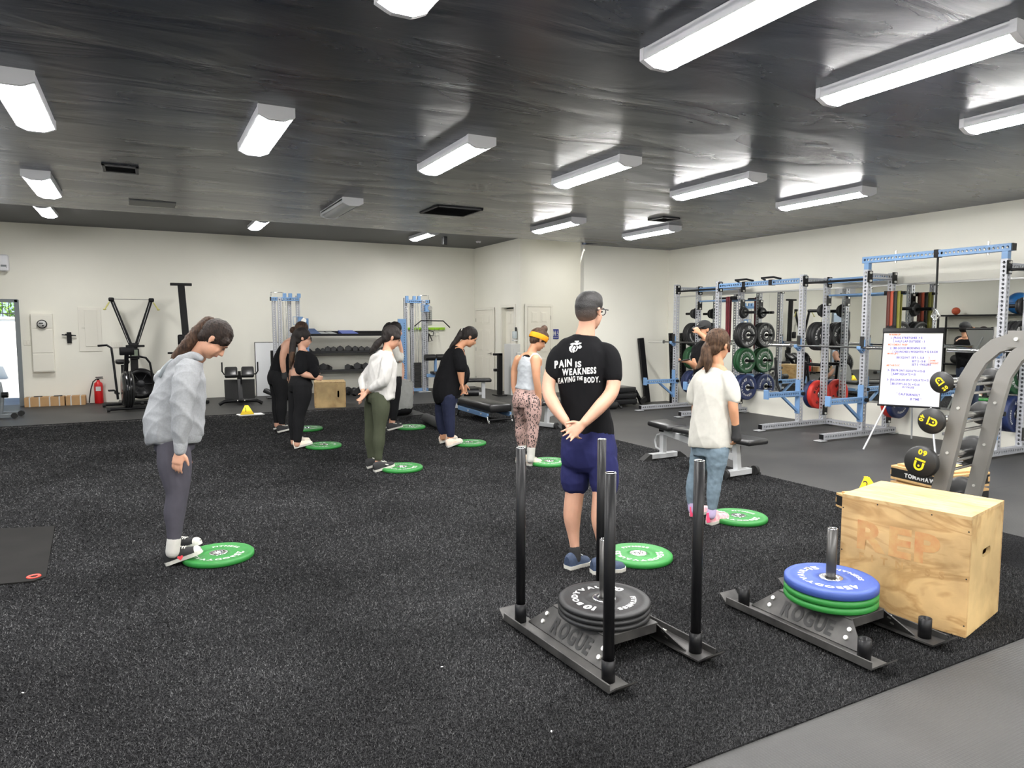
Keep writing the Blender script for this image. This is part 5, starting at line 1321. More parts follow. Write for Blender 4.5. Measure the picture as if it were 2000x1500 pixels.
MB().cyl((.08, -.16, .40), (.17, -.16, .40), .05, 14).build('knob', m_bmet, mc); MB().box((-.6, 0, .74), (.30, .26, .08), .03).build('seat', m_pad, mc)

# ------------------------------------------------------------ things by the restroom
wc = thing('notice_stand', 'white notice cabinet with papers beside the recessed doorway', 'cabinet', (7.42, 14.05, 0))
MB().box((0, 0, .58), (.24, .34, 1.16), .006).build('cabinet_body', m_let, wc)
MB().box((-.01, -.174, .98), (.10, .004, .14)).box((.08, -.174, 1.08), (.05, .004, .03)).build('notice_sheet', M('notice_grey', srgb(205, 206, 205), .6), wc)
MB().box((.06, -.18, .92), (.10, .06, .10), .01).build('tray', m_let, wc)
sp_ = thing('sanitizer_dispenser', 'clear hand sanitizer dispenser above the notice cabinet', 'dispenser', (7.60, 14.18, 1.22)); sp_.rotation_euler[2] = 0
MB().box((-.05, 0, .02), (.10, .11, .04), .006).build('drip_tray', m_let, sp_); MB().box((-.05, 0, .14), (.09, .10, .17), .015).build('bottle', M('clear_plastic', srgb(190, 200, 205), .2), sp_); MB().box((-.02, 0, .27), (.03, .05, .09), .006).build('pump', m_dgrey, sp_)
P = Dp(989, 771); bs = thing('bar_stand', 'slim black squat stand post before the recessed doorway', 'stand', (P.x - .22, P.y - .10, 0))
MB().box((0, 0, .48), (.10, .10, .94), .006).build('post', m_bmet, bs); MB().box((-.05, 0, .93), (.20, .10, .05), .006).build('catch_arm', m_bmet, bs); MB().box((-.07, 0, .58), (.14, .09, .06), .006).build('catch_arm', m_bmet, bs); MB().box((.0, 0, .012), (.22, .34, .024), .004).build('base', m_bmet, bs)
rs = thing('restroom_sign', 'blue restroom sign with white figures beside the door', 'sign', (8.555, BY, 1.26))
MB().box((0, -.006, .115), (.17, .012, .23), .002).build('sign_plate', M('sign_blue', srgb(38, 52, 138), .4), rs)
def fig(x, skirt):
    q = MB(); y = -.0135
    q.add([(x + .011 * math.cos(a), y, .185 + .011 * math.sin(a)) for a in [2 * PI * k / 12 for k in range(12)]], [tuple(range(12))])
    w_ = .026 if skirt else .016
    q.add([(x - .014, y, .172), (x + .014, y, .172), (x + w_, y, .115), (x - w_, y, .115)], [(0, 1, 2, 3)]); q.add([(x - .012, y, .115), (x + .012, y, .115), (x + .010, y, .075), (x - .010, y, .075)], [(0, 1, 2, 3)]); return q
fig(-.055, False).build('man_symbol', m_let, rs); fig(-.01, True).build('woman_symbol', m_let, rs)
q = MB(); y = -.0135
q.add([(.045 + .009 * math.cos(a), y, .185 + .009 * math.sin(a)) for a in [2 * PI * k / 12 for k in range(12)]], [tuple(range(12))])
q.add([(.038, y, .172), (.050, y, .172), (.052, y, .125), (.038, y, .125)], [(0, 1, 2, 3)]); q.add([(.05, y, .14), (.075, y, .135), (.075, y, .127), (.05, y, .127)], [(0, 1, 2, 3)])
n_ = 16; q.add([(.050 + r_ * math.cos(a), y, .105 + r_ * math.sin(a)) for r_ in (.030, .022) for a in [-2.6 + 3.6 * k / n_ for k in range(n_ + 1)]], [(k, k + 1, n_ + 2 + k, n_ + 1 + k) for k in range(n_)])
q.build('wheelchair_symbol', m_let, rs)
q = MB(); text_flat(q, 'RESTROOM', .028, plane_mtx((0, -.0135, .03), (1, 0, 0), (0, 0, 1)), fit=.12); q.build('lettering', m_let, rs)

# ------------------------------------------------------------ mid-floor benches, roller, mat
A_ = Dp(893, 812); B_ = Dp(955, 829); C_ = Dp(1001, 826)
ax_ = (B_ - A_); L_ = ax_.length; an = math.atan2(ax_.y, ax_.x); wv = (C_ - B_)
bc = (A_ + B_) / 2 + wv * .5
lb_ = thing('flat_bench', 'low black padded bench on blue rails with chrome feet', 'weight bench', (bc.x, bc.y, .004), an)
Wl = wv.length
for s in (-1, 1):
    MB().bar((-L_ / 2 + .05, s * Wl / 2, .15), (L_ / 2 - .05, s * Wl / 2, .13), .035, .07, .004).build('side_rail', m_rackb, lb_)
    for x, z in ((-L_ / 2, .14), (L_ / 2, .12)): MB().tube([(x * .88, s * Wl / 2, z + .02), (x * .96, s * Wl / 2, .04), (x * 1.0, s * Wl / 2, .015), (x * 1.05, s * Wl / 2, .012)], .018, 8).build('foot', m_chrome, lb_)
    MB().cyl((L_ * .3, s * (Wl / 2 + .02), .14), (L_ * .3, s * (Wl / 2 + .035), .14), .015, 8).cyl((-L_ * .1, s * (Wl / 2 + .02), .145), (-L_ * .1, s * (Wl / 2 + .035), .145), .015, 8).build('bolt', m_bolt, lb_)
MB().cyl((L_ / 2 - .02, -Wl / 2, .06), (L_ / 2 - .02, Wl / 2, .06), .014, 8).build('cross_tube', m_bmet, lb_)
q = MB(); q.box((0, 0, .245), (L_ * 1.02, Wl * .98, .13), .03); q.build('pad', m_pad, lb_)
P = Dp(950, 795); rc = thing('roller_bench', 'silver post bench with black pad and leg rollers behind the low bench', 'weight bench', (P.x - .30, P.y + .2, 0), -.35)
for x in (-.25, .30): MB().box((x, 0, .25), (.07, .07, .48), .004).box((x, 0, .025), (.09, .42, .05), .006).build('post', m_silver, rc)
MB().bar((-.25, 0, .26), (.30, 0, .26), .05, .05, .003).build('spine', m_silver, rc)
q = MB(); q.box((.05, 0, .52), (.80, .30, .07), .025); q.build('pad', m_pad, rc)
for x in (-.28, .05): MB().cyl((x - .14, -.20, .30), (x + .14, -.20, .30), .075, 16).build('leg_roller', m_pad, rc)
MB().cyl((-.42, -.20, .30), (.19, -.20, .30), .014, 8).build('roller_axle', m_chrome, rc)
P = Dp(832, 826); Q = Dp(874, 846); fr2 = thing('foam_roller', 'long black foam roller lying on the turf', 'foam roller', (P.x, P.y, .006)); d_ = (Q - P).normalized() * .90
MB().cyl((0, 0, .078), (d_.x, d_.y, .078), .075, 24).build('roller_foam', M('foam_black', (.03, .03, .031), .8, bump=.2, bscale=150), fr2)
MB().cyl(Vector((0, 0, .078)) - d_ * .002, Vector((0, 0, .078)), .03, 16).build('core_end', m_dgrey, fr2)
P = Dp(790, 803); sm_ = thing('floor_mat', 'thin black floor mat under the seated man', 'mat', (4.05, 11.45, .006))
pp = [Dp(735, 800, .01), Dp(776, 815, .01), Dp(832, 809, .01), Dp(792, 796, .01)]
MB().prism([(v.x - 4.05, v.y - 11.45) for v in pp], .010).build('mat_sheet', M('mat_dark', (.012, .012, .012), .7), sm_)

# ------------------------------------------------------------ ball shelf on the left wall (seen in the mirror)
bs_ = thing('ball_shelf', 'black storage shelf along the wall opposite the mirror', 'shelf', (-3.68, 12.3, 0))
for z in (.35, .95, 1.50, 1.90): MB().box((0, 0, z), (.50, 2.6, .05), .004).build('shelf_board', m_bmet, bs_)
for y in (-1.27, 1.27):
    for x in (-.22, .22): MB().box((x, y, .96), (.05, .05, 1.92), .003).build('shelf_post', m_bmet, bs_)
def ball(lab, y, z, r, mt, cat='ball', grp=None):
    t = thing('exercise_ball' if r > .2 else 'medicine_ball', lab, cat, (-3.68, y, z), 0, grp); MB().ball((0, 0, r), r, 24, 16).build('ball_skin', mt, t); MB().tube([(r * 1.003 * math.cos(a), r * 1.003 * math.sin(a), r) for a in [2 * PI * k / 32 for k in range(32)]], .004, 5, closed=True).build('ball_seam', m_dgrey, t)
ball('orange basketball on top of the ball shelf', 13.15, 1.925, .12, M('basketball', srgb(190, 84, 50), .6))
ball('big blue exercise ball on top of the ball shelf', 11.35, 1.925, .32, M('gym_ball', srgb(45, 110, 175), .35))
for i, (y, z) in enumerate(((11.4, .375), (11.8, .375), (12.25, .375), (12.7, .375), (13.1, .375), (11.5, .975), (12.0, .975), (12.5, .975), (13.0, .975))):
    ball('black medicine ball on the lower tiers of the ball shelf', y, z, .14, m_rubbk, 'ball', 'medicine balls')
# ============================================================ PEOPLE
JOBS = []
def solid(name, mb, voxel, it, parent, mat, post=None):
    o = mk(name, mb.mesh(name), mat, parent)
    r = o.modifiers.new('remesh', 'REMESH'); r.mode = 'VOXEL'; r.voxel_size = voxel; r.use_smooth_shade = True
    s = o.modifiers.new('smooth', 'SMOOTH'); s.factor = .5; s.iterations = it
    JOBS.append((o, post, mat)); return o
def flush():
    dg = bpy.context.evaluated_depsgraph_get()
    for o, post, mat in JOBS:
        me = bpy.data.meshes.new_from_object(o.evaluated_get(dg))
        o.modifiers.clear(); old = o.data; o.data = me; bpy.data.meshes.remove(old)
        if post: post(me)
        me.polygons.foreach_set('use_smooth', [True] * len(me.polygons)); me.update()
        if len(me.materials) == 0: me.materials.append(mat)
    JOBS.clear()
def cr_path(vals, sub=5):
    """Catmull-Rom through rows of numbers"""
    A = np.array(vals, float); N = len(A)
    if N < 3: sub = max(sub, 3)
    P = np.vstack([2 * A[0] - A[1], A, 2 * A[-1] - A[-2]]); out = []
    for i in range(1, N):
        p0, p1, p2, p3 = P[i - 1], P[i], P[i + 1], P[i + 2]
        for k in range(sub):
            t = k / sub; out.append(.5 * ((2 * p1) + (-p0 + p2) * t + (2 * p0 - 5 * p1 + 4 * p2 - p3) * t * t + (-p0 + 3 * p1 - 3 * p2 + p3) * t ** 3))
    out.append(A[-1]); return np.array(out)
def limb(mb, pts, n=14, sub=5, flat=None):
    """pts: [(Vector, r)]; rounded ends"""
    rows = cr_path([[*p, r] for p, r in pts], sub)
    P = [Vector(r[:3]) for r in rows]; R = [max(.003, r[3]) for r in rows]
    d0 = (P[0] - P[1]).normalized(); d1 = (P[-1] - P[-2]).normalized()
    P = [P[0] + d0 * R[0] * .85, P[0] + d0 * R[0] * .5] + P + [P[-1] + d1 * R[-1] * .5, P[-1] + d1 * R[-1] * .85]
    R = [R[0] * .5, R[0] * .86] + R + [R[-1] * .86, R[-1] * .5]
    mb.tube(P, R, n); return mb
def rings(mb, rs, lat, n=24, sub=4, ex=2.3):
    """rs: [(Vector, a, b)] torso stack, lat = person's right; bottom to top"""
    rows = cr_path([[*p, a, b] for p, a, b in rs], sub); P = [Vector(r[:3]) for r in rows]; vs = []
    lat = Vector(lat).normalized(); N = len(P)
    for i in range(N):
        t = (P[min(i + 1, N - 1)] - P[max(i - 1, 0)]).normalized(); s = lat.cross(t).normalized() if abs(lat.dot(t)) < .99 else Vector((0, 1, 0))
        l2 = t.cross(s).normalized() * (1 if t.cross(s).dot(lat) > 0 else -1)
        for k in range(n):
            a = 2 * PI * k / n; c, q = math.cos(a), math.sin(a)
            cx = math.copysign(abs(c) ** (2 / ex), c); sy = math.copysign(abs(q) ** (2 / ex), q)
            vs.append(P[i] + l2 * (cx * max(.004, rows[i][3])) + s * (sy * max(.004, rows[i][4])))
    fs = [(i * n + k, i * n + (k + 1) % n, (i + 1) * n + (k + 1) % n, (i + 1) * n + k) for i in range(N - 1) for k in range(n)]
    fs += [tuple(reversed(range(n))), tuple(range((N - 1) * n, N * n))]
    return mb.add(vs, fs, True)
def ell(mb, C, ax, rad, n=16, m=10):
    """ellipsoid with axes ax (3 vectors) and radii"""
    Mx = Matrix(((ax[0].x, ax[1].x, ax[2].x, C.x), (ax[0].y, ax[1].y, ax[2].y, C.y), (ax[0].z, ax[1].z, ax[2].z, C.z), (0, 0, 0, 1)))
    return mb.ball((0, 0, 0), 1.0, n, m, rad, Mx)
def wrinkle(amp, freq, seed, dirs=6, vert=.6):
    rg = np.random.default_rng(seed)
    K = rg.normal(size=(dirs, 3)); K[:, 2] *= vert; K /= np.linalg.norm(K, axis=1)[:, None]; K *= freq * rg.uniform(.6, 1.7, (dirs, 1)); ph = rg.uniform(0, 6.28, dirs)
    W = rg.normal(size=(3, 3)) * 5; wp = rg.uniform(0, 6.28, 3)
    def post(me):
        n = len(me.vertices); co = np.empty(n * 3, np.float32); me.vertices.foreach_get('co', co); co = co.reshape(-1, 3)
        no = np.empty(n * 3, np.float32); me.vertices.foreach_get('normal', no); no = no.reshape(-1, 3)
        q = co + .045 * np.sin(co @ W + wp)
        d = np.zeros(n)
        for k, p in zip(K, ph): d += (1 - np.abs(np.sin(q @ k + p))) ** 2 - .35
        co = co + no * (amp * d / math.sqrt(dirs))[:, None]
        me.vertices.foreach_set('co', co.astype(np.float32).ravel())
    return post
# skins and cloth
def skin_mat(name, c): return M(name, c, .5, sss=.08, bump=.03, bscale=220, var=.05, vscale=14)
def arm(L): return [(x, y, d, r * (.55 if i == 0 else .86 if i == 1 else 1)) for i, (x, y, d, r) in enumerate(L)]
SK1 = skin_mat('skin_light', srgb(190, 143, 118)); SK2 = skin_mat('skin_tan', srgb(184, 134, 103)); SK3 = skin_mat('skin_pale', srgb(190, 145, 122))
def cloth(name, c, rough=.9, var=.05, vs_=20, bump=.06, bs=420, sheen=.0): return M(name, c, rough, var=var, vscale=vs_, bump=bump, bscale=bs, spec=.12, sheen=sheen)
HAIRD = M('hair_dark', (.012, .010, .010), .55, spec=.18, col2=(.022, .018, .016), vscale=40, bump=.5, bscale=90, stretch=(3, 3, .5))
HAIRB = M('hair_brown', (.020, .012, .009), .55, spec=.18, col2=(.085, .048, .030), vscale=26, bump=.5, bscale=90, stretch=(3, 3, .5))
HAIRM = M('hair_auburn', (.026, .015, .010), .55, spec=.18, col2=(.105, .060, .036), vscale=26, bump=.5, bscale=90, stretch=(3, 3, .5))
M_EYE = M('eye_dark', (.01, .008, .008), .2); M_LIP = M('lip', srgb(176, 96, 88), .45)

def head(mb, C, fw, up, s=1.0, fem=True):
    """skull, jaw, nose, ears, neck stub root; C = head centre; returns axes"""
    fw = fw.normalized(); rt = fw.cross(up).normalized(); up = rt.cross(fw).normalized(); ax = (rt, fw, up)
    k = s
    ell(mb, C + up * .028 * k - fw * .008 * k, ax, (.074 * k, .094 * k, .088 * k), 20, 14)
    ell(mb, C - up * .035 * k + fw * .022 * k, ax, (.060 * k, .066 * k, .078 * k), 18, 12)
    ell(mb, C - up * .090 * k + fw * .052 * k, ax, (.026 * k, .026 * k, .022 * k))           # chin
    ell(mb, C + up * .020 * k + fw * .074 * k, ax, (.050 * k, .012 * k, .012 * k))           # brow
    limb(mb, [(C + up * .004 * k + fw * .082 * k, .008 * k), (C - up * .016 * k + fw * .094 * k, .010 * k), (C - up * .032 * k + fw * .100 * k, .013 * k)], 10, 3)   # nose
    ell(mb, C - up * .036 * k + fw * .088 * k, ax, (.019 * k, .012 * k, .008 * k))
    ell(mb, C - up * .058 * k + fw * .082 * k, ax, (.024 * k, .010 * k, .010 * k))           # mouth
    for sg in (-1, 1):
        ell(mb, C - up * .030 * k + fw * .062 * k + rt * sg * .034 * k, ax, (.020 * k, .013 * k, .020 * k))   # cheek
        ear = C - up * .004 * k - fw * .012 * k + rt * sg * .078 * k
        ell(mb, ear, ax, (.007 * k, .016 * k, .026 * k)); ell(mb, ear + up * .012 * k - fw * .004 * k + rt * sg * .004 * k, ax, (.006 * k, .015 * k, .013 * k)); ell(mb, ear - up * .021 * k + fw * .005 * k, ax, (.006 * k, .009 * k, .010 * k))
    return ax
def face_bits(parent, C, ax, k, hairm):
    rt, fw, up = ax
    for sg in (-1, 1):
        e = C + up * .002 * k + fw * .083 * k + rt * sg * .031 * k
        ell(MB(), e, ax, (.013 * k, .006 * k, .0055 * k), 12, 8).build('eye', M_EYE, parent)
        limb(MB(), [(e + up * .021 * k - rt * .016 * k, .003 * k), (e + up * .024 * k + fw * .004 * k, .0042 * k), (e + up * .020 * k + rt * .016 * k - fw * .002 * k, .003 * k)], 8, 3).build('eyebrow', hairm, parent)
    ell(MB(), C - up * .0585 * k + fw * .0840 * k, ax, (.020 * k, .009 * k, .007 * k), 14, 8).build('lips', M_LIP, parent)
def hand(mb, W, dirv, palm, side, s=1.0, curl=.35, spread=.10, rfing=.0082):
    """W wrist, dirv along the fingers, palm = palm normal (fingers curl toward it), side = +1/-1 thumb side along cross"""
    d = dirv.normalized(); p = (palm - d * palm.dot(d)).normalized(); x = d.cross(p).normalized() * side   # x towards thumb
    # palm
    rows = []
    for t, w, h in ((-.01, .024, .018), (.02, .034, .016), (.06, .041, .014), (.088, .040, .012)):
        rows.append((W + d * t * s, w * s, h * s))
    rings(mb, rows, x, 14, 3, 2.2)
    for i, (off, L) in enumerate(((.030, .072), (.010, .080), (-.010, .075), (-.029, .060))):
        b = W + d * .080 * s + x * off * s; dd = (d + x * (off * spread * 30)).normalized(); pts = [(b - dd * .02 * s, rfing * s * 1.05)]; c = curl * (.8 + .12 * i); cur = b; a = c * .6
        for seg, fr in enumerate((.45, .32, .23)):
            v = dd * math.cos(a) + p * math.sin(a); cur = cur + v * (L * fr * s); pts.append((cur, rfing * s * (1.0 - .1 * (seg + 1)))); a += c
        limb(mb, pts, 10, 3)
    b = W + d * .022 * s + x * .026 * s; v1 = (d * .62 + x * .72 + p * .25).normalized(); v2 = (d * .90 + x * .30 + p * .30).normalized()
    limb(mb, [(b - v1 * .01 * s, .013 * s), (b + v1 * .030 * s, .0115 * s), (b + v1 * .034 * s + v2 * .028 * s, .0095 * s), (b + v1 * .034 * s + v2 * .048 * s, .0085 * s)], 10, 3)
def shoe(parent, heel, toe, mu, ms, width=.088, high=False, laces=None, name='shoe', cap=None):
    """heel/toe: sole bottom points (world)"""
    d = (toe - heel); L = d.length; d.normalize(); x = d.cross(Vector((0, 0, 1))).normalized(); u = x.cross(d).normalized(); w = width / 2
    out = [(0, .55), (.04, .74), (.14, .84), (.30, .80), (.48, .82), (.66, .98), (.80, 1.0), (.91, .80), (.97, .52), (1.0, .15)]
    def sec(t, k, z): return heel + d * (t * L) + x * (k * w) + u * z
    st = .024
    b = MB(); pl = [sec(t, k, 0) for t, k in out] + [sec(t, -k, 0) for t, k in reversed(out)]; n = len(pl)
    tp = [sec(t * 1.0, k * 1.04, st) for t, k in out] + [sec(t, -k * 1.04, st) for t, k in reversed(out)]
    b.add(pl + tp, [tuple(reversed(range(n))), tuple(range(n, 2 * n))] + [(i, (i + 1) % n, n + (i + 1) % n, n + i) for i in range(n)])
    r = MB(); hs = [(.0, .060), (.05, .075), (.16, .082 if not high else .105), (.30, .080 if not high else .105), (.42, .070), (.58, .052), (.75, .040), (.90, .030), (1.0, .010)]
    vs = []; m = 12
    for t, h in hs:
        k = np.interp(t, [o[0] for o in out], [o[1] for o in out]) * .96
        for j in range(m + 1):
            a = PI * j / m; vs.append(sec(min(t, .985) + .005, k * math.cos(a), st - .004 + h * math.sin(a) ** .75))
    r.add(vs, [(i * (m + 1) + j, i * (m + 1) + j + 1, (i + 1) * (m + 1) + j + 1, (i + 1) * (m + 1) + j) for i in range(len(hs) - 1) for j in range(m)], True)
    r.add(vs[:m + 1], [tuple(range(m + 1))]); r.add(vs[-m - 1:], [tuple(reversed(range(m + 1)))])
    up_ = r.build(name, mu, parent); b.build('shoe_sole', ms, up_)
    if laces:
        q = MB()
        for t in (.44, .50, .56, .62):
            h = np.interp(t, [o[0] for o in hs], [o[1] for o in hs]); q.tube([sec(t, k, st + h * math.sqrt(max(.0, 1 - k * k)) ** .75 + .001) for k in (-.5, -.25, 0, .25, .5)], .004, 6)
        q.build('laces', laces, up_)
    if cap:
        q = MB(); vs = []
        ts = (.84, .90, .95, 1.0)
        for t in ts:
            h = np.interp(t, [o[0] for o in hs], [o[1] for o in hs]) + .002; k = np.interp(t, [o[0] for o in out], [o[1] for o in out]) * .98
            for j in range(m + 1): a = PI * j / m; vs.append(sec(min(t, .99) + .008, k * math.cos(a), st - .003 + h * math.sin(a) ** .75))
        q.add(vs, [(i * (m + 1) + j, i * (m + 1) + j + 1, (i + 1) * (m + 1) + j + 1, (i + 1) * (m + 1) + j) for i in range(3) for j in range(m)], True); q.build('toe_cap', cap, up_)
    return up_

class Person:
    def __init__(s, label, base, hd, vox=.008):
        """base: pixel of the ground contact; hd heading in degrees (0 = +X)"""
        g = gnd(*base, .006); s.d0 = depth(g); s.g = g; s.v = vox
        a = math.radians(hd); s.f = Vector((math.cos(a), math.sin(a), 0)); s.r = Vector((math.sin(a), -math.cos(a), 0))
        s.root = thing('person', label, 'person', (g.x, g.y, 0)); s.O = Vector((g.x, g.y, 0)); s.body = MB(); s.k = s.d0 / F
    def P(s, px, py, do=0.0): return atd(px, py, s.d0 + do) - s.O
    def R(s, lst): return [(s.P(x, y, do), a, b) for x, y, do, a, b in lst]
    def Lb(s, lst): return [(s.P(x, y, do), r) for x, y, do, r in lst]
    def G(s, px, py, z=.006): return gnd(px, py, z) - s.O
    def set_head(s, px, py, do, yaw, pitch, k=1.0, roll=0.0):
        """yaw relative to heading (deg, + to the person's right), pitch down positive"""
        C = s.P(px, py, do); y = math.radians(yaw); fw = s.f * math.cos(y) + s.r * math.sin(y); rt = fw.cross(Vector((0, 0, 1))).normalized(); p = math.radians(pitch)
        f2 = fw * math.cos(p) - Vector((0, 0, 1)) * math.sin(p); u2 = rt.cross(f2).normalized()
        s.C = C; s.hk = k; s.ax = head(s.body, C, f2, u2, k); return C
    def neck(s, p, r=.05):
        rt, fw, up = s.ax; k = s.hk
        limb(s.body, [(s.P(*p), r * 1.12), (s.P(*p).lerp(s.C - up * .06 * k - fw * .02 * k, .6), r * .95), (s.C - up * .03 * k - fw * .02 * k, r * .98)], 14, 4)
    def hair_cap(s, mb, grow=.012, drop=0.0, fringe=0.0, back=0.0):
        rt, fw, up = s.ax; k = s.hk; C = s.C
        ell(mb, C + up * (.036 + grow * .4) * k - fw * (.018 + back) * k, s.ax, ((.074 + grow) * k, (.094 + grow * .6) * k, (.090 + grow * .6) * k), 22, 14)
        ell(mb, C - up * (.006 + drop) * k - fw * .052 * k, s.ax, (.066 * k, .052 * k, .070 * k), 18, 12)
        if fringe: ell(mb, C + up * .052 * k + fw * .060 * k, s.ax, (.060 * k, .036 * k, .030 * k), 16, 10)
    def finish(s, skin, hairm=None):
        solid('body', s.body, s.v, 3, s.root, skin)
        face_bits(s.root, s.C, s.ax, s.hk, hairm or HAIRD)
# ------------------------------------------------------------ the cast
WH = M('white_rubber', srgb(194, 192, 184), .55); BKC = M('black_canvas', (.014, .014, .015), .8)
m_blk_tee = cloth('black_jersey', (.006, .006, .007)); m_black_leg = cloth('black_legging', (.009, .009, .010), .8); m_grey_hood = cloth('heather_fleece', srgb(146, 148, 151), .95, var=.07, vs_=90)
m_rib = cloth('rib_knit', srgb(146, 148, 151), .95, var=.1, vs_=90)
m_char_leg = cloth('charcoal_legging', srgb(74, 72, 80), .72, bump=.1); m_white_sock = cloth('white_sock', srgb(192, 190, 184), .9)
m_navy_s = cloth('navy_shorts', srgb(36, 38, 78), .8); m_white_tee = cloth('white_jersey', srgb(186, 184, 177), .9); m_jean = cloth('pale_denim', srgb(108, 124, 136), .85, var=.12, vs_=30)
m_hood_w = cloth('white_fleece', srgb(184, 182, 179), .95); m_olive = cloth('olive_legging', srgb(62, 66, 52), .75, bump=.12); m_navy_leg = cloth('navy_legging', srgb(34, 38, 58), .75)
m_tank_g = cloth('grey_tank', srgb(160, 164, 168), .9)

# 1 ---- woman in grey hoodie (profile)
p = Person('woman in heather grey hoodie and charcoal leggings looking down, toes on a green plate', (335, 1098), 0, .0065)
SH = .19
p.set_head(418, 664, -.02, 8, 50, 1.02)
p.neck((386, 696, 0), .05)
rings(p.body, p.R([(340, 868, 0, .15, .11), (343, 826, 0, .14, .11), (350, 787, 0, .135, .10), (358, 752, 0, .15, .10), (366, 716, 0, .15, .07), (374, 703, 0, .08, .05)]), p.r)
aR = [(371, 722, -SH, .062), (362, 760, -SH - .04, .052), (356, 795, -SH - .05, .045), (354, 838, -SH - .04, .040), (352, 876, -SH - .03, .027)]
limb(p.body, p.Lb(arm(aR)))
hand(p.body, p.P(351.5, 880, -SH - .03), Vector((-.22, -.05, -.95)), p.f * .5 + p.r * -.8, 1, .95, .30, .06)
limb(p.body, p.Lb(arm([(371, 722, SH, .06), (360, 795, SH + .04, .045), (356, 876, SH + .02, .028)])))
hand(p.body, p.P(356, 880, SH + .02), Vector((-.1, 0, -1)), p.r, -1, .95, .35)
legR = [(338, 866, -.09, .090), (341, 905, -.09, .098), (345, 940, -.09, .080), (346, 967, -.09, .062), (341, 1000, -.09, .060), (341, 1030, -.09, .045), (340, 1052, -.09, .036), (337, 1078, -.09, .036)]
legL = [(340, 862, .11, .090), (343, 900, .11, .096), (347, 932, .11, .080), (348, 957, .11, .062), (343, 985, .11, .060), (343, 1015, .11, .045), (342, 1036, .11, .036), (338, 1062, .11, .036)]
limb(p.body, p.Lb(legR[2:])); limb(p.body, p.Lb(legL[2:]))
p.finish(SK1, HAIRB)
q = MB(); inf = lambda L, a: [(x, y, d, r + a) for x, y, d, r in L]
rings(q, p.R([(341, 880, .01, .145, .115), (341, 868, .01, .155, .125), (342, 835, .01, .15, .12)]), p.r)
limb(q, p.Lb(inf(legR[:7], .006))); limb(q, p.Lb(inf(legL[:7], .006))); solid('leggings', q, .0075, 4, p.root, m_char_leg)
for L in (legR, legL):
    q = MB(); limb(q, p.Lb([(x, y, d, r + .007) for x, y, d, r in L[6:]])); solid('sock', q, .006, 2, p.root, m_white_sock)
q = MB()
rings(q, p.R([(341, 862, 0, .185, .160), (340, 852, 0, .20, .178), (340, 826, 0, .205, .185), (347, 790, 0, .195, .172), (354, 755, 0, .195, .155), (364, 725, 0, .195, .125), (374, 706, 0, .13, .085), (383, 696, 0, .075, .065)]), p.r)
sl = [(368, 722, -SH, .078), (362, 752, -SH - .05, .078), (357, 790, -SH - .06, .068), (355, 830, -SH - .05, .060), (353, 862, -SH - .03, .046), (352.5, 874, -SH - .03, .040)]
limb(q, p.Lb(sl)); limb(q, p.Lb([(368, 722, SH, .078), (360, 790, SH + .05, .068), (356, 862, SH + .02, .046)]))
# hood lying on the back
limb(q, p.Lb([(392, 700, -.10, .028), (376, 695, -.10, .032), (352, 706, -.12, .04), (328, 726, -.10, .045), (316, 740, 0, .055), (328, 726, .10, .045), (352, 706, .12, .04), (376, 695, .10, .032), (392, 700, .10, .028)]))
ell(q, p.P(334, 738, 0), (p.r, p.f, Vector((0, 0, 1))), (.13, .07, .08))
hood = solid('hoodie', q, .0078, 4, p.root, m_grey_hood, wrinkle(.010, 20, 11, 5, .8))
q = MB(); rings(q, p.R([(341, 864, 0, .178, .156), (341, 852, 0, .190, .170), (340, 846, 0, .192, .172)]), p.r); solid('waistband', q, .0075, 2, p.root, m_rib)
q = MB(); limb(q, p.Lb([(353, 866, -SH - .03, .043), (352, 880, -SH - .03, .037)])); solid('cuff', q, .006, 2, p.root, m_rib)
q = MB(); limb(q, p.Lb([(313, 734, -.14, .012), (324, 716, -.14, .014), (336, 704, -.13, .012)])); q.build('hood_cord_tape', m_steel, p.root)
q = MB(); p.hair_cap(q, .013, .0, 0)
ell(q, p.P(440, 668, -.03), p.ax, (.055, .030, .035)); solid('hair', q, .0065, 2, p.root, M('hair_dark_brown', (.010, .007, .006), .55, spec=.18, col2=(.034, .022, .017), vscale=40, bump=.5, bscale=90, stretch=(3, 3, .5)), wrinkle(.004, 90, 4, 6, .3)); q = MB()
limb(q, p.Lb([(421, 636, -.03, .022), (411, 627, -.02, .034), (398, 637, -.03, .044), (380, 658, -.04, .048), (362, 678, -.05, .042), (346, 694, -.05, .032), (334, 708, -.05, .014)]))
limb(q, p.Lb([(414, 632, .0, .03), (390, 654, .02, .035), (368, 682, .03, .03), (352, 700, .03, .015)]));
solid('ponytail', q, .0065, 2, p.root, HAIRB, wrinkle(.005, 90, 3, 6, .3))
MB().tube([p.P(413 + 5 * math.cos(a), 633 + 6 * math.sin(a), -.02 + .035 * math.sin(a * 1.0)) for a in [2 * PI * k / 14 for k in range(14)]], .010, 8, closed=True).build('hair_tie', BKC, p.root)
shoe(p.root, p.G(326, 1104), p.P(396, 1078, -.02), BKC, WH, .092, True, WH, 'sneaker', WH)
shoe(p.root, p.G(333, 1082), p.P(394, 1062, .14), BKC, WH, .092, True, WH, 'sneaker', WH)
hx = p.P(352, 1088.5, -.155); q = MB()
hp_ = [(.0, -.016), (.012, -.004), (.017, .008), (.011, .015), (.003, .012), (0, .007), (-.003, .012), (-.011, .015), (-.017, .008), (-.012, -.004)]
q.prism(hp_, .003, plane_mtx(hx + Vector((0, -.012, 0)), (1, 0, .12), (-.12, 0, 1))); q.build('heart_patch', M('red_patch', srgb(205, 60, 70), .6), p.root)

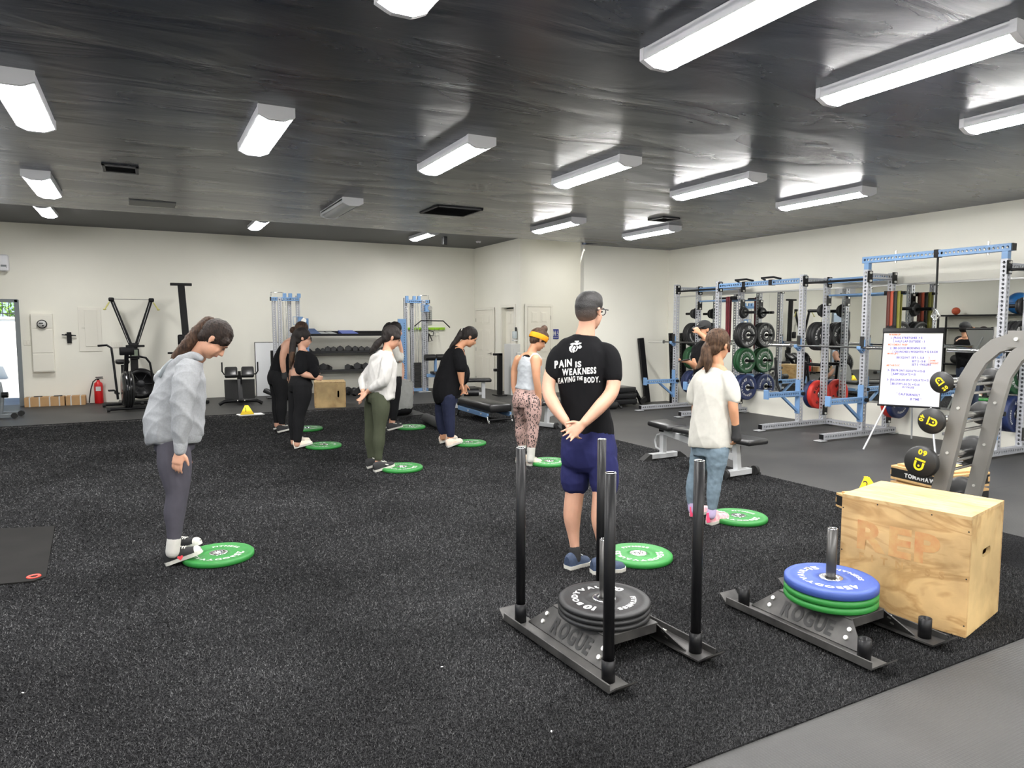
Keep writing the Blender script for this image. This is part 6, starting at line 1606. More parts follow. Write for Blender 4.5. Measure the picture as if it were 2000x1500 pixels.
# 2 ---- man in black lettered T-shirt (back view)
p = Person('man in black lettered T-shirt and navy shorts standing with hands clasped behind', (1160, 1112), 44, .0062)
p.set_head(1152, 608, .0, 22, 3, 1.02)
p.neck((1143, 655, 0), .057)
LAT = p.r
rings(p.body, p.R([(1150, 880, 0, .135, .09), (1147, 840, 0, .135, .09), (1141, 793, 0, .138, .098), (1137, 735, 0, .16, .105), (1139, 690, 0, .16, .09), (1142, 664, 0, .09, .06)]), LAT)
aL = [(1087, 686, .03, .060), (1078, 720, .02, .050), (1071, 762, -.02, .043), (1083, 792, -.10, .041), (1104, 822, -.17, .029)]
aR = [(1195, 686, -.08, .060), (1199, 722, -.10, .050), (1195, 764, -.13, .044), (1170, 796, -.18, .042), (1141, 826, -.21, .029)]
limb(p.body, p.Lb(arm(aL))); limb(p.body, p.Lb(arm(aR)))
hand(p.body, p.P(1106, 825, -.175), p.P(1124, 860, -.20) - p.P(1106, 825, -.175), FWD * -.4 + RGT * .9, -1, .9, .45, .05)
hand(p.body, p.P(1138, 829, -.215), p.P(1106, 852, -.235) - p.P(1138, 829, -.215), FWD * -1 + UPV * .1, 1, .95, .28, .22, .0088)
lgL = [(1130, 880, .05, .060), (1125, 925, .05, .066), (1122, 965, .05, .062), (1119, 990, .05, .060), (1117.5, 1012, .05, .056), (1120, 1042, .05, .040), (1123, 1072, .04, .030), (1124, 1092, .04, .032)]
lgR = [(1172, 880, -.05, .060), (1176, 925, -.05, .066), (1176, 965, -.06, .062), (1173, 1000, -.06, .060), (1173, 1022, -.06, .056), (1176, 1052, -.06, .040), (1178, 1084, -.06, .030), (1176, 1102, -.06, .032)]
limb(p.body, p.Lb(lgL)); limb(p.body, p.Lb(lgR))
p.finish(SK3, HAIRD)
q = MB(); rings(q, p.R([(1149, 852, 0, .168, .122), (1147, 829, 0, .165, .122), (1143, 793, 0, .152, .115), (1138, 750, 0, .160, .122), (1138, 712, 0, .180, .122), (1139, 690, 0, .190, .108), (1140, 675, 0, .165, .090), (1142, 664, 0, .115, .076), (1143, 655, 0, .074, .066)]), LAT)
limb(q, p.Lb([(1108, 682, .03, .050), (1095, 688, .03, .056), (1085, 704, .02, .060), (1080, 731, .01, .056)])); limb(q, p.Lb([(1174, 682, -.05, .050), (1188, 688, -.07, .056), (1196, 705, -.09, .060), (1199, 735, -.11, .056)]))
tee = solid('t_shirt', q, .0072, 5, p.root, m_blk_tee, wrinkle(.0035, 26, 5)); MAN = p; MTEE = tee
q = MB(); rings(q, p.R([(1151, 922, 0, .150, .085), (1151, 905, 0, .175, .125), (1150, 880, 0, .183, .14), (1148, 845, 0, .165, .125), (1147, 828, 0, .155, .115)]), LAT)
limb(q, p.Lb([(1130, 885, .05, .095), (1125, 915, .05, .098), (1123, 932, .05, .096), (1123, 942, .05, .094)])); limb(q, p.Lb([(1173, 885, -.05, .095), (1178, 915, -.05, .098), (1180, 935, -.05, .096), (1180, 945, -.05, .094)]))
solid('shorts', q, .0075, 4, p.root, m_navy_s, wrinkle(.005, 26, 6))
for L in (lgL, lgR):
    q = MB(); limb(q, p.Lb([(x, y, d, r + .005) for x, y, d, r in L[6:]])); solid('sock', q, .006, 2, p.root, BKC)
rt, fw, up = p.ax; C = p.C
m_fade = M('hair_fade', (.02, .016, .015), .6, bump=.3, bscale=160); n, l, b = nodes(m_fade); tc = n.new('ShaderNodeTexCoord'); sp = n.new('ShaderNodeSeparateXYZ'); l.new(tc.outputs['Object'], sp.inputs[0])
nz = n.new('ShaderNodeTexNoise'); nz.inputs['Scale'].default_value = 18; l.new(tc.outputs['Object'], nz.inputs['Vector']); mr = n.new('ShaderNodeMath'); mr.operation = 'MULTIPLY_ADD'; mr.inputs[1].default_value = .035; l.new(nz.outputs['Fac'], mr.inputs[0]); l.new(sp.outputs['Z'], mr.inputs[2])
mg = n.new('ShaderNodeMapRange'); mg.inputs['From Min'].default_value = C.z - .085; mg.inputs['From Max'].default_value = C.z + .075; l.new(mr.outputs[0], mg.inputs['Value'])
cr = n.new('ShaderNodeValToRGB'); e = cr.color_ramp.elements; e[0].color = (*srgb(150, 116, 98), 1); e[0].position = .12; e[1].color = (.010, .009, .009, 1); e[1].position = .80; z_ = e.new(.45); z_.color = (*srgb(72, 60, 54), 1); l.new(mg.outputs[0], cr.inputs[0]); l.new(cr.outputs[0], b.inputs['Base Color'])
q = MB(); ell(q, C + up * .050 - fw * .012, p.ax, (.083, .101, .080), 22, 14); ell(q, C + up * .075 + fw * .005, p.ax, (.072, .088, .058), 22, 14); ell(q, C + up * .004 - fw * .036, p.ax, (.074, .077, .084), 22, 14); ell(q, C + up * .026 - fw * .024, p.ax, (.080, .094, .075), 22, 14); solid('hair', q, .006, 3, p.root, m_fade)
q = MB()
for sg in (-1, 1): q.tube([C + rt * sg * .083 + fw * .085 + up * .012, C + rt * sg * .086 + up * .014 - fw * .01, C + rt * sg * .083 - fw * .038 + up * .002], .004, 6)
q.build('glasses_arm', m_blk, p.root)
q = MB()
for sg in (-1, 1): q.tube([C + fw * .100 + rt * (sg * .036 + .027 * math.cos(a)) + up * (.002 + .021 * math.sin(a)) - fw * .012 * abs(math.cos(a)) for a in [2 * PI * k / 16 for k in range(16)]], .003, 6, closed=True)
q.build('glasses_frame', m_blk, p.root)
m_shoe_n = M('navy_mesh', srgb(44, 58, 82), .7, var=.2, vscale=60)
shoe(p.root, p.G(1107, 1112), p.G(1149, 1099), m_shoe_n, WH, .098, False, m_steel, 'running_shoe'); shoe(p.root, p.G(1155, 1120), p.G(1221, 1112), m_shoe_n, WH, .098, False, m_steel, 'running_shoe')

# 3 ---- woman in white tee and jeans
p = Person('woman in oversized white tee and pale jeans with fingerless gloves, seen from behind', (1384, 1022), 22, .0068)
p.set_head(1403, 676, 0, 12, 14, 1.0)
p.neck((1401, 712, 0), .046)
rings(p.body, p.R([(1388, 872, 0, .145, .10), (1388, 830, 0, .125, .09), (1390, 790, 0, .12, .085), (1393, 750, 0, .14, .09), (1397, 728, 0, .12, .065), (1400, 714, 0, .07, .05)]), p.r)
limb(p.body, p.Lb(arm([(1427, 742, -.12, .050), (1430, 770, -.14, .042), (1432, 796, -.15, .038), (1435, 818, -.14, .033), (1437.5, 838, -.13, .025)])))
hand(p.body, p.P(1438, 841, -.13), Vector((-.05, .05, -1)), p.r * -1, 1, .88, .55)
limb(p.body, p.Lb(arm([(1364, 742, .12, .048), (1358, 796, .16, .036), (1360, 840, .14, .025)]))); hand(p.body, p.P(1360, 843, .14), Vector((0, 0, -1)), p.r, -1, .88, .5)
lgR = [(1401, 880, -.07, .085), (1399, 905, -.07, .074), (1397, 930, -.07, .054), (1394, 955, -.07, .050), (1392, 975, -.07, .042), (1391, 992, -.07, .031), (1389, 1006, -.07, .031)]
lgL = [(1372, 876, .09, .085), (1366, 900, .09, .074), (1359, 926, .10, .054), (1353, 948, .10, .050), (1351.5, 966, .10, .042), (1351, 982, .10, .031), (1353, 996, .10, .031)]
limb(p.body, p.Lb(lgR)); limb(p.body, p.Lb(lgL)); p.finish(SK2, HAIRM)
q = MB(); rings(q, p.R([(1387, 874, 0, .168, .130), (1387, 862, 0, .172, .135), (1388, 820, 0, .158, .125), (1391, 780, 0, .150, .118), (1393, 748, 0, .158, .110), (1397, 730, 0, .135, .08), (1400, 716, 0, .072, .060)]), p.r)
limb(q, p.Lb([(1420, 738, -.10, .058), (1428, 756, -.13, .060), (1433, 780, -.14, .056)])); limb(q, p.Lb([(1368, 738, .10, .058), (1358, 758, .14, .060), (1354, 780, .15, .055)]))
solid('t_shirt', q, .0075, 4, p.root, m_white_tee, wrinkle(.011, 20, 21, 6, .4))
for L in (lgR, lgL):
    pass
q = MB(); rings(q, p.R([(1388, 890, 0, .140, .105), (1388, 874, 0, .145, .115), (1388, 852, 0, .14, .11)]), p.r)
limb(q, p.Lb(inf(lgR[:6], .006))); limb(q, p.Lb(inf(lgL[:6], .006))); solid('jeans', q, .0075, 3, p.root, m_jean, wrinkle(.004, 40, 22, 6, 2.0))
for L in (lgR, lgL):
    q = MB(); limb(q, p.Lb([(x, y, d, r + .004) for x, y, d, r in L[5:]])); solid('sock', q, .006, 2, p.root, M('lilac_sock', srgb(186, 170, 205), .9))
q = MB(); limb(q, p.Lb([(1437, 832, -.13, .034), (1438, 846, -.13, .036), (1438, 856, -.13, .040)])); solid('glove', q, .006, 2, p.root, BKC)
q = MB(); p.hair_cap(q, .016, .012, .0, .004); limb(q, p.Lb([(1384, 672, -.02, .034), (1380, 682, -.03, .042), (1380, 698, -.04, .046), (1382, 712, -.05, .036), (1380, 726, -.05, .012)])); limb(q, p.Lb([(1380, 684, -.02, .03), (1372, 704, -.03, .03), (1364, 716, -.03, .018), (1357, 722, -.03, .006)])); limb(q, p.Lb([(1422, 672, -.06, .016), (1424, 684, -.06, .010)]))
solid('hair', q, .0065, 2, p.root, HAIRM, wrinkle(.0045, 80, 13, 6, .3))
m_pinks = M('pink_canvas', srgb(232, 205, 205), .7, col2=srgb(236, 140, 160), vscale=30)
shoe(p.root, p.G(1383, 1025), p.G(1421, 1012, .02), m_pinks, WH, .088, True, WH, 'high_top', WH); shoe(p.root, p.G(1351, 1010), p.G(1384, 998, .02), m_pinks, WH, .088, True, WH, 'high_top', WH)
for hx_, hy, do in ((1383.5, 1008, -.09), (1351, 996, .08)): MB().bar(p.P(hx_, hy + 13, do), p.P(hx_ - .5, hy - 7, do), .03, .012, .003).build('heel_stripe', M('hot_pink', srgb(240, 80, 120), .6), p.root)

# 4 ---- woman with yellow headband
p = Person('woman in grey tank top and pink leopard leggings wearing a yellow headband', (1036, 908), 14, .0085)
p.set_head(1051.5, 664, 0, 12, 28, 1.0); p.neck((1038, 690, 0), .050)
rings(p.body, p.R([(1028, 782, 0, .165, .125), (1030, 760, 0, .135, .10), (1032, 742, 0, .122, .095), (1035, 715, 0, .145, .105), (1036, 700, 0, .165, .075), (1038, 690, 0, .09, .055)]), p.r)
limb(p.body, p.Lb([(1046, 702, -.13, .058), (1047, 722, -.15, .050), (1048, 741, -.15, .042), (1051, 760, -.13, .037), (1054, 777, -.11, .026)])); hand(p.body, p.P(1054, 779, -.11), Vector((0, .05, -1)), p.f * -1 + p.r * -.5, 1, .95, .4)
limb(p.body, p.Lb([(1013, 702, .14, .054), (1006, 722, .18, .047), (1004.5, 740, .18, .040), (1004, 754, .18, .034), (1006, 770, .16, .026)])); hand(p.body, p.P(1006, 772, .16), Vector((0, 0, -1)), p.r, -1, .9, .4)
lgR = [(1040, 785, -.08, .098), (1041, 806, -.08, .092), (1041, 828, -.08, .066), (1040, 845, -.08, .062), (1039, 858, -.08, .058), (1037.5, 874, -.08, .042), (1037, 886, -.08, .038), (1036, 898, -.08, .038)]
lgL = [(1018, 783, .10, .098), (1018, 803, .10, .090), (1018, 824, .10, .064), (1017, 842, .10, .061), (1018, 856, .10, .056), (1020, 870, .10, .042), (1018, 882, .10, .038), (1016, 894, .10, .038)]
limb(p.body, p.Lb(lgR)); limb(p.body, p.Lb(lgL)); p.finish(SK2, HAIRB)
q = MB(); rings(q, p.R([(1029, 762, 0, .148, .115), (1031, 748, 0, .138, .108), (1033, 730, 0, .140, .112), (1034.5, 714, 0, .150, .114), (1034.5, 705, 0, .120, .102), (1035, 699, 0, .092, .088), (1035.5, 694, 0, .070, .070)]), p.r); solid('tank_top', q, .0085, 3, p.root, m_tank_g, wrinkle(.005, 40, 31, 6, 2.5))
for sg in (-1, 1): limb(MB(), [(p.P(1036, 704, 0) - p.f * .080 + p.r * sg * .055, .016), (p.P(1038, 692, 0) - p.f * .02 + p.r * sg * .08, .022), (p.P(1038, 702, 0) + p.f * .07 + p.r * sg * .075, .020)]).build('tank_strap', m_tank_g, p.root)
ell(MB(), p.P(1036, 699, 0) - p.f * .052, (p.r, p.f, Vector((0, 0, 1))), (.075, .035, .040)).build('sports_bra', m_blk_tee, p.root)
m_leo = M('leopard_print', srgb(196, 160, 152), .75); n, l, b = nodes(m_leo); tc = n.new('ShaderNodeTexCoord'); vo = n.new('ShaderNodeTexVoronoi'); vo.inputs['Scale'].default_value = 52; mp = n.new('ShaderNodeMapping'); mp.inputs['Scale'].default_value = (1, 1, .6)
l.new(tc.outputs['Object'], mp.inputs[0]); nd = n.new('ShaderNodeTexNoise'); nd.inputs['Scale'].default_value = 26; va = n.new('ShaderNodeVectorMath'); va.operation = 'MULTIPLY_ADD'; va.inputs[1].default_value = (.045, .045, .045); l.new(tc.outputs['Object'], nd.inputs['Vector']); l.new(nd.outputs['Color'], va.inputs[0]); l.new(mp.outputs[0], va.inputs[2]); l.new(va.outputs[0], vo.inputs['Vector']); cr = n.new('ShaderNodeValToRGB'); e = cr.color_ramp.elements; e[0].color = (.02, .015, .015, 1); e[0].position = .34; e[1].color = (*srgb(168, 138, 131), 1); e[1].position = .42; l.new(vo.outputs['Distance'], cr.inputs[0])
nz = n.new('ShaderNodeTexNoise'); nz.inputs['Scale'].default_value = 7; l.new(tc.outputs['Object'], nz.inputs['Vector']); mr = n.new('ShaderNodeMapRange'); mr.inputs['From Min'].default_value = .56; mr.inputs['From Max'].default_value = .68; mr.inputs['To Min'].default_value = 1; mr.inputs['To Max'].default_value = .22; l.new(nz.outputs['Fac'], mr.inputs['Value'])
vm = n.new('ShaderNodeVectorMath'); vm.operation = 'SCALE'; l.new(cr.outputs[0], vm.inputs[0]); l.new(mr.outputs[0], vm.inputs['Scale']); l.new(vm.outputs[0], b.inputs['Base Color'])
q = MB(); rings(q, p.R([(1028, 796, 0, .155, .125), (1028, 782, 0, .172, .140), (1030, 766, 0, .148, .118), (1031, 756, 0, .134, .106)]), p.r); limb(q, p.Lb(inf(lgR[:6], .006))); limb(q, p.Lb(inf(lgL[:6], .006))); solid('leggings', q, .009, 3, p.root, m_leo)
for L in (lgR, lgL):
    q = MB(); limb(q, p.Lb([(x, y, d, r + .007) for x, y, d, r in L[5:]])); solid('sock', q, .008, 2, p.root, m_white_sock)
rt, fw, up = p.ax; C = p.C
q = MB(); p.hair_cap(q, .013, .004); ell(q, C + up * .145 + fw * .01, p.ax, (.042, .045, .045)); limb(q, [(C + up * .12 + fw * .03, .02), (C + up * .10 + fw * .075, .02), (C + up * .06 + fw * .10 - rt * -.02, .012)]); solid('hair', q, .008, 2, p.root, HAIRB, wrinkle(.005, 80, 33, 6, .3))
q = MB(); N_ = 28
vs = [C + rt * ((.090 + g) * math.cos(a)) + fw * ((.108 + g) * math.sin(a) - .010) + up * (.030 + hh * .030 + .012 * math.sin(a)) for hh, g in ((-1, 0), (-.5, .006), (0, .003), (.5, .006), (1, 0)) for a in [2 * PI * k / N_ for k in range(N_)]]
q.add(vs, [(i * N_ + k, i * N_ + (k + 1) % N_, (i + 1) * N_ + (k + 1) % N_, (i + 1) * N_ + k) for i in range(4) for k in range(N_)], True); q.build('headband', cloth('yellow_jersey', srgb(214, 140, 34), .85), p.root)
m_beige = M('beige_mesh', srgb(214, 196, 180), .7, var=.12, vscale=50)
shoe(p.root, p.G(1031, 910), p.G(1057, 904, .015), m_beige, WH, .090, False, WH, 'running_shoe'); shoe(p.root, p.G(1010, 904), p.G(1038, 897, .015), m_beige, WH, .090, False, WH, 'running_shoe')

# 5 ---- woman in white hoodie and olive leggings
p = Person('woman in white hoodie and olive leggings with hands clasped behind her', (738, 916), 6, .0085)
p.set_head(765, 660, 0, 10, 24, 1.0); p.neck((756, 684, 0), .046)
rings(p.body, p.R([(739, 775, 0, .135, .12), (743, 755, 0, .125, .10), (748, 730, 0, .13, .10), (752, 705, 0, .145, .095), (755, 692, 0, .12, .06), (756, 684, 0, .07, .05)]), p.r)
limb(p.body, p.Lb(arm([(757, 700, -.16, .05), (750, 745, -.19, .04), (728, 758, -.14, .030), (718, 765, -.10, .026)]))); limb(p.body, p.Lb(arm([(742, 700, .16, .05), (712, 742, .12, .04), (709, 756, .02, .030), (709, 764, -.02, .026)])))
hand(p.body, p.P(716, 766, -.10), p.P(701, 784, -.10) - p.P(716, 766, -.10), p.f * -1, 1, .95, .25); hand(p.body, p.P(709, 765, -.03), p.P(704, 790, -.05) - p.P(709, 765, -.03), p.f * -1, -1, .95, .25)
lgR = [(742, 775, -.08, .095), (744, 800, -.08, .090), (742, 828, -.08, .064), (741, 845, -.08, .058), (740, 862, -.08, .060), (739, 882, -.08, .043), (739, 896, -.08, .036), (738, 908, -.08, .034)]
lgL = [(732, 773, .09, .092), (727, 798, .09, .085), (724, 826, .09, .060), (723, 843, .09, .055), (723, 860, .09, .056), (724, 878, .09, .042), (725, 892, .09, .036), (724, 904, .09, .034)]
limb(p.body, p.Lb(lgR)); limb(p.body, p.Lb(lgL)); p.finish(SK1, HAIRD)
q = MB(); rings(q, p.R([(739, 786, 0, .125, .115), (739, 775, 0, .138, .128), (742, 758, 0, .125, .11)]), p.r); limb(q, p.Lb(inf(lgR[:7], .006))); limb(q, p.Lb(inf(lgL[:7], .006))); solid('leggings', q, .009, 3, p.root, m_olive)
q = MB(); rings(q, p.R([(752, 786, 0, .155, .100), (746, 768, 0, .175, .140), (746, 740, 0, .178, .148), (748, 715, 0, .18, .145), (751, 698, 0, .17, .105), (755, 686, 0, .085, .07)]), p.r);
limb(q, p.Lb([(757, 700, -.15, .068), (754, 722, -.19, .070), (749, 743, -.20, .066), (736, 754, -.17, .056), (725, 759, -.13, .040)])); limb(q, p.Lb([(744, 700, .15, .066), (722, 724, .16, .064), (711, 742, .12, .060), (709, 754, .03, .046), (709, 759, 0, .038)]))
limb(q, p.Lb([(762, 690, -.09, .03), (748, 690, -.10, .032), (735, 698, -.08, .036), (728, 707, 0, .04), (735, 698, .08, .036), (750, 688, .09, .03)])); ell(q, p.P(733, 702, -.02), (p.r, p.f, Vector((0, 0, 1))), (.11, .05, .07))
solid('hoodie', q, .009, 3, p.root, m_hood_w, wrinkle(.011, 26, 41))
q = MB(); p.hair_cap(q, .014, .006); limb(q, p.Lb([(752, 660, -.02, .03), (745, 664, -.02, .034), (737, 672, -.02, .042), (729, 682, -.02, .032), (722, 690, -.02, .010)])); ell(q, p.P(776, 658, -.06), p.ax, (.03, .04, .03)); solid('hair', q, .008, 2, p.root, HAIRD, wrinkle(.004, 80, 43, 6, .3))
shoe(p.root, p.G(731, 922), p.P(771, 909, -.04), BKC, WH, .090, False, WH, 'skate_shoe'); shoe(p.root, p.G(717, 915), p.P(752, 903, .10), BKC, WH, .090, False, WH, 'skate_shoe')
for a_, b_ in (((740, 914, -.125), (758, 908, -.125)),): limb(MB(), [(p.P(*a_), .005), (p.P(749, 907, -.130), .007), (p.P(*b_), .005)], 8, 4).build('side_stripe', WH, p.root)

# 6 ---- woman half hidden behind the hoodie
p = Person('woman in black leggings and white top with high ponytail, hand at her chin, half hidden', (768, 838), 4, .010)
p.set_head(773, 646, 0, 5, 10, 1.0); p.neck((768, 668, 0), .046)
rings(p.body, p.R([(768, 744, 0, .15, .11), (769, 725, 0, .13, .10), (770, 700, 0, .14, .10), (768, 682, 0, .15, .08), (768, 672, 0, .08, .05)]), p.r)
limb(p.body, p.Lb(arm([(772, 684, -.15, .05), (781, 704, -.15, .042), (784, 688, -.10, .032), (781, 668, -.05, .025)]))); hand(p.body, p.P(781, 668, -.05), p.P(778, 655, -.02) - p.P(781, 668, -.05), p.f * -1, 1, .9, .6)
limb(p.body, p.Lb(arm([(765, 684, .16, .05), (764, 715, .18, .04), (776, 708, .12, .03)])))
lgR = [(770, 748, -.08, .098), (771, 768, -.08, .085), (771, 786, -.08, .062), (770, 800, -.08, .058), (768, 818, -.08, .040), (766, 830, -.08, .036)]; lgL = [(768, 746, .08, .098), (769, 765, .08, .085), (769, 783, .08, .062), (768, 797, .08, .058), (766, 815, .08, .040), (764, 827, .08, .036)]
limb(p.body, p.Lb(lgR)); limb(p.body, p.Lb(lgL)); p.finish(SK1, HAIRD)
q = MB(); rings(q, p.R([(769, 756, 0, .14, .11), (768, 744, 0, .158, .12), (769, 728, 0, .14, .108)]), p.r); limb(q, p.Lb(inf(lgR[:5], .007))); limb(q, p.Lb(inf(lgL[:5], .007))); solid('leggings', q, .010, 3, p.root, m_black_leg)
q = MB(); rings(q, p.R([(769, 736, 0, .155, .118), (769, 715, 0, .15, .115), (769, 695, 0, .16, .112), (768, 680, 0, .15, .085), (768, 672, 0, .08, .06)]), p.r); limb(q, p.Lb([(772, 684, -.14, .06), (780, 702, -.15, .058), (783, 694, -.12, .05)])); limb(q, p.Lb([(765, 684, .15, .06), (764, 708, .18, .055)])); solid('top', q, .010, 3, p.root, m_white_tee, wrinkle(.005, 30, 51))
q = MB(); p.hair_cap(q, .014, .004); limb(q, p.Lb([(766, 636, 0, .03), (759, 634, 0, .04), (752, 645, 0, .046), (749, 658, 0, .034), (748, 668, 0, .012)])); solid('hair', q, .009, 2, p.root, HAIRD, wrinkle(.004, 80, 53, 6, .3))
shoe(p.root, p.G(757, 841), p.P(787, 833, -.04), BKC, WH, .09, False, WH, 'running_shoe'); shoe(p.root, p.G(754, 836), p.P(784, 829, .10), BKC, WH, .09, False, WH, 'running_shoe')

# 7 ---- woman in cropped black tee with glasses
p = Person('woman in cropped black tee, black leggings and glasses with long brown ponytail', (588, 874), 2, .009)
p.set_head(592, 661, 0, 10, 6, 1.02); p.neck((590, 686, 0), .05)
rings(p.body, p.R([(588, 752, 0, .17, .13), (586, 738, 0, .145, .11), (588, 724, 0, .14, .115), (595, 706, 0, .165, .135), (592, 694, 0, .165, .09), (590, 686, 0, .09, .055)]), p.r)
limb(p.body, p.Lb(arm([(585, 694, -.18, .06), (588, 714, -.20, .052), (592, 729, -.20, .045), (602, 733, -.19, .040), (612, 736, -.14, .030)]))); hand(p.body, p.P(612, 736, -.14), RGT * .9 - UPV * .2 + FWD * .4, p.r * -1, 1, .9, .5)
limb(p.body, p.Lb(arm([(590, 694, .18, .06), (590, 722, .20, .045), (608, 732, .1, .032)])))
lgR = [(590, 752, -.09, .112), (591, 772, -.09, .108), (588, 795, -.09, .080), (584, 812, -.09, .067), (583, 828, -.09, .068), (582, 846, -.09, .052), (581, 860, -.09, .044), (580, 868, -.09, .040)]; lgL = [(582, 750, .10, .11), (579, 770, .10, .10), (576, 792, .10, .078), (574, 808, .10, .066), (574, 824, .10, .066), (574, 842, .10, .050), (574, 856, .10, .043), (574, 864, .10, .040)]
limb(p.body, p.Lb(lgR)); limb(p.body, p.Lb(lgL)); p.finish(SK3, HAIRD)
q = MB(); rings(q, p.R([(588, 764, 0, .16, .13), (587, 752, 0, .182, .148), (587, 742, 0, .162, .128), (587, 734, 0, .148, .118)]), p.r); limb(q, p.Lb(inf(lgR[:7], .006))); limb(q, p.Lb(inf(lgL[:7], .006))); solid('leggings', q, .0095, 3, p.root, m_black_leg)
q = MB(); rings(q, p.R([(598, 726, 0, .165, .155), (598, 716, 0, .178, .162), (596, 705, 0, .185, .150), (592, 694, 0, .175, .100), (590, 687, 0, .085, .065)]), p.r); limb(q, p.Lb([(588, 694, -.16, .068), (587, 710, -.20, .074), (588, 722, -.21, .074)])); limb(q, p.Lb([(592, 694, .16, .068), (592, 712, .20, .070)])); ell(q, p.P(610, 726, -.05), (p.r, p.f, Vector((0, 0, 1))), (.17, .09, .11)); solid('t_shirt', q, .009, 3, p.root, m_blk_tee, wrinkle(.006, 30, 61))
q = MB(); p.hair_cap(q, .015, .008, .03); limb(q, p.Lb([(584, 648, -.02, .034), (577, 652, -.03, .040), (573, 668, -.05, .044), (571, 686, -.07, .042), (569, 704, -.07, .034), (567, 720, -.07, .012)])); solid('hair', q, .008, 2, p.root, HAIRD, wrinkle(.004, 80, 63, 6, .3))
q = MB(); limb(q, p.Lb([(571, 690, -.085, .036), (569, 706, -.085, .032), (567, 721, -.085, .012)])); solid('hair_ends', q, .008, 2, p.root, HAIRM, wrinkle(.004, 80, 64, 6, .3))
rt, fw, up = p.ax; C = p.C; q = MB()
for sg in (-1, 1): q.tube([C + fw * .098 + rt * (sg * .036 + .026 * math.cos(a)) + up * (-.002 + .024 * math.sin(a)) for a in [2 * PI * k / 16 for k in range(16)]], .0035, 6, closed=True); q.tube([C + fw * .095 + rt * sg * .062, C + rt * sg * .080 - fw * .01], .003, 6)
q.build('glasses', m_blk, p.root)
m_cream = M('cream_leather', srgb(228, 218, 200), .6)
shoe(p.root, p.G(575, 876), p.P(611, 866, -.02), m_cream, WH, .095, False, WH, 'sneaker'); shoe(p.root, p.G(572, 869), p.P(606, 861, .14), m_cream, WH, .095, False, WH, 'sneaker')

# 8 ---- woman in black tank top
p = Person('woman in black tank top and leggings leaning forward with fingerless gloves', (556, 842), 2, .010)
p.set_head(588, 646, 0, 5, 35, 1.0); p.neck((574, 662, 0), .048)
rings(p.body, p.R([(543, 740, 0, .165, .13), (545, 722, 0, .15, .12), (552, 702, 0, .14, .115), (560, 684, 0, .15, .115), (568, 670, 0, .15, .08), (574, 663, 0, .08, .05)]), p.r)
limb(p.body, p.Lb([(561, 671, -.17, .062), (555, 686, -.19, .055), (552, 700, -.19, .046), (553, 716, -.17, .040), (555, 730, -.14, .030)])); hand(p.body, p.P(555, 732, -.14), Vector((-.1, 0, -1)), p.r * -1, 1, .95, .5)
limb(p.body, p.Lb([(566, 671, .17, .06), (562, 700, .2, .045), (566, 732, .12, .030)])); hand(p.body, p.P(566, 734, .12), Vector((0, 0, -1)), p.r, -1, .95, .5)
lgR = [(546, 742, -.09, .112), (549, 758, -.09, .102), (550, 776, -.09, .076), (550, 788, -.09, .070), (550, 802, -.09, .070), (550, 816, -.09, .052), (551, 826, -.09, .042), (550, 834, -.09, .040)]; lgL = [(541, 740, .10, .112), (541, 756, .10, .10), (541, 773, .10, .075), (541, 785, .10, .068), (541, 799, .10, .068), (541, 813, .10, .050), (541, 823, .10, .042), (541, 831, .10, .040)]
limb(p.body, p.Lb(lgR)); limb(p.body, p.Lb(lgL)); p.finish(SK3, HAIRM)
q = MB(); rings(q, p.R([(544, 750, 0, .16, .135), (543, 738, 0, .182, .152), (545, 724, 0, .165, .132)]), p.r); limb(q, p.Lb(inf(lgR[:7], .006))); limb(q, p.Lb(inf(lgL[:7], .006))); solid('leggings', q, .0105, 3, p.root, m_black_leg)
q = MB(); rings(q, p.R([(544, 730, 0, .165, .138), (551, 704, 0, .150, .128), (558, 688, 0, .150, .126), (563, 677, 0, .12, .10), (566, 669, 0, .06, .08)]), p.r); solid('tank_top', q, .010, 3, p.root, m_blk_tee, wrinkle(.004, 30, 71))
for sg in (-1, 1): limb(MB(), [(p.P(560, 678, 0) - p.f * .08 + p.r * sg * .07, .016), (p.P(567, 667, 0) + p.r * sg * .085, .017), (p.P(570, 676, 0) + p.f * .06 + p.r * sg * .08, .016)]).build('tank_strap', m_blk_tee, p.root)
q = MB(); limb(q, p.Lb([(555, 727, -.14, .036), (555, 738, -.14, .046)])); solid('glove', q, .008, 2, p.root, BKC)
q = MB(); p.hair_cap(q, .014, .004); ell(q, p.P(573, 645, 0), p.ax, (.05, .055, .055)); solid('hair', q, .009, 2, p.root, HAIRB, wrinkle(.004, 80, 73, 6, .3))
shoe(p.root, p.G(542, 845), p.P(570, 838, -.06), BKC, WH, .095, False, WH, 'running_shoe'); shoe(p.root, p.G(536, 839), p.P(562, 833, .10), BKC, WH, .095, False, WH, 'running_shoe')

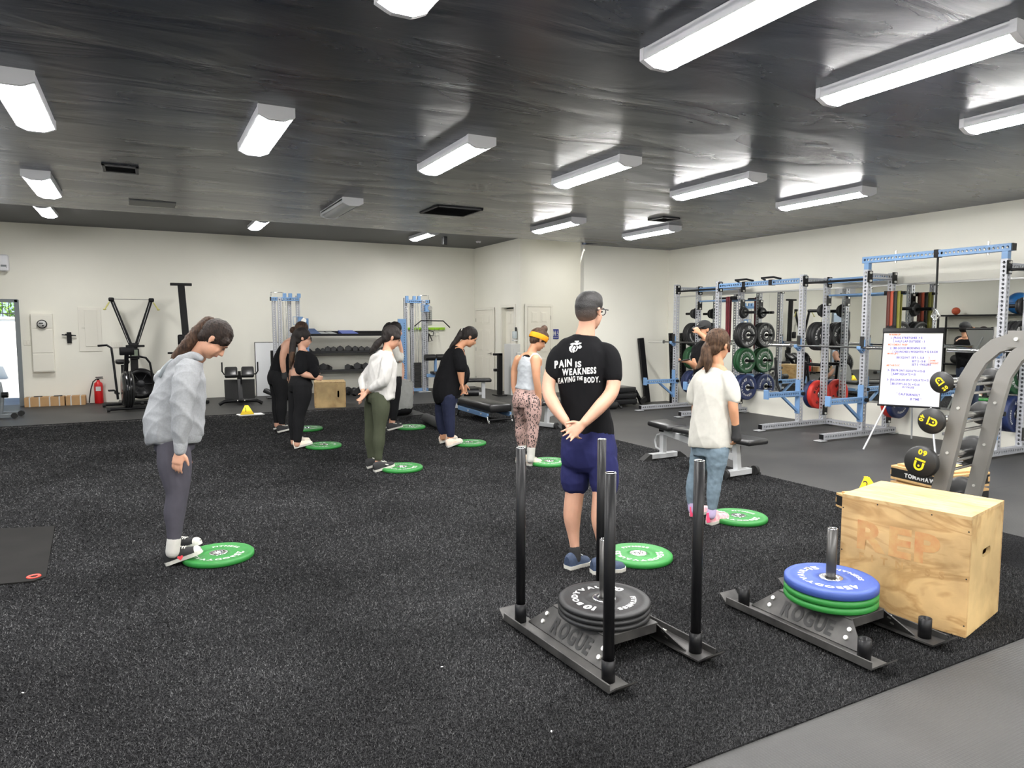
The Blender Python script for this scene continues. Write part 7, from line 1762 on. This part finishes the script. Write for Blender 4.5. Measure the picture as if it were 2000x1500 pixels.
# 9 ---- woman in long black tee
p = Person('woman in long loose black tee and navy leggings bending her head toward a plate', (876, 870), 0, .009)
p.set_head(917, 659, 0, 10, 30, 1.04); p.neck((898, 676, 0), .052)
rings(p.body, p.R([(873, 765, 0, .17, .14), (876, 745, 0, .16, .14), (882, 722, 0, .155, .13), (888, 700, 0, .165, .125), (893, 685, 0, .17, .09), (897, 677, 0, .09, .06)]), p.r)
limb(p.body, p.Lb(arm([(896, 690, -.19, .066), (899, 708, -.21, .058), (900, 724, -.21, .050), (901, 738, -.19, .040), (902, 748, -.18, .030)]))); hand(p.body, p.P(902, 750, -.18), p.P(905, 768, -.16) - p.P(902, 750, -.18), p.f * -1, 1, 1.0, .45)
limb(p.body, p.Lb(arm([(893, 690, .19, .064), (900, 724, .22, .048), (906, 748, .18, .030)]))); hand(p.body, p.P(906, 750, .18), Vector((.1, 0, -1)), p.r, -1, 1.0, .4)
lgR = [(877, 775, -.10, .105), (876, 793, -.10, .088), (877, 812, -.10, .074), (878, 826, -.10, .069), (879, 838, -.10, .060), (880, 850, -.10, .046), (879, 860, -.10, .040)]; lgL = [(868, 772, .11, .105), (863, 790, .11, .088), (861, 808, .11, .074), (862, 822, .11, .069), (863, 834, .11, .060), (865, 845, .11, .046), (865, 855, .11, .040)]
limb(p.body, p.Lb(lgR)); limb(p.body, p.Lb(lgL)); p.finish(SK2, HAIRD)
q = MB(); rings(q, p.R([(872, 786, 0, .17, .135), (872, 768, 0, .18, .15), (875, 750, 0, .17, .145)]), p.r); limb(q, p.Lb(inf(lgR[:6], .006))); limb(q, p.Lb(inf(lgL[:6], .006))); solid('leggings', q, .0095, 3, p.root, m_navy_leg, wrinkle(.003, 40, 82, 6, 2))
q = MB(); rings(q, p.R([(876, 783, 0, .20, .155), (873, 770, 0, .21, .180), (877, 748, 0, .205, .195), (883, 728, 0, .20, .19), (887, 706, 0, .195, .160), (891, 690, 0, .18, .115), (896, 678, 0, .10, .075)]), p.r); limb(q, p.Lb([(895, 690, -.17, .076), (899, 706, -.21, .080), (900, 718, -.22, .078)])); limb(q, p.Lb([(893, 690, .17, .076), (898, 714, .22, .075)])); ell(q, p.P(906, 730, .10), (p.r, p.f, Vector((0, 0, 1))), (.12, .07, .15)); solid('t_shirt', q, .009, 3, p.root, m_blk_tee, wrinkle(.007, 24, 81, 6, .3))
q = MB(); p.hair_cap(q, .014, .002); limb(q, p.Lb([(908, 645, 0, .03), (902, 646, 0, .034), (896, 658, -.02, .04), (889, 668, -.03, .036), (882, 675, -.04, .024), (877, 684, -.05, .008)])); solid('hair', q, .008, 2, p.root, HAIRD, wrinkle(.004, 80, 83, 6, .3))
MB().tube([p.P(904 + 2.5 * math.cos(a), 645 + 3.5 * math.sin(a), .03 * math.cos(a)) for a in [2 * PI * k / 12 for k in range(12)]], .008, 6, closed=True).build('hair_tie', WH, p.root)
shoe(p.root, p.G(873, 874), p.P(904, 862, -.06), m_beige, WH, .095, False, WH, 'running_shoe'); shoe(p.root, p.G(860, 866), p.P(894, 856, .12), m_beige, WH, .095, False, WH, 'running_shoe')

# 10 --- man in cap with phone
p = Person('man in black cap and black tee holding a phone beside the racks', (1373, 864), 168, .009)
p.set_head(1374, 644, 0, -8, 6, .98); p.neck((1379, 664, 0), .052)
rings(p.body, p.R([(1374, 752, 0, .15, .11), (1374, 730, 0, .14, .10), (1374, 700, 0, .155, .11), (1376, 678, 0, .17, .09), (1379, 666, 0, .09, .06)]), p.r)
# his left arm towards the camera lifts to the face, right holds the phone
limb(p.body, p.Lb(arm([(1390, 680, -.14, .055), (1392, 698, -.20, .047), (1386, 672, -.24, .040), (1380, 662, -.22, .036), (1366, 650, -.16, .027)]))); hand(p.body, p.P(1366, 650, -.16), p.P(1358, 640, -.12) - p.P(1366, 650, -.16), FWD, 1, .9, .9)
limb(p.body, p.Lb(arm([(1358, 682, .08, .055), (1357, 702, .02, .046), (1358, 716, -.04, .042), (1350, 710, -.12, .034), (1343, 707, -.16, .027)]))); hand(p.body, p.P(1343, 707, -.16), RGT * -1 + UPV * .05, UPV, 1, .9, .6)
lgR = [(1368, 756, .06, .092), (1366, 790, .06, .08), (1366, 815, .06, .06), (1366, 840, .06, .05), (1366, 854, .05, .04)]; lgL = [(1381, 758, -.08, .092), (1382, 792, -.08, .08), (1382, 818, -.08, .06), (1382, 843, -.08, .05), (1382, 858, -.08, .04)]
limb(p.body, p.Lb(lgR)); limb(p.body, p.Lb(lgL)); p.finish(SK2, HAIRD)
q = MB(); rings(q, p.R([(1374, 748, 0, .165, .122), (1374, 720, 0, .16, .115), (1374, 696, 0, .175, .118), (1376, 678, 0, .18, .100), (1379, 667, 0, .085, .068)]), p.r); limb(q, p.Lb([(1387, 680, -.12, .064), (1391, 694, -.19, .062)])); limb(q, p.Lb([(1360, 681, .09, .064), (1357, 698, .04, .060)])); solid('t_shirt', q, .009, 3, p.root, m_blk_tee, wrinkle(.005, 26, 91))
q = MB(); rings(q, p.R([(1374, 770, 0, .16, .12), (1374, 752, 0, .168, .125), (1374, 738, 0, .158, .115)]), p.r); limb(q, p.Lb(inf(lgR, .012))); limb(q, p.Lb(inf(lgL, .012))); solid('trousers', q, .010, 3, p.root, cloth('dark_denim', srgb(58, 66, 84), .85))
rt, fw, up = p.ax; C = p.C
q = MB(); ell(q, C + up * .052 - fw * .012, p.ax, (.088, .108, .078), 22, 12); solid('cap', q, .007, 2, p.root, BKC)
q = MB(); n_ = 12; vs = [C + up * (.055 - .0 * k) + fw * (r_ * math.sin(a) + .02) + rt * (r2 * math.cos(a)) - up * (.025 * (r_ > .15) * math.sin(a)) for k, (r_, r2) in enumerate(((.08, .085), (.165, .078))) for a in [PI * j / n_ for j in range(n_ + 1)]]
vs += [v - up * .006 for v in vs]; m_ = n_ + 1; q.add(vs, [(j, j + 1, m_ + j + 1, m_ + j) for j in range(n_)] + [(2 * m_ + j, 3 * m_ + j, 3 * m_ + j + 1, 2 * m_ + j + 1) for j in range(n_)] + [(m_ + j, m_ + j + 1, 3 * m_ + j + 1, 3 * m_ + j) for j in range(n_)], True); q.build('cap_brim', BKC, p.root)
q = MB(); ell(q, C - up * .004 - fw * .035, p.ax, (.078, .078, .068)); solid('hair', q, .008, 2, p.root, HAIRD)
q = MB(); ell(q, C - up * .078 + fw * .040, p.ax, (.050, .050, .034)); solid('beard', q, .008, 2, p.root, HAIRD)
MB().prism([(-.008, -.014), (.008, -.014), (.003, .014), (-.003, .014)], .003, plane_mtx(C + up * .085 + fw * .088, rt, up + fw * -.8)).build('cap_emblem', WH, p.root)
ph = p.P(1336, 704, -.2) + p.O; t = thing('mobile_phone', 'black mobile phone held by the man in the cap', 'phone', ph); t.rotation_euler = (.25, .2, 2.6)
MB().box((0, 0, 0), (.145, .072, .009), .003).build('phone_case', m_blk, t); MB().box((0, 0, .005), (.135, .064, .001)).build('phone_screen', M('phone_glass', (.02, .02, .025), .1), t)
shoe(p.root, p.G(1370, 860), p.G(1352, 862), BKC, WH, .095, False, WH, 'sneaker'); shoe(p.root, p.G(1386, 866), p.G(1368, 868), BKC, WH, .095, False, WH, 'sneaker')

# 11 --- bald man sitting on the mat
p = Person('bald man in grey tee sitting on the floor mat with his back turned', (785, 813), 100, .010)
p.set_head(781, 719, .14, -25, 35, 1.0); p.neck((782, 738, .06), .055)
Z = Vector((0, 0, 1)); B0 = p.P(784, 802, 0) ; 
rings(p.body, p.R([(785, 800, 0, .17, .13), (785, 785, -.02, .17, .12), (785, 768, -.02, .17, .12), (784, 752, .01, .17, .10), (783, 742, .04, .10, .07)]), p.r)
for sg in (-1, 1):
    hipP = B0 + p.r * sg * .10 + Z * .02; knee = B0 + p.r * sg * .34 + p.f * .36 + Z * .12; ank = B0 - p.r * sg * .04 + p.f * .46 + Z * .0
    limb(p.body, [(hipP, .095), (hipP.lerp(knee, .5), .085), (knee, .065), (knee.lerp(ank, .5), .058), (ank, .04)])
    q = MB(); limb(q, [(hipP, .105), (hipP.lerp(knee, .5), .096), (knee, .075), (knee.lerp(ank, .5), .066), (ank, .046)]); solid('trouser_leg', q, .010, 3, p.root, m_black_leg)
    shp = p.P(784, 752, .01) + p.r * sg * .17; elb = shp + p.r * sg * .08 + p.f * .14 - Z * .22; wr_ = elb + p.f * .20 - p.r * sg * .12 - Z * .02
    limb(p.body, [(shp, .055), (elb, .045), (wr_, .030)]); hand(p.body, wr_, p.f - p.r * sg * .3, Z * -1, -sg, .95, .5)
    shoe(p.root, ank + Vector((0, 0, -ank.z + .012)) - p.r * sg * .02, ank + Vector((0, 0, -ank.z + .012)) - p.r * sg * .26 + p.f * .04, BKC, WH, .095, False, WH, 'shoe')
p.finish(SK3, HAIRB)
q = MB(); rings(q, p.R([(785, 797, 0, .19, .15), (785, 786, -.02, .20, .15), (785, 768, -.02, .205, .145), (784, 753, .0, .20, .115), (782, 743, .05, .10, .075)]), p.r)
for sg in (-1, 1):
    shp = p.P(784, 752, .01) + p.r * sg * .16; elb = shp + p.r * sg * .08 + p.f * .14 - Z * .22; limb(q, [(shp, .07), (shp.lerp(elb, .75), .066)])
solid('t_shirt', q, .010, 3, p.root, cloth('grey_marl', srgb(140, 141, 138), .9), wrinkle(.007, 26, 101))
q = MB(); ell(q, B0 + Z * .03, (p.r, p.f, Z), (.20, .16, .11)); solid('trouser_seat', q, .010, 3, p.root, m_black_leg)

flush()

# lettering and emblem printed on the man's back
def bvh_of(o):
    me = o.data; return BVHTree.FromPolygons([v.co.copy() for v in me.vertices], [tuple(q.vertices) for q in me.polygons])
bv = bvh_of(MTEE); CL = CAM - MAN.O
def on_shirt(x, y, off=.0022):
    d = ray(x, y).normalized(); h = bv.ray_cast(CL, d)
    if h[0] is None: return None
    return h[0] - d * off + (h[1] * .0008 if h[1].dot(d) < 0 else -h[1] * .0008)
def print_px(mb, polys):
    for v, f in polys:
        pts = [on_shirt(*q) for q in v]
        if any(q is None for q in pts): continue
        mb.add(pts, f)
def text_px(mb, txt, x0, y0, x1, y1, cap, bold=1):
    gl, W = text_layout(txt, 1.0, bold, .10); k = cap / .70
    out = []
    for v, f in gl: out.append(([(x0 + (x1 - x0) * (q[0] / W + .5), y0 + (y1 - y0) * (q[0] / W + .5) - q[1] * k) for q in v], f))
    print_px(mb, out)
q = MB()
text_px(q, 'PAIN', 1083, 719, 1117, 714.5, 13.5); text_px(q, 'IS', 1123.6, 717, 1135.5, 716, 10.5); text_px(q, 'WEAKNESS', 1098, 733, 1164.5, 729, 12); text_px(q, 'LEAVING', 1085, 750, 1123.5, 744.5, 10); text_px(q, 'THE', 1126.5, 742.5, 1138, 742, 7); text_px(q, 'BODY.', 1141, 747.5, 1172, 746, 10.5)
q.build('lettering', m_let, MAN.root)
ZX = lambda x, y: (1020 + x / 5.357, 560 + y / 5.357)
def poly(pts): v = [ZX(*a) for a in pts]; return (v, [tuple(range(len(v)))])
circ = lambda cx, cy, r, k=20: [(cx + r * math.cos(2 * PI * i / k), cy + r * math.sin(2 * PI * i / k)) for i in range(k)]
q = MB()
em = [poly([(550, 567), (594, 566), (594, 577), (580, 579), (582, 588), (600, 584), (622, 588), (612, 600), (590, 604), (578, 612), (562, 612), (548, 605), (520, 610), (500, 602), (520, 590), (545, 588), (562, 588), (562, 579), (550, 579)]),
      poly([(490, 640), (500, 624), (522, 612), (536, 616), (524, 630), (514, 650), (516, 672), (526, 690), (508, 684), (494, 666)]), poly([(530, 634), (548, 620), (560, 630), (556, 648), (544, 654), (552, 668), (546, 684), (534, 692), (526, 676), (522, 656)]),
      poly([(572, 616), (584, 628), (596, 624), (598, 612), (616, 616), (624, 630), (614, 644), (598, 648), (584, 642), (576, 660), (564, 676), (556, 684), (562, 664), (572, 640), (566, 626)])]
print_px(q, em); q.build('emblem', m_let, MAN.root)
